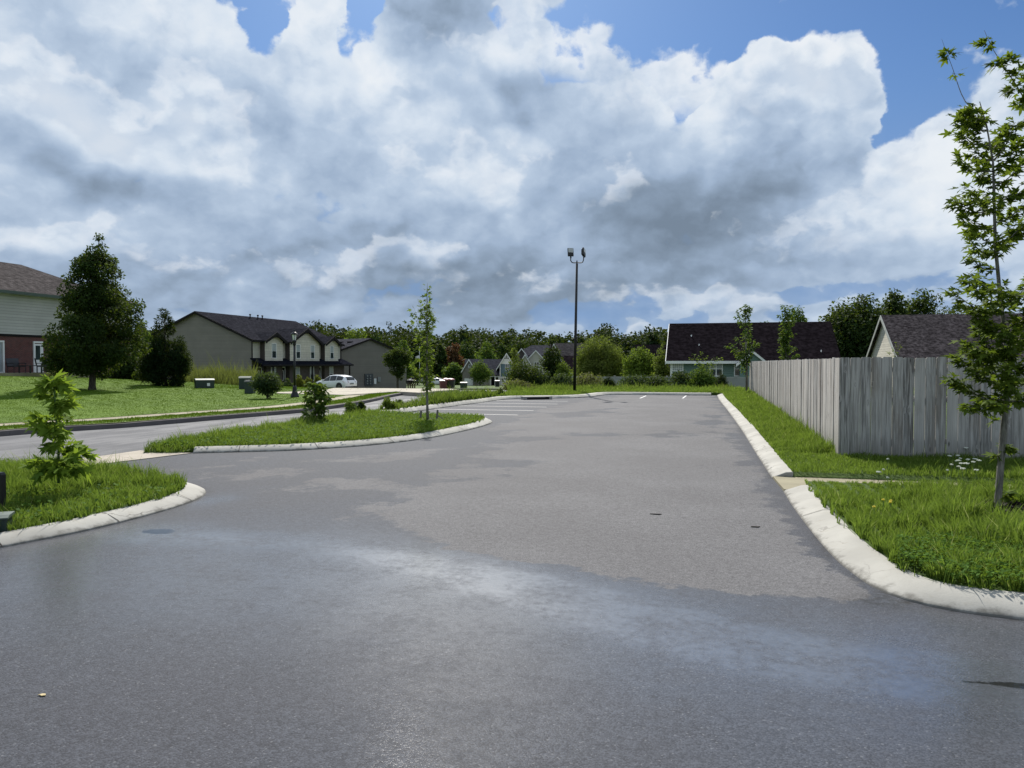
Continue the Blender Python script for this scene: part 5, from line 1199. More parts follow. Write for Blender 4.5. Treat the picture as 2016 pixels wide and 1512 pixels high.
grown('young_tree', 'young tree with green tiers at the far end of the wooden fence', 'tree', x5, y5, tr5, b5, 'green', 'ovate', .17, 'bark', 22, None, .11)
D6 = 47.0; x6, y6 = lay(1546, D6); o6 = np.array((x6, y6, H(x6, y6))); rr = random.Random(23); b6 = []
tr6 = [(0, 0, -.05, .07), (0, 0, 1.2, .06), (.05, 0, 2.6, .04), (0, 0, 4.0, .01)]
for k in range(40):
    v = rr.uniform(600, 706); f = (v - 600) / 106; w = [10, 16, 20, 16, 14, 16, 20, 18, 20, 26, 30][int(f * 10)]; u = 1546 + rr.uniform(-1, 1) * w
    b6.append((branch(o6, [(1546, v + 22, 0), ((1546 + u) / 2, v + 8, rr.uniform(-.2, .2)), (u, v, rr.uniform(-.5, .5))], D6), .012, 36, .26))
grown('young_tree', 'young tree behind the wooden fence against the dark roof', 'tree', x6, y6, tr6, b6, 'green', 'ovate', .18, 'bark', 24)
x, y = lay(1760, 44.0); z_ = H(x, y)
grown('fence_weed', 'pale leafy shoot poking over the wooden fence before the cream gable', 'plant', x, y, [(0, 0, -.05, .03), (0, 0, 1.2, .02), (.05, 0, 2.7, .006)], [([(0, 0, 1.6), (-.25, 0, 2.0), (-.3, .1, 2.25)], .006, 26, .2), ([(0, 0, 1.9), (.2, 0, 2.4), (.22, .1, 2.75)], .006, 26, .2), ([(0, 0, 1.5), (.1, 0, 2.0), (.0, .1, 2.5)], .006, 26, .2)], 'olive', 'ovate', .14, 'bark', 31)
for i, (u, D, tv, hw, pf, lf, n, lb) in enumerate([(1568, 92, 602, 32, 'oval', 'green', 6000, 'light topped tree behind the young fence tree'), (1505, 96, 628, 24, 'oval', 'green', 3600, 'pale green tree peeping over the long dark roof'), (1612, 96, 628, 14, 'oval', 'green', 2000, 'small tree between the long roof and the dark grove'),
        (1690, 78, 580, 62, 'oval', 'darktree', 15000, 'huge dark tree left of the cream gable'), (1755, 86, 566, 30, 'oval', 'darktree', 6500, 'tall dark tree with ragged top behind the cream gable'), (1818, 88, 568, 54, 'oval', 'darktree', 9000, 'broad dark tree above the stained brown roof'), (1655, 92, 604, 34, 'oval', 'darktree', 6000, 'dark tree at the left edge of the grove'), (1885, 92, 590, 48, 'oval', 'darktree', 4500, 'dark tree left of the near maple crown'), (1960, 90, 596, 44, 'oval', 'darktree', 5000, 'dark tree behind the near maple')]):
    x, y = lay(u, D); h = EYE + (HV - tv) / FPX * D - H(x, y)
    tree('grove_tree', lb, 'tree', x, y, h, px(hw, D) * 1.5, pf, .1, lf, 'diamond', int(n * 1.5), .34, 90, None, None, 'barkdark', 140 + i, 'trees behind the right hand houses', .85, .25, 8)

# distant wood on the rising ground: one continuous mass of crowns
rng = np.random.default_rng(77); Cs = []; Ns = []; Ts = []; Ti = []
ridge = [(300, 640), (420, 636), (590, 632), (640, 630), (700, 644), (760, 634), (800, 636), (860, 650), (900, 640), (960, 646), (1040, 640), (1100, 652), (1130, 646), (1200, 638), (1240, 652), (1290, 640), (1340, 644), (1440, 640), (1560, 650), (1800, 640), (2300, 636)]
for k in range(330):
    u = rng.uniform(250, 2250); D = rng.choice([232, 255, 285, 320]) + rng.uniform(-10, 10)
    x, y = lay(u, D); tv = np.interp(u, *zip(*ridge)) + (320 - D) * .10 + rng.uniform(-8, 5)
    zt = EYE + (HV - tv) / FPX * D; z0 = H(x, y); h = zt - z0; r = rng.uniform(5.5, 9.5)
    C, Nn, Tp, ti, _ = crown(rng, 'oval', h * .12, h - 1.2, r, 26, r * .38, 900, .85, .3)
    Cs.append(C + [x, y, z0]); Ns.append(Nn); Ts.append(Tp); Ti.append(ti * .6 + .4 * rng.random())
n_ = sum(map(len, Cs))
o = leaves('woodland', np.concatenate(Cs), np.concatenate(Ns), np.concatenate(Ts), rng.uniform(.55, 1.1, n_), np.concatenate(Ti), 'clump', L['forest'])
tag(o, 'dark wooded hillside closing the view behind the houses', 'woods', kind='stuff')

# ------------------------------------------------------------------ buildings
UP = Vector((0, 0, 1))
def panel(c, a, n, w, h, t, mb, z=UP):
    """rectangle of thickness t standing on a wall: centre c, along a, outward n"""
    c, a, n, z = Vector(c), Vector(a), Vector(n), Vector(z)
    p = [c - a * w / 2 - z * h / 2, c + a * w / 2 - z * h / 2, c + a * w / 2 + z * h / 2, c - a * w / 2 + z * h / 2]
    if (p[1] - p[0]).cross(p[3] - p[0]).dot(n) > 0: p = p[::-1]
    mb.prism([q + n * t for q in p][::-1] if False else p, n * t); return mb
def window(par, c, a, n, w, h, style='sash', frame='white', pane='glass', fw=0.07, blind=None):
    c, a, n = Vector(c), Vector(a).normalized(), Vector(n).normalized(); mb = MB()
    for s in (-1, 1):
        panel(c + a * s * (w / 2 - fw / 2), a, n, fw, h, .05, mb)
        panel(c + UP * s * (h / 2 - fw / 2), a, n, w - 2 * fw, fw, .05, mb)
    if style == 'sash': panel(c, a, n, w - 2 * fw, fw * .8, .04, mb)
    if style == 'grid':
        for k in range(1, 5): panel(c + a * (w - 2 * fw) * (k / 5 - .5), a, n, .03, h - 2 * fw, .035, mb)
        for k in range(1, 5): panel(c + UP * (h - 2 * fw) * (k / 5 - .5), a, n, w - 2 * fw, .03, .032, mb)
    if style == 'double':
        panel(c, a, n, fw, h - 2 * fw, .045, mb)
        panel(c, a, n, w - 2 * fw, fw * .8, .04, mb)
    f = mb.build('window', M[frame], par)
    m2 = MB(); panel(c, a, n, w - 2 * fw + .01, h - 2 * fw + .01, .018, m2); m2.build('pane', M[pane], f)
    if blind:
        m3 = MB(); panel(c + UP * h * .24 + n * .004, a, n, w - 2 * fw, h * .40, .018, m3); m3.build('blind', M['blind'], f)
    return f
def roof_gable(mb, x0, x1, y0, y1, ze, zr, axis='y', ov=.35, ovg=.35, th=.14, xm=None):
    """two roof slopes over a rectangle; ridge runs along axis"""
    if axis == 'y':
        m = (x0 + x1) / 2 if xm is None else xm
        for s, xe in ((-1, x0), (1, x1)):
            k = (zr - ze) / abs(m - xe); xo = xe + s * ov
            q = [(xo, y0 - ovg, ze - k * ov), (m, y0 - ovg, zr), (m, y1 + ovg, zr), (xo, y1 + ovg, ze - k * ov)]
            mb.prism(q, (0, 0, th))
    else:
        m = (y0 + y1) / 2 if xm is None else xm
        for s, ye in ((-1, y0), (1, y1)):
            k = (zr - ze) / abs(m - ye); yo = ye + s * ov
            q = [(x0 - ovg, yo, ze - k * ov), (x0 - ovg, m, zr), (x1 + ovg, m, zr), (x1 + ovg, yo, ze - k * ov)]
            mb.prism(q, (0, 0, th))
    return mb
def wall_gable(mb, x0, x1, y0, y1, ze, zr, axis='y', zb=-.8):
    if axis == 'y':
        m = (x0 + x1) / 2; mb.prism([(x0, y0, zb), (x1, y0, zb), (x1, y0, ze), (m, y0, zr), (x0, y0, ze)], (0, y1 - y0, 0))
    else:
        m = (y0 + y1) / 2; mb.prism([(x0, y0, zb), (x0, y1, zb), (x0, y1, ze), (x0, m, zr), (x0, y0, ze)], (x1 - x0, 0, 0))
    return mb
def rake(mb, x0, x1, y, ze, zr, ov=.35, th=.20, dep=.05, dz=0):
    """trim boards along a gable in the plane y"""
    m = (x0 + x1) / 2; k = (zr - ze) / (m - x0)
    zo = ze - k * ov + dz; a, b, zp = x0 - ov, x1 + ov, zr + dz
    mb.prism([(a, y, zo - th), (m, y, zp - th), (b, y, zo - th), (b, y, zo), (m, y, zp), (a, y, zo)], (0, -dep, 0))
    return mb
def yu(u, xw):
    """y where column u meets the world plane x = xw"""
    k = (u - CX) / FPX; D = xw / (-SA + CA * k); return CA * D + SA * k * D
def xu(u, yw):
    k = (u - CX) / FPX; D = yw / (CA + SA * k); return -SA * D + CA * k * D
X1, Y1, YN, XN = Vector((1, 0, 0)), Vector((0, 1, 0)), Vector((0, -1, 0)), Vector((-1, 0, 0))

# ---- taupe townhouse row
bx, by = -48.6, 75.3; bz = -0.88
t = thing('townhouse', 'taupe two storey townhouse row with cream gabled bays and charcoal roof', 'townhouse', bx, by, bz)
W, LEN, ZE, ZR = 13.8, 21.1, 5.2, 8.25
mb = wall_gable(MB(), -W, 0, 0, LEN, ZE, ZR); mb.build('wall', M['taupe'], t)
mb = roof_gable(MB(), -W, 0, 0, LEN, ZE, ZR, 'y', .45, .35); roof = mb.build('roof', M['roofblk'], t)
mb = rake(MB(), -W, 0, -.36, ZE, ZR, .45, .26, .04, .12); rake(mb, -W, 0, LEN + .40, ZE, ZR, .45, .26, .04, .12)
mb.box(.40, .50, -.36, LEN + .36, ZE - .32, ZE - .10); mb.build('trim', M['trimblk'], t)
for yy in (9.5, 11.2, 12.2):
    mb = MB(); mb.tube([(-6.3, yy, ZR - .35), (-6.3, yy, ZR + .30)], .07, 8); mb.lathe([(.13, .26), (.13, .36), (.02, .42)], 8, (-6.3, yy, ZR)); mb.build('vent_pipe', M['trimblk'], roof)
mb = MB(); mb.box(.0, .03, .16, LEN - .16, 2.9, ZE - .05); mb.build('front_wall', M['creamsid'], t)
bays = []
PXB = bx + .65
for (u0, u1, up, vp) in ((522, 557, 546, 652), (571, 629, 607, 645.5), (640, 666, 658, 660.5)):
    y0, y1 = yu(u0, PXB) - by, yu(u1, PXB) - by; bays.append((y0, y1))
    m = (y0 + y1) / 2; zr = ZE - .05 + (y1 - y0) / 2 * .42
    mb = MB(); mb.prism([(.031, y0, 2.45), (.031, y1, 2.45), (.031, y1, ZE - .1), (.031, m, zr), (.031, y0, ZE - .1)], (.60, 0, 0)); b = mb.build('bay', M['umber'], t)
    mb = MB(); mb.prism([(.634, y0 + .01, 2.45), (.634, y1 - .01, 2.45), (.634, y1 - .01, ZE - .1), (.634, m, zr - .01), (.634, y0 + .01, ZE - .1)], (.02, 0, 0)); mb.build('bay_front', M['shake'], b)
    k = .42; mb = MB(); ov = .42
    for s, ye in ((-1, y0), (1, y1)):
        yo = ye + s * ov
        mb.prism([(1.02, yo, ZE - .05 - k * ov), (1.02, m, zr + .05), (-4.5, m, zr + .05), (-4.5, yo, ZE - .05 - k * ov)], (0, 0, .13))
    mb.build('bay_roof', M['roofblk'], b)
    mb = MB()
    for s, ye in ((-1, y0), (1, y1)):
        yo = ye + s * ov
        mb.prism([(1.021, yo, ZE - .27 - k * ov), (1.021, m, zr - .20), (1.021, m, zr + .17), (1.021, yo, ZE + .06 - k * ov)], (.05, 0, 0))
    mb.prism([(.95, m - .62, zr - .45), (.95, m + .62, zr - .45), (.95, m, zr - .14)], (.06, 0, 0))
    mb.build('gable_trim', M['trimblk'], b)
for (uc, w) in ((539.5, 1.0), (587, 1.0), (615.3, 1.0), (653.3, 1.0)):
    yy = yu(uc, PXB) - by
    window(t, (.655, yy, 3.98), Y1, X1, w, 1.72, blind=True); window(t, (.56, yy, 1.25), Y1, X1, w, 1.75, blind=True)
mb = MB()
mb.prism([(.03, -.35, 3.15), (1.62, -.35, 2.42), (1.62, -.35, 2.30), (.03, -.35, 3.0)], (0, LEN + .95, 0)); mb.build('porch_roof', M['roofnavy'], t)
mb = MB(); mb.box(1.62, 1.70, -.36, LEN + .61, 2.24, 2.42); mb.box(.04, 1.6, -.30, LEN + .5, 2.22, 2.27); mb.build('porch_fascia', M['trimblk'], t)
gb = [(yu(526, PXB) - by, yu(557.5, PXB) - by), (yu(571.5, PXB) - by, yu(630.5, PXB) - by), (yu(640.5, PXB) - by, LEN)]
for y0, y1 in gb:
    mb = MB(); mb.box(.031, .56, y0, y1, -.6, 2.24); mb.build('brick_wall', M['darkbrick'], t)
mb = MB(); mb.box(.031, .05, .1, LEN - .1, -.4, 2.24); mb.build('entry_wall', M['umber'], t)
for k, yy in enumerate((yu(508.5, bx + .06) - by, (gb[0][1] + gb[1][0]) / 2, (gb[1][1] + gb[2][0]) / 2)):
    mb = MB(); panel((.051, yy, 1.0), Y1, X1, .95, 2.05, .05, mb); d = mb.build('door', M['trimblk'], t)
    mb = MB()
    for s in (-1, 1): panel((.051, yy + s * .53, 1.04), Y1, X1, .10, 2.12, .07, mb)
    panel((.051, yy, 2.10), Y1, X1, 1.16, .10, .07, mb); mb.build('frame', M['white'], d)
    mb = MB(); ring = [(.115, yy + .22 * math.cos(q), 1.15 + .62 * math.sin(q)) for q in np.linspace(0, 2 * math.pi, 25)]; mb.tube(ring, .035, 6, False); mb.build('oval_light', M['white'], d)
for yy, z1 in ((-.04, 5.0), (LEN + .02, 5.0)):
    mb = MB(); mb.box(.04, .13, yy - .05, yy + .05, 3.0, z1); mb.build('downspout', M['trimblk'], t)
for yy in (-.22, gb[0][0] - .1, yu(603, PXB) - by, LEN - .2):
    mb = MB(); mb.box(1.40, 1.54, yy - .07, yy + .07, -.3, 2.25); mb.build('porch_post', M['trimblk'], t)

# ---- brown-grey building beyond it, turned towards the street
x, y = lay(728, 112); t = thing('apartment_building', 'brown grey gabled building with meters on its blank wall', 'apartment building', x, y, -1.58, R(64.25))
HWD = 7.1; mb = wall_gable(MB(), -HWD, HWD, 0, 24, 4.55, 6.75); mb.build('wall', M['taupe2'], t)
rf = roof_gable(MB(), -HWD, HWD, 0, 24, 4.55, 6.75, 'y', .4, .3).build('roof', M['roofgrey'], t)
rake(MB(), -HWD, HWD, -.31, 4.55, 6.75, .4, .25, .04, .12).build('trim', M['trimblk'], t)
for k in range(6):
    mb = MB(); yy = 1.6 + k * 2.2; mb.box(-2.2, -1.7, yy, yy + .75, 6.12, 6.42); mb.build('roof_vent', M['trimblk'], rf)
mb = MB(); mb.box(-1.0, .55, -.12, -.002, .0, 1.75); b = mb.build('meter_board', M['meterdark'], t)
for i in range(2):
    for j in range(4):
        mb = MB(); mb.tube([(-.62 + i * .55, -.12, .35 + j * .36), (-.62 + i * .55, -.26, .35 + j * .36)], .12, 10); mb.build('meter', M['metergrey'], b)
mb = MB(); mb.box(.72, 1.12, -.12, -.002, .25, 1.05); mb.build('white_box', M['white'], t)
mb = MB(); mb.box(1.4, 1.9, -.18, -.002, .55, 1.25); mb.build('grey_box', M['metergrey'], t)

# ---- brick house on the left
bx, by = -46.0, 54.0; bz = 1.02
t = thing('brick_house', 'two storey house of red brick below pale siding with brown hipped roof', 'house', bx, by, bz)
Y0 = -26.0
mb = MB(); mb.box(-11, 0, Y0, 0, -.8, 2.58); mb.build('brick_wall', M['redbrick'], t)
mb = MB(); mb.box(-11.02, .03, Y0, .03, 2.58, 5.45); mb.build('siding_wall', M['greysid'], t)
mb = MB(); mb.box(.031, .05, Y0, .04, 2.50, 2.66); mb.build('band', M['trimblk'], t)
e = .45; zr = 8.15; hx = -5.5
mb = MB(); A, B_, C_, D_ = (-11 - e, Y0, 5.42), (e, Y0, 5.42), (e, e, 5.42), (-11 - e, e, 5.42); r0, r1 = (hx, Y0, zr), (hx, -5.2, zr)
mb.prism([B_, C_, r1, r0], (0, 0, .13)); mb.prism([C_, D_, r1], (0, 0, .13)); mb.prism([D_, A, r0, r1], (0, 0, .13)); rf = mb.build('roof', M['rooftan'], t)
mb = MB(); mb.box(.03, e, Y0, e, 5.33, 5.41); mb.box(-11 - e, .03, .03, e, 5.33, 5.41); mb.build('soffit', M['vinyl'], t)
mb = MB(); mb.box(e - .01, e + .11, Y0, e + .1, 5.36, 5.56); mb.build('gutter', M['utilitytop'], t)
for yy in (-17.3, -12.6):
    mb = MB(); mb.box(-4.9, -4.3, yy, yy + .8, 7.78, 8.12); mb.build('roof_vent', M['trimblk'], rf)
mb = MB(); mb.tube([(-2.9, -13.2, 6.6), (-2.9, -13.2, 7.35)], .07, 8); mb.lathe([(.17, 0), (.08, .22)], 10, (-2.9, -13.2, 6.83)); mb.build('vent_pipe', M['trimblk'], rf)
ya, yb = yu(65.5, bx) - by, yu(84, bx) - by; ym = (ya + yb) / 2; w = yb - ya
mb = MB(); panel((.002, ym, 1.02), Y1, X1, w * .80, 2.04, .05, mb); d = mb.build('door', M['white'], t)
mb = MB(); panel((.053, ym - .03, 1.42), Y1, X1, w * .48, 1.0, .012, mb); mb.build('pane', M['glass'], d)
mb = MB()
for s in (-1, 1): panel((.002, ym + s * w * .45, 1.06), Y1, X1, w * .10, 2.12, .08, mb)
panel((.002, ym, 2.16), Y1, X1, w, .12, .08, mb); mb.build('frame', M['white'], d)
mb = MB(); mb.tube([(.05, ym + w * .31, 1.0), (.12, ym + w * .31, 1.0)], .03, 8); mb.build('handle', M['black'], d)
y0, y1 = yu(-22, bx) - by, yu(8, bx) - by; ym = (y0 + y1) / 2; w = y1 - y0
mb = MB()
for q in (y0 + .06, ym, y1 - .06): panel((.002, q, 1.05), Y1, X1, .12, 2.1, .08, mb)
panel((.002, ym, 2.14), Y1, X1, w, .12, .08, mb); panel((.002, ym, .05), Y1, X1, w - .3, .1, .07, mb); d = mb.build('patio_door', M['white'], t)
mb = MB(); panel((.002, ym, 1.1), Y1, X1, w - .3, 2.0, .03, mb); mb.build('pane', M['blind'], d)
for (u0, u1) in ((150, 158), (205, 216)):
    y0, y1 = yu(u0, bx) - by, yu(u1, bx) - by; window(t, (.0, (y0 + y1) / 2, 1.45), Y1, X1, (y1 - y0) * 1.0, 1.4, blind=True)
mb = MB(); mb.slab([(-46, 33), (-43.2, 33), (-43.2, 53), (-46, 53)], 0.6, 1.05)
o = mb.build('patio', M['walk']); o['kind'] = 'structure'

# ---- blue house with garage
x, y = lay(960, 152); t = thing('blue_house', 'slate blue two storey gabled house with white garage door', 'house', x, y, None, YAW)
q = 152 / FPX
def lx(u): return (u - 960) * q
zg = H(x, y)
def lz(v): return EYE + (HV - v) * q - zg
g0, g1 = lx(910.5), lx(936)
wall_gable(MB(), g0, g1, 0, 6, lz(729), lz(708)).build('stone_wall', M['stone'], t)
mb = MB(); mb.box(g1, lx(984), 1.0, 8, -.5, lz(731)); mb.build('wall', M['creamsid'], t)
mb = roof_gable(MB(), g0, g1, 0, 4, lz(729), lz(708), 'y', .25, .3); roof_gable(mb, g0 + .4, lx(986), 1, 9, lz(731), lz(708), 'x', .4, .2)
mb.build('roof', M['roofgrey'], t)
mb = rake(MB(), g0, g1, -.3, lz(729), lz(708), .25, .3, .08, .13); mb.build('rake_trim', M['white'], t)
b0, b1 = lx(984), lx(1010.5)
mb = rake(MB(), b0, b1, -.75, lz(717), lz(696), .7, .30, .08, .13)
mb.build('rake_trim', M['white'], t)
wall_gable(MB(), b0, b1, -.4, 7, lz(717), lz(696)).build('garage_wing', M['bluesid'], t)
mb = MB(); m = (b0 + b1) / 2; k = (lz(696) - lz(717)) / (m - b0)
mb.prism([(b0 + .05, -.42, lz(716.5)), (b1 - .05, -.42, lz(716.5)), (m, -.42, lz(698))], (0, -.03, 0)); mb.build('gable_panel', M['white'], t)
mb = roof_gable(MB(), b0, b1, -.4, 8, lz(717), lz(696), 'y', .7, .35); mb.build('wing_roof', M['roofgrey'], t)
mb = MB()
for dx in (-.3, 0, .3): panel((m + dx, -.46, lz(703)), X1, YN, .07, .55, .05, mb)
panel((m, -.46, lz(705.5)), X1, YN, 1.0, .09, .06, mb); mb.build('gable_bracket', M['trimblk'], t)
mb = MB(); mb.box(b0, b1, -.46, -.402, lz(744), lz(741.5))
for xx in (b0 + .08, b1 - .08): mb.box(xx - .09, xx + .09, -.45, -.402, -.3, lz(717))
mb.build('corner_trim', M['white'], t)
mb = MB(); mb.box(b0 + .25, b1 - .2, -.44, -.402, -.05, lz(744.3)); gd = mb.build('garage_door', M['white'], t)
for k in range(4): m2 = MB(); cx = b0 + .25 + (b1 - b0 - .45) * (k + .5) / 4; m2.box(cx - .19, cx + .19, -.45, -.441, lz(747.5), lz(745.3)); m2.build('pane', M['glass'], gd)
window(t, (m + .12, -.402, lz(723)), X1, YN, .80, 1.35, 'double')
mb = MB(); mb.box(lx(914.5), lx(931), -.05, -.003, -.1, lz(745)); mb.build('garage_door', M['white'], t)
window(t, (lx(924), -.003, lz(721)), X1, YN, .4, .7)
mb = MB(); mb.prism([(lx(964), -.9, lz(738)), (lx(964), 1.0, lz(729)), (lx(964), 1.0, lz(731)), (lx(964), -.9, lz(740))], (lx(983.5) - lx(964), 0, 0)); mb.build('porch_roof', M['roofgrey'], t)
mb = MB(); mb.box(lx(964), lx(983.5), -.86, -.7, lz(741.5), lz(739.5))
for u in (966, 975, 982.5): mb.box(lx(u) - .12, lx(u) + .12, -.86, -.62, -.2, lz(741.5))
mb.build('porch_post', M['white'], t)
window(t, (lx(978), .998, lz(750)), X1, YN, .8, 1.3)
mb = MB(); panel((lx(970.5), .998, lz(752)), X1, YN, .9, 2.1, .05, mb); mb.build('door', M['trimblk'], t)

# ---- grey roofed house and brown roofed house further right
x, y = lay(1045, 140); t = thing('grey_house', 'pale house with grey hipped roof and two small white gables', 'house', x, y, None, YAW); q = 140 / FPX; zg = H(x, y)
def lx(u): return (u - 1045) * q
mb = MB(); mb.box(lx(1012), lx(1098), 0, 8, -.5, lz(701)); mb.build('wall', M['creamsid'], t)
mb = MB(); e0, e1, zz = lx(1009), lx(1101), lz(701)
r0, r1 = (lx(1048), 4, lz(680)), (lx(1081), 4, lz(680)); a, b, c, d = (e0, -.4, zz), (e1, -.4, zz), (e1, 8.4, zz), (e0, 8.4, zz)
for pl in ([a, b, r1, r0], [b, c, r1], [c, d, r0, r1], [d, a, r0]): mb.prism(pl, (0, 0, .13))
mb.build('roof', M['roofgrey'], t)
for (ul, ur, ve, vr, yy, wm) in ((1025, 1041, 712, 699, -2.6, 'creamsid'), (1034, 1074, 712, 691, -1.8, 'creamsid'), (1017, 1036, 699, 687, -.8, 'umber')):
    wall_gable(MB(), lx(ul), lx(ur), yy, 1, lz(ve), lz(vr)).build('gable_wall', M[wm], t)
    roof_gable(MB(), lx(ul), lx(ur), yy, 3.5, lz(ve), lz(vr), 'y', .3, .25).build('gable_roof', M['roofgrey'], t)
    rake(MB(), lx(ul), lx(ur), yy - .26, lz(ve), lz(vr), .3, .22, .06, .13).build('rake_trim', M['white'], t)
window(t, (lx(1033), -2.602, lz(719)), X1, YN, .7, 1.2); window(t, (lx(1056), -1.802, lz(719)), X1, YN, .9, 1.2, 'double'); window(t, (lx(1066), -1.802, lz(742)), X1, YN, .9, 1.2)
x, y = lay(1120, 106); t = thing('brown_house', 'house with wide brown roof and white raked gable behind the light pole', 'house', x, y, None, YAW); q = 106 / FPX; zg = H(x, y)
def lx(u): return (u - 1120) * q
mb = wall_gable(MB(), lx(1090), lx(1200), 0, 10, lz(726), lz(676), 'x'); mb.build('wall', M['greysid'], t)
roof_gable(MB(), lx(1090), lx(1200), 0, 10, lz(726), lz(676), 'x', .4, .3).build('roof', M['rooftan'], t)
wall_gable(MB(), lx(1079), lx(1100), -.6, 5, lz(702), lz(678)).build('gable_wall', M['creamsid'], t)
roof_gable(MB(), lx(1079), lx(1100), -.6, 5, lz(702), lz(678), 'y', .3, .25).build('gable_roof', M['roofbrn'], t)
rake(MB(), lx(1079), lx(1100), -.86, lz(702), lz(678), .3, .2, .06, .13).build('rake_trim', M['white'], t)
mb = MB(); mb.prism([(lx(1096), -2.6, lz(728)), (lx(1096), 1.6, lz(700)), (lx(1096), 1.6, lz(703)), (lx(1096), -2.6, lz(731))], (lx(1150) - lx(1096), 0, 0)); mb.build('porch_roof', M['roofbrn'], t)
mb = MB(); mb.box(lx(1098), lx(1148), -2.2, -.1, -.5, lz(731)); mb.build('porch_wall', M['greysid'], t)
window(t, (lx(1118), -2.202, lz(742)), X1, YN, 1.1, 1.1, 'double')
x, y = lay(1290, 120); t = thing('far_house', 'dark roofed house glimpsed between the bright trees', 'house', x, y, None, YAW); q = 120 / FPX; zg = H(x, y)
def lx(u): return (u - 1290) * q
wall_gable(MB(), lx(1262), lx(1320), 0, 8, lz(712), lz(679), 'x').build('wall', M['umber'], t)
roof_gable(MB(), lx(1262), lx(1320), 0, 8, lz(712), lz(679), 'x', .3, .3).build('roof', M['roofbrn'], t)

# ---- sage green house with the long dark roof
bx, by = xu(1320, 65.2), 65.2; bz = -0.40; t = thing('green_house', 'sage green bungalow under a long steep dark brown roof', 'house', bx, by, bz)
ze, zr, wd = 2.42, 5.50, 12.75
wall_gable(MB(), 0, wd, 0, 10.6, ze, zr, 'x').build('wall', M['greensid'], t)
rf = roof_gable(MB(), 0, wd, 0, 10.6, ze, zr, 'x', .45, .35).build('roof', M['roofbrn'], t)
mb = MB(); mb.box(-.36, wd + .36, -.60, -.46, ze - .36, ze - .14); mb.build('gutter', M['white'], t)
mb = MB(); mb.prism([(-.36, -.45, ze - .42), (-.36, 5.3, zr - .12), (-.36, 5.3, zr + .12), (-.36, -.45, ze - .16)], (-.05, 0, 0))
mb.box(-.02, .16, -.03, -.001, -.5, ze); mb.build('corner_trim', M['white'], t)
for (u, v) in ((1360, 665), (1376, 684), (1612, 697)):
    xx = xu(u, by + 2) - bx; D_ = 64 + 2; zz = EYE + (HV - v) / FPX * D_ - bz; yy = (zz - ze) / (zr - ze) * 5.3
    mb = MB(); mb.tube([(xx, yy, zz - .3), (xx, yy, zz + .28)], .05, 8); mb.build('vent_pipe', M['white'], rf)
def zv(v, D): return EYE + (HV - v) / FPX * D - bz
for (u0, u1, v0, v1, stl) in ((1322.5, 1345.5, 710, 731, 'grid'), (1397, 1423, 711, 741, 'double'), (1445, 1463, 711, 741, 'sash')):
    xa, xb = xu(u0, by) - bx, xu(u1, by) - bx; window(t, ((xa + xb) / 2, 0, (zv(v0, 63.7) + zv(v1, 63.7)) / 2), X1, YN, xb - xa, zv(v0, 63.7) - zv(v1, 63.7), stl, fw=.08, pane='glass' if stl != 'grid' else 'blind', blind=stl != 'grid')
xc = xu(1482, by - 1) - bx; hw = .98
wall_gable(MB(), xc - hw, xc + hw, -.9, 1, 2.15, 2.98).build('porch_gable', M['greensid'], t)
roof_gable(MB(), xc - hw, xc + hw, -.9, 3, 2.15, 2.98, 'y', .3, .2).build('porch_roof', M['roofbrn'], t)
rake(MB(), xc - hw, xc + hw, -1.11, 2.15, 2.98, .3, .22, .05, .13).build('rake_trim', M['white'], t)

# ---- cream gabled house behind the wooden fence
bx, by = 11.0, 49.9; bz = 0.05; t = thing('cream_house', 'house with cream gable end and stained grey brown roof behind the wooden fence', 'house', bx, by, bz)
ze, zr = 1.95, 4.62
wall_gable(MB(), 0, 15, 0, 9.1, ze, zr, 'x').build('wall', M['creamsid'], t)
rf = roof_gable(MB(), 0, 15, 0, 9.1, ze, zr, 'x', .4, .22).build('roof', M['roofmoss'], t)
k = (zr - ze) / 4.55
for s, ye in ((-1, 0), (1, 9.1)):
    yo = ye + s * .4; mb = MB(); mb.prism([(-.225, yo, ze - k * .4 - .12), (-.225, 4.55, zr - .12), (-.225, 4.55, zr + .13), (-.225, yo, ze - k * .4 + .13)], (-.04, 0, 0)); mb.build('rake_trim', M['vinyl'], t)
mb = MB(); mb.tube([(4.6, 2.9, 3.4), (4.6, 2.9, 4.0)], .05, 8); mb.build('vent_pipe', M['white'], rf)

# ------------------------------------------------------------------ fences
def board_fence(mbv, p, q, nrm, top, bot, pitch=.166, seed=0):
    rng = np.random.default_rng(seed); p, q = Vector(p + (0,)), Vector(q + (0,)); L_ = (q - p).length; d = (q - p) / L_; n = Vector(nrm + (0,)); out = []
    for k in range(int(L_ / pitch)):
        w = pitch - .003 - abs(rng.normal(0, .0025)); c = p + d * ((k + .5) * pitch); th = .018; tl = rng.normal(0, .004); zt = top + rng.normal(0, .007); zb = bot + rng.normal(0, .02); e = .022
        o_ = n * (rng.normal(0, .007)); x0, x1 = -w / 2, w / 2
        pts = [(x0, zb), (x1, zb), (x1 + tl, zt - e), (x1 - e + tl, zt), (x0 + e + tl, zt), (x0 + tl, zt - e)]
        cup = rng.normal(0, .003)
        f = [c + d * a + UP * z + o_ + n * (cup if i in (1, 2) else 0) for i, (a, z) in enumerate(pts)]
        s = len(mbv.v); mbv.prism(f, n * th); out += [rng.random()] * (len(mbv.v) - s)
    return out
def with_tint(o, t):
    a = o.data.attributes.new('tint', 'FLOAT', 'POINT'); a.data.foreach_set('value', np.asarray(t, np.float32)); return o
fxx, fyy = 2.19, 14.2
t = thing('wooden_fence', 'tall weathered grey picket privacy fence turning a corner beside the car park', 'fence', fxx, fyy, .1)
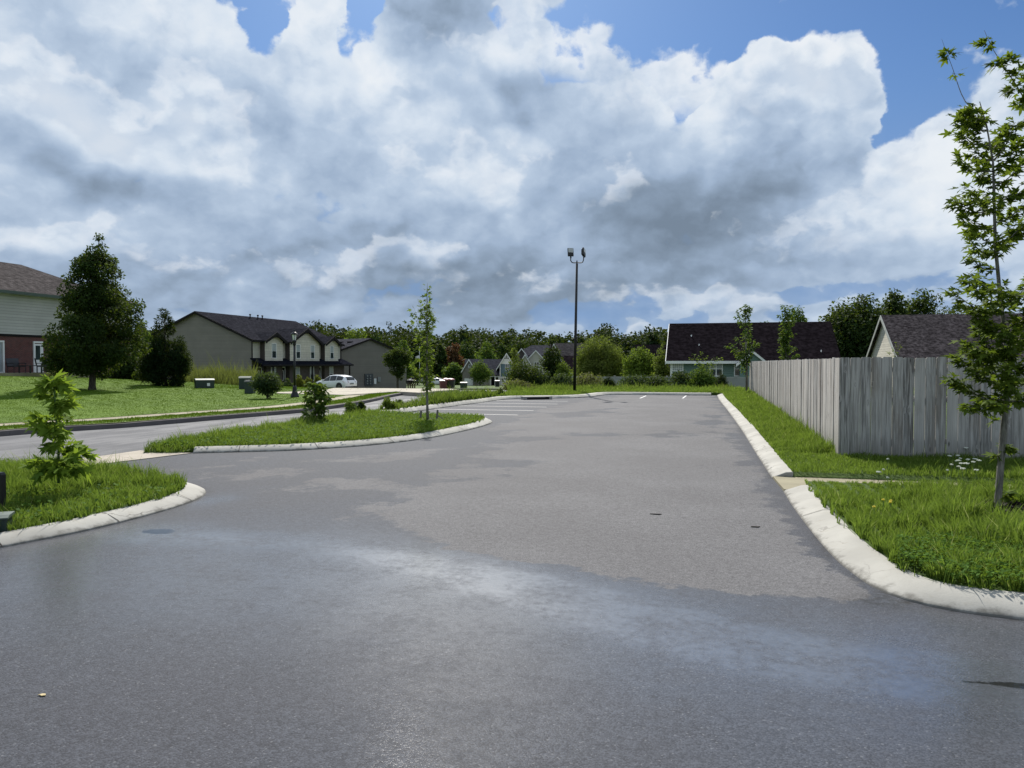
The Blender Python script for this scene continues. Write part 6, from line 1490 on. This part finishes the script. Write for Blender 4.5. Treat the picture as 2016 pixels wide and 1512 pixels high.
mb = MB(); tt = board_fence(mb, (0, 0), (0, 30.0), (-1, 0), 1.69, -.06, seed=1); with_tint(mb.build('side_panel', M['wood'], t), tt)
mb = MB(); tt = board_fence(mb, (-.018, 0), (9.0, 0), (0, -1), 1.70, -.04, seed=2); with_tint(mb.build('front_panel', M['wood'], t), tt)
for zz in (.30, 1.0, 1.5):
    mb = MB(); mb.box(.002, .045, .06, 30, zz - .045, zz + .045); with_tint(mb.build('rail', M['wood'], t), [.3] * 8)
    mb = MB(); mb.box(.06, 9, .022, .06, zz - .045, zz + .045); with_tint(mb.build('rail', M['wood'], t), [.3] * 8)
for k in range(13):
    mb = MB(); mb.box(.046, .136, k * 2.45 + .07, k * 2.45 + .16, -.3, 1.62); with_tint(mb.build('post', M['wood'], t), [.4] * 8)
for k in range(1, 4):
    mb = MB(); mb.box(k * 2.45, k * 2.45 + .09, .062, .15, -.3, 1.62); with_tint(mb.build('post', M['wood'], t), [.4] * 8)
xa, ya = lay(1110, 57); t = thing('vinyl_fence', 'low pale vinyl fence running behind the bushes to the green house', 'fence', xa, ya, 0.0)
LF = xu(1475, ya) - xa; nb = int(LF / 1.8)
for k in range(nb):
    mb = MB(); x0_ = k * LF / nb + .06; x1_ = (k + 1) * LF / nb - .06; mb.box(x0_, x1_, -.02, .02, -.5, .62)
    for j in range(1, 9): mb.box(x0_ + (x1_ - x0_) * j / 9 - .006, x0_ + (x1_ - x0_) * j / 9 + .006, -.026, -.02, -.5, .62)
    mb.build('panel', M['vinyl'], t)
    mb = MB(); mb.box(x0_, x1_, -.035, .035, .62, .72); mb.build('rail', M['vinyl'], t)
for k in range(nb + 1):
    mb = MB(); xx = k * LF / nb; mb.box(xx - .06, xx + .06, -.06, .06, -.6, .76); mb.prism([(xx - .075, -.075, .76), (xx + .075, -.075, .76), (xx + .075, .075, .76), (xx - .075, .075, .76)], (0, 0, .03)); mb.build('post', M['vinyl'], t)

# ------------------------------------------------------------------ lamps
x, y = lay(1131, 42.6); z = H(x, y, .125)
t = thing('area_light', 'tall bronze car park light pole carrying two tilted flood heads', 'street light', x, y, z, YAW)
px_ = 42.6 / FPX; ph = 251 * px_; lean = .12
mb = MB(); mb.tube([(0, 0, -.1), (lean, 0, ph)], [.085, .062], 12); mb.tube([(lean, 0, ph), (lean, 0, ph + .18)], .035, 8); mb.lathe([(.16, -.05), (.16, .02), (.10, .06)], 16); mb.build('pole', M['bronze'], t, True)
hz_ = ph + .06; xl, xr = -.34, .36
mb = MB(); mb.tube([(lean + xl, 0, hz_ + .40), (lean + xl, 0, hz_ + .12), (lean + xl + .07, 0, hz_ + .02), (lean + xl + .14, 0, hz_), (lean + xr - .12, 0, hz_), (lean + xr - .05, 0, hz_ + .03), (lean + xr, 0, hz_ + .14), (lean + xr + .01, 0, hz_ + .34)], .028, 8); mb.build('bracket', M['bronze'], t, True)
def flood(cx, cz, rot):
    mb = MB(); mb.box(-.16, .16, -.05, .05, 0, .46); mb.box(-.13, .13, .05, .11, .05, .40); mb.tube([(0, 0, -.12), (0, 0, .04)], .045, 8)
    o = mb.build('flood_head', M['bronze'], t); o.location = (cx, 0, cz); o.rotation_euler = rot
    md = o.modifiers.new('soft', 'BEVEL'); md.width = .012; md.segments = 2
    m2 = MB(); m2.box(-.13, .13, -.058, -.051, .20, .44); l = m2.build('lens', M['lens'], o)
flood(lean + xl, hz_ + .36, (R(-14), 0, R(6))); flood(lean + xr + .02, hz_ + .38, (R(-10), R(26), R(62)))

x, y = lay(580, 34.6); z = H(x, y, .17); t = thing('street_lamp', 'black lantern street lamp on a fluted base at the lawn edge', 'street lamp', x, y, z)
s = 3.05 / 3.0
mb = MB(); mb.lathe([(.20, -.05), (.20, .05), (.17, .09), (.155, .16), (.12, .22), (.10, .34), (.085, .46), (.06, .52)], 16); mb.build('base', M['black'], t, True)
mb = MB(); mb.tube([(0, 0, .5), (0, 0, 2.36)], [.055, .045], 12); mb.lathe([(.06, 2.32), (.075, 2.37), (.06, 2.42), (.09, 2.48), (.095, 2.55)], 14); mb.build('pole', M['black'], t, True)
mb = MB(); mb.lathe([(.085, 2.55), (.125, 2.80)], 6); g = mb.build('lantern_glass', M['lens'], t)
mb = MB()
for k in range(6):
    a = math.pi / 3 * k; mb.tube([(.088 * math.cos(a), .088 * math.sin(a), 2.55), (.13 * math.cos(a), .13 * math.sin(a), 2.81)], .010, 5)
mb.lathe([(.155, 2.80), (.165, 2.82), (.10, 2.89), (.05, 2.92), (.03, 2.95), (.03, 3.0), (.012, 3.02), (.008, 3.10)], 12); mb.build('lantern_cap', M['black'], t)

# ------------------------------------------------------------------ vehicles
def car(name, label, cat, x, y, z, heading, st, roofmat='carwhite', wheels=(-1.33, 1.34), wr=.36, glass=(-1.75, .95), zoff=0.0, plate=True):
    t = thing(name, label, cat, x, y, z, heading)
    st = np.array(st, float); fine = np.linspace(st[0, 0], st[-1, 0], 41); I = lambda c, q: np.interp(q, st[:, 0], st[:, c])
    def ring(q):
        w, bl, zt, wt, zl = I(1, q), I(2, q), I(3, q), I(4, q), I(5, q)
        h = [(w * .90, zl), (w * .985, zl + .12), (w, (zl + bl) / 2 + .05), (w * .99, bl - .10), (w * .955, bl), (wt + (w * .955 - wt) * .12, zt - .06 if zt > bl + .12 else zt - .01), (wt * .93, zt), (wt * .5, zt + .025)]
        return [(q, a, b) for a, b in h] + [(q, -a, b) for a, b in h[::-1]]
    R_ = [ring(q) for q in fine]; n = len(R_[0]); mb = MB(); vs = [p for r in R_ for p in r]
    fs = [(i*n+k, i*n+(k+1)%n, (i+1)*n+(k+1)%n, (i+1)*n+k) for i in range(len(R_) - 1) for k in range(n)] + [tuple(range(n))[::-1], tuple((len(R_)-1)*n + k for k in range(n))]
    fs = [f[::-1] for f in fs]
    mb.add(vs, fs); body = mb.build('body', M[roofmat], t, True)
    # side glass in three lights, front and rear screens
    mb_side = []
    cuts = np.linspace(glass[0], glass[1], 4)
    for sgn in (1, -1):
        for a, b in zip(cuts[:-1], cuts[1:]):
            qs = np.linspace(a + .035, b - .035, 7); m = MB(); top, bot = [], []
            for q in qs:
                w, bl, zt, wt = I(1, q), I(2, q), I(3, q), I(4, q); zt2 = zt - .07; zt2 = max(zt2, bl + .03); f = .95
                yb_, yt_ = w * .955 + .008, wt + (w * .955 - wt) * .14 + .008
                bot.append((q, sgn * yb_, bl + .02)); top.append((q, sgn * (yb_ + (yt_ - yb_) * min(1, (zt2 - bl) / max(.05, zt - .06 - bl))), zt2))
            vs = bot + top; k = len(qs); m.add(vs, [(i, i + 1, k + i + 1, k + i) if sgn < 0 else (i + 1, i, k + i, k + i + 1) for i in range(k - 1)]); m.build('side_window', M['carglass'], t)
    def screen(nm, xs, sgnx):
        m = MB(); rows = []
        for q in xs:
            zt, wt = I(3, q), I(4, q); rows += [(q + sgnx * .012, s * wt * f, zt + (.018 if abs(f) > .6 else .036)) for s, f in ((-1, .86), (-1, .4), (1, .4), (1, .86))]
        m.add(rows, [(i*4+k, i*4+k+1, (i+1)*4+k+1, (i+1)*4+k) for i in range(len(xs) - 1) for k in range(3)]); m.build(nm, M['carglass'], t)
    screen('windscreen', np.linspace(glass[1] - .42, glass[1] + .12, 5), 1); screen('rear_window', np.linspace(st[0, 0] + .10, glass[0] - .05, 5), -1)
    # sills, bumpers and arches
    mb = MB(); wmx = st[:, 1].max(); zl = st[:, 5].min()
    mb.box(wheels[0] + wr, wheels[1] - wr, -wmx * .985, wmx * .985, zl - .02, zl + .12); mb.box(st[0, 0] - .03, st[0, 0] + .30, -wmx * .90, wmx * .90, zl, zl + .24); mb.box(st[-1, 0] - .35, st[-1, 0] - .02, -wmx * .80, wmx * .80, zl, zl + .2); mb.build('lower_cladding', M['cladding'], t)
    for wx in wheels:
        for s in (-1, 1):
            yy = s * (wmx - .19)
            mb = MB(); mb.tube([(wx, s * (wmx - .3), wr + .04), (wx, s * (wmx + .006), wr + .04)], wr + .085, 22); mb.build('wheel_arch', M['cladding'], t)
            mb = MB(); ya_, yb2 = s * (wmx - .22), s * (wmx + .012)
            mb.tube([(wx, ya_, wr), (wx, yb2 - s * .02, wr), (wx, yb2, wr)], [wr, wr, wr * .93], 22); wh = mb.build('wheel', M['tyre'], t)
            mb = MB(); yy = s * (wmx + .014); mb.tube([(wx, yy - s * .02, wr), (wx, yy, wr)], wr * .66, 20)
            rim = mb.build('rim', M['rim'], wh)
            m2 = MB()
            for k in range(5):
                a = 2 * math.pi * k / 5 + .3; c = Vector((wx + wr * .42 * math.cos(a), yy, wr + wr * .42 * math.sin(a))); m2.tube([c, c + Vector((0, s * .006, 0))], wr * .13, 8)
            m2.build('spoke_gap', M['tyre'], wh)
    for s in (-1, 1):
        q = st[0, 0] + .10; w = I(1, q); zb_ = I(2, q) - .06
        mb = MB(); mb.prism([(st[0, 0] + .01, s * w * .55, zb_ - .10), (st[0, 0] + .30, s * (I(1, q + .2) + .012), zb_ - .06), (st[0, 0] + .42, s * (I(1, q + .3) + .012), zb_ + .06), (st[0, 0] + .0, s * w * .60, zb_ + .06)], (-.03, 0, .0)); mb.build('tail_light', M['redlamp'], t)
        q = st[-1, 0] - .18; mb = MB(); mb.prism([(q + .10, s * I(1, q) * .60, I(2, q) - .22), (q - .25, s * (I(1, q - .2) + .01), I(2, q) - .14), (q - .30, s * (I(1, q - .2) + .01), I(2, q) - .03), (q + .05, s * I(1, q) * .62, I(2, q) - .10)], (.03, 0, 0)); mb.build('headlight', M['lens'], t)
        q = glass[1] - .08; mb = MB(); mb.prism([(q, s * (I(1, q) * .95), I(2, q) + .02), (q + .16, s * (I(1, q) * .95), I(2, q) + .05), (q + .16, s * (I(1, q) * .95), I(2, q) + .18), (q, s * (I(1, q) * .95), I(2, q) + .17)], (0, s * .19, 0)); mb.build('mirror', M[roofmat], t)
        for q in (glass[0] + (glass[1] - glass[0]) * .30, glass[0] + (glass[1] - glass[0]) * .68):
            mb = MB(); mb.box(q - .10, q + .10, s * (I(1, q) + .002) - .012, s * (I(1, q) + .002) + .012, I(2, q) - .17, I(2, q) - .135); mb.build('door_handle', M[roofmat], t)
    if plate:
        mb = MB(); mb.box(st[0, 0] - .035, st[0, 0] - .012, -.26, .26, .66, .80); mb.build('number_plate', M['metergrey'], t)
    return t
SUV = [(-2.22, .74, .88, .92, .60, .34), (-2.12, .88, .99, 1.05, .66, .30), (-1.98, .905, 1.05, 1.28, .63, .26), (-1.66, .92, 1.06, 1.47, .61, .24), (-1.1, .925, 1.03, 1.57, .61, .22), (-.4, .925, 1.0, 1.60, .62, .22), (.2, .925, .98, 1.56, .61, .22), (.65, .925, .97, 1.36, .63, .22), (1.12, .925, .96, 1.06, .70, .22), (1.7, .905, .92, .98, .70, .24), (2.05, .85, .82, .88, .62, .27), (2.24, .68, .62, .72, .50, .32)]
x, y = lay(661, 80); car('car', 'white hatchback style family car parked on the concrete drive', 'car', x, y, H(x, y, .205), R(163), SUV)
PICK = [(-2.9, .84, 1.15, 1.18, .80, .45), (-2.8, .95, 1.20, 1.9, .80, .40), (-1.5, .96, 1.2, 1.98, .80, .38), (.2, .96, 1.2, 1.97, .80, .38), (.9, .96, 1.18, 1.72, .78, .38), (1.35, .96, 1.15, 1.25, .80, .38), (2.4, .93, 1.10, 1.16, .76, .42), (2.7, .8, .8, .9, .6, .45)]
x, y = lay(822, 165); car('van', 'white van parked behind the mailboxes', 'van', x, y, H(x, y, .1), R(188), PICK, wheels=(-1.7, 1.8), wr=.40, glass=(-2.5, 1.15))
SED = [(-2.3, .80, .80, .90, .62, .34), (-2.1, .88, .92, 1.02, .66, .28), (-1.5, .90, .96, 1.10, .66, .22), (-1.0, .91, .95, 1.36, .58, .2), (-.2, .91, .93, 1.44, .58, .2), (.4, .91, .92, 1.36, .58, .2), (1.0, .91, .91, 1.0, .66, .2), (1.8, .88, .80, .88, .64, .24), (2.2, .72, .6, .7, .5, .3)]
x, y = lay(858, 152); car('sedan', 'low white sedan partly hidden left of the bins', 'car', x, y, H(x, y, .1), R(200), SED, glass=(-1.35, .75))

# ------------------------------------------------------------------ street furniture
mb_lab = ['leftmost mailbox of the row at the drive', 'second mailbox from the left on a brown post', 'third mailbox from the left on a brown post', 'rightmost mailbox of the row at the drive']
for k in range(4):
    u = 803.5 + k * 4.3; D = 74 + k * .1; x, y = lay(u, D); t = thing('mailbox', mb_lab[k], 'mailbox', x, y, H(x, y), YAW + R(-28), 'mailboxes by the drive')
    mb = MB(); mb.box(-.05, .05, -.05, .05, -.2, .70); mb.prism([(-.045, -.045, .58), (.045, -.045, .58), (.30, -.045, .86), (.22, -.045, .90)], (0, .09, 0)); mb.build('post', M['postwood'], t)
    mb = MB(); n = 9; arc = [(.11 * math.cos(a), .16 + .11 * math.sin(a)) for a in np.linspace(0, math.pi, n)]
    mb.prism([(.02 + a_, -.26, .88 + b_ - .10) for a_, b_ in [(.11, 0), *arc, (-.11, 0)]], (0, .52, 0)); bx_ = mb.build('box', M['black'], t)
    mb = MB(); mb.box(.135, .145, -.05, .0, .98, 1.20); mb.build('flag', M['redlamp'], bx_)
def bin_(label, u, D, mat, w=.58, h=1.0, bag=None, rz=0):
    x, y = lay(u, D); t = thing('wheelie_bin', label, 'bin', x, y, H(x, y), YAW + R(rz), 'wheeled bins by the street')
    b, tp = w * .42, w * .5; d = .36
    mb = MB(); vs = [(-b, -d * .8, .06), (b, -d * .8, .06), (b, d * .8, .06), (-b, d * .8, .06), (-tp, -d, h * .9), (tp, -d, h * .9), (tp, d, h * .9), (-tp, d, h * .9)]
    mb.add(vs, [(0,3,2,1),(4,5,6,7),(0,1,5,4),(1,2,6,5),(2,3,7,6),(3,0,4,7)]); mb.box(-tp - .02, tp + .02, -d - .02, d + .02, h * .86, h * .905); mb.build('body', M[mat], t)
    mb = MB(); mb.prism([(-tp - .02, -d - .04, h * .91), (-tp - .02, d + .02, h * .91), (-tp - .02, d * .8, h * .97), (-tp - .02, 0, h), (-tp - .02, -d * .8, h * .96)], (2 * tp + .04, 0, 0)); mb.build('lid', M[mat], t)
    for s in (-1, 1):
        mb = MB(); mb.tube([(s * b * .95, d * .75, .11), (s * (b * .95 + .05), d * .75, .11)], .11, 14); mb.build('wheel', M['tyre'], t)
    return t
bin_('dark maroon bin at the left of the pair by the street', 872.5, 70, 'binmaroon', .66, 1.0, rz=12); bin_('black bin at the right of the pair by the street', 887, 70.4, 'binblack', .74, .98, rz=-6)
bin_('black bin on the drive of the blue house', 979, 128, 'binblack', .75, 1.15)
for (u, D, s, lb) in ((879.5, 70.1, .34, 'pink bag lying on the maroon bin'), (888, 70.3, .30, 'pink bag lying on the black bin')):
    x, y = lay(u, D); rng = np.random.default_rng(int(u)); me = bpy.data.meshes.new('bag')
    import bmesh
    bm = bmesh.new(); bmesh.ops.create_icosphere(bm, subdivisions=3, radius=s)
    for v_ in bm.verts:
        n_ = .12 * math.sin(9 * v_.co.x + 3) * math.cos(8 * v_.co.y) + .08 * math.sin(14 * v_.co.z); v_.co *= (1 + n_); v_.co.z *= .42; v_.co.x *= 1.2
    bm.to_mesh(me); bm.free(); o = link('bag', me, M['pink'], None, True, (x, y, H(x, y) + 1.0)); tag(o, lb, 'bag')
def ubox(name, label, u, D, w, h, d, rz, sticker=True, z=None, top='utilitytop'):
    x, y = lay(u, D); t = thing(name, label, 'utility box', x, y, H(x, y, .17) if z is None else z, rz)
    mb = MB(); mb.box(-w / 2, w / 2, -d / 2, d / 2, -.1, h * .86); o = mb.build('cabinet', M['utility'], t)
    md = o.modifiers.new('soft', 'BEVEL'); md.width = .012; md.segments = 2
    mb = MB(); mb.prism([(-w / 2 - .015, -d / 2 - .02, h * .80), (-w / 2 - .015, -d / 2 - .02, h * .88), (-w / 2 - .015, -d * .28, h), (-w / 2 - .015, d / 2 + .02, h), (-w / 2 - .015, d / 2 + .02, h * .86)], (w + .03, 0, 0)); mb.build('lid', M[top], t)
    if sticker:
        mb = MB(); mb.box(w * .10, w * .26, -d / 2 - .006, -d / 2 - .001, h * .25, h * .55); mb.build('sticker', M['sticker'], t)
    return t
ubox('transformer', 'low dark green transformer box on the lawn left of the tall grass', 402, 45, 1.0, .56, .9, YAW + R(28))
ubox('transformer', 'green cabinet behind the dome shaped shrub', 483, 44, .62, .72, .6, YAW + R(10), False)
ubox('utility_pedestal', 'dark narrow cabinet at the left edge of the dome shaped shrub', 492, 38, .42, .66, .4, YAW, False, top='utility')
ubox('transformer', 'dark green box on the grass before the stone gable', 913, 120, 1.05, .85, .9, YAW, False, top='utility')
x, y = gnd(-14, 1000, .09); x, y = lay(-8, 7.5); ubox('utility_box', 'small green utility box cut by the left edge of the picture', -6, 7.45, .17, .155, .22, YAW + R(20), False, .085)
x, y = lay(-3.5, 8.3); t = thing('sign_post', 'dark flat topped post at the left edge of the near island', 'post', x, y, .09)
mb = MB(); mb.prism([(-.045, -.03, -.1), (.045, -.03, -.1), (.045, -.03, .41), (.028, -.03, .435), (-.028, -.03, .435), (-.045, -.03, .41)], (0, .06, 0)); mb.build('shaft', M['black'], t)
mb = MB(); mb.lathe([(.075, -.02), (.07, .03), (.05, .05)], 10); mb.build('collar', M['black'], t)
x, y = lay(826, 150); t = thing('flagpole', 'white flagpole with a limp pale flag above the parked van', 'flagpole', x, y)
mb = MB(); mb.tube([(0, 0, -.1), (0, 0, 7.4)], [.06, .035], 8); mb.lathe([(.02, 7.4), (.07, 7.46), (.02, 7.52)], 8); mb.build('pole', M['white'], t, True)
mb = MB(); gx_ = np.linspace(0, 1, 8); vs = [(-a_ * .95, .08 * math.sin(a_ * 7), 5.9 - .35 * a_ - .0) for a_ in gx_] + [(-a_ * .62, .10 * math.sin(a_ * 6 + 1), 5.0 - .3 * a_) for a_ in gx_]
mb.add(vs, [(i, i + 1, 8 + i + 1, 8 + i) for i in range(7)]); f = mb.build('flag', M['cloth'], t); md = f.modifiers.new('thick', 'SOLIDIFY'); md.thickness = .01
# storm drain in the far kerb
x, y = gnd(1059, 786.5); t = thing('storm_drain', 'storm drain mouth in the far kerb left of the light pole', 'storm drain', x, y, 0.0, R(32))
mb = MB(); mb.box(-.55, .55, -.02, .06, .0, .10); mb.build('opening_shade', M['dirt_and_shade'], t)  # dark block standing in for the shade inside the drain mouth
mb = MB(); mb.box(-.70, .70, -.05, .5, .112, .142); mb.build('slab', M['kerb'], t)
for s in (-1, 1):
    mb = MB(); mb.box(s * .625 - .07, s * .625 + .07, -.05, .45, -.02, .111); mb.build('cheek', M['kerb'], t)
# stakes and a broken one
for (ub, vb, ut, vt, lb) in ((826.5, 823, 829, 808, 'grey wooden stake left of the staked young tree'), (859, 823.5, 861.5, 807, 'grey wooden stake right of the staked young tree')):
    D = 21.5; p0, p1 = Vector(P3(ub, vb, D)), Vector(P3(ut, vt, D)); x, y, _ = p0; mb = MB(); d = p1 - Vector((p0.x, p0.y, .1))
    mb.tube([(0, 0, -.06), tuple(d * .92), tuple(d)], [.032, .030, .022], 4); tag(mb.build('stake', M['stake'], None, False, (x, y, .1)), lb, 'stake', 'stakes of the young tree')
x, y = lay(866, 21.3); mb = MB(); mb.tube([(-.08, 0, .16), (.05, .02, .09), (.13, 0, .03)], [.014, .018, .016], 5); tag(mb.build('fallen_stick', M['stake'], None, False, (x, y, .1)), 'short dark stick lying right of the stakes', 'stick')

# ------------------------------------------------------------------ patio furniture
def chair(label, u, D, rz, w=.62):
    x, y = lay(u, D); t = thing('patio_chair', label, 'chair', x, y, 1.05, rz, 'patio furniture by the brick house')
    mb = MB(); mb.box(-w / 2, w / 2, -.28, .28, .40, .46); mb.build('seat', M['patio'], t)
    mb = MB(); mb.prism([(-w / 2, .26, .46), (w / 2, .26, .46), (w / 2, .36, .98), (-w / 2, .36, .98)], (0, .04, 0)); mb.build('backrest', M['patio'], t)
    for sx in (-1, 1):
        for sy in (-1, 1): mb = MB(); mb.tube([(sx * (w / 2 - .03), sy * .26, 0), (sx * (w / 2 - .03), sy * .26, .62 if sy < 0 else .42)], .02, 6); mb.build('leg', M['patio'], t)
        mb = MB(); mb.box(sx * (w / 2) - .03, sx * (w / 2) + .03, -.30, .34, .62, .66); mb.build('armrest', M['patio'], t)
    return t
chair('dark wide patio chair right of the patio door', 33, 51.5, R(90), .95); chair('dark patio chair nearest the half glazed door', 82, 52.5, R(140)); chair('dark patio chair between the table and the straw coloured shrub', 92, 51, R(40))
x, y = lay(60, 51); t = thing('patio_table', 'low dark patio table left of the half glazed door', 'table', x, y, 1.05, 0, 'patio furniture by the brick house')
mb = MB(); mb.box(-.5, .5, -.5, .5, .46, .51); mb.build('tabletop', M['patio'], t)
for sx in (-1, 1):
    for sy in (-1, 1): mb = MB(); mb.box(sx * .44 - .03, sx * .44 + .03, sy * .44 - .03, sy * .44 + .03, 0, .46); mb.build('leg', M['patio'], t)
x, y = lay(155, 53); t = thing('air_conditioner', 'grey air conditioning unit half hidden behind the big lawn tree', 'air conditioner', x, y, 1.0)
mb = MB(); mb.box(-.42, .42, -.42, .42, 0, .85); mb.build('casing', M['meterdark'], t)
mb = MB(); mb.lathe([(.36, .85), (.36, .88), (.30, .90)], 16); mb.build('fan_grille', M['black'], t)

# ------------------------------------------------------------------ flowers and litter
FL = [(1872, 899, .05), (1893, 904, .04), (1890, 908, .055), (1904, 883, .06), (1888, 898, .05), (1922, 905, .06), (1930, 908, .06), (1905, 914, .07), (1895, 914, .05), (1898, 924, .06), (1890, 920, .045), (1919, 911, .05), (1925, 927, .055), (1868, 927, .03), (1876, 916, .04), (1732, 931, .055), (1742, 926, .035), (1750, 942, .03), (1750, 905, .035), (1885, 909, .03), (1908, 906, .05)]
rng = np.random.default_rng(4); first = None
for k, (u, v, r) in enumerate(FL):
    r *= .72
    D = min(12.7, 2150 / (v - HV)); x, y, z = P3(u, v, D); hh = z - .1
    t = thing('wild_carrot', 'flat white wild carrot flower head in the grass before the wooden fence', 'flower', x, y, .10, 0, 'white wild carrot flowers')
    mb = MB(); mb.tube([(rng.uniform(-.05, .05), rng.uniform(-.05, .05), -.02), (0, 0, hh * .5), (0, 0, hh)], [.004, .003, .003], 5); mb.build('stem', M['stem'], t)
    mb = MB()
    for j in range(16):
        a, q = j * 2.4, r * .75 * math.sqrt((j + .3) / 16); c = (q * math.cos(a), q * math.sin(a), hh + .010 * math.cos(q / r * 1.5) + rng.uniform(-.004, .004))
        mb.lathe([(.002, -.006), (r * .20, .0), (r * .13, .007), (.001, .009)], 6, c)
    mb.build('flower_head', M['petal'], t)
for k, (u, v) in enumerate([(1739, 985), (1754, 987), (1753, 990), (1721, 999)]):
    x, y = gnd(u, v, .25); t = thing('buttercup', 'tiny yellow flower in the grass left of the right maple', 'flower', x, y, .1, 0, 'tiny yellow flowers')
    mb = MB(); mb.tube([(0, 0, 0), (0, 0, .15)], .003, 5); mb.build('stem', M['stem'], t); mb = MB(); mb.lathe([(.003, .145), (.017, .155), (.012, .165), (.002, .16)], 7); mb.build('flower_head', M['yellowpetal'], t)
def litter(name, label, u, v, pts, mat, cat, th=.004):
    x, y = gnd(u, v); mb = MB(); mb.slab(pts, .003, .003 + th); tag(mb.build(name, M[mat], None, False, (x, y, 0)), label, cat)
litter('dead_leaf', 'curled dark leaf on the dry asphalt in the middle', 1291, 1013, [(-.065, -.008), (-.02, .008), (.03, .017), (.065, .004), (.035, -.012), (-.02, -.01)], 'dirt_and_shade', 'leaf', .008)
litter('dead_leaf', 'dark ragged leaf on the dry asphalt near the right kerb', 1487, 1038, [(-.045, -.017), (-.03, .012), (.017, .02), (.05, .011), (.028, .0), (.034, -.017), (.0, -.011)], 'dirt_and_shade', 'leaf', .008)
litter('yellow_leaf', 'small yellow leaf on the wet asphalt at lower left', 83, 1370, [(-.022, -.006), (-.01, .012), (.008, .014), (.022, .0), (.005, -.01), (-.01, -.004)], 'leaflit', 'leaf')
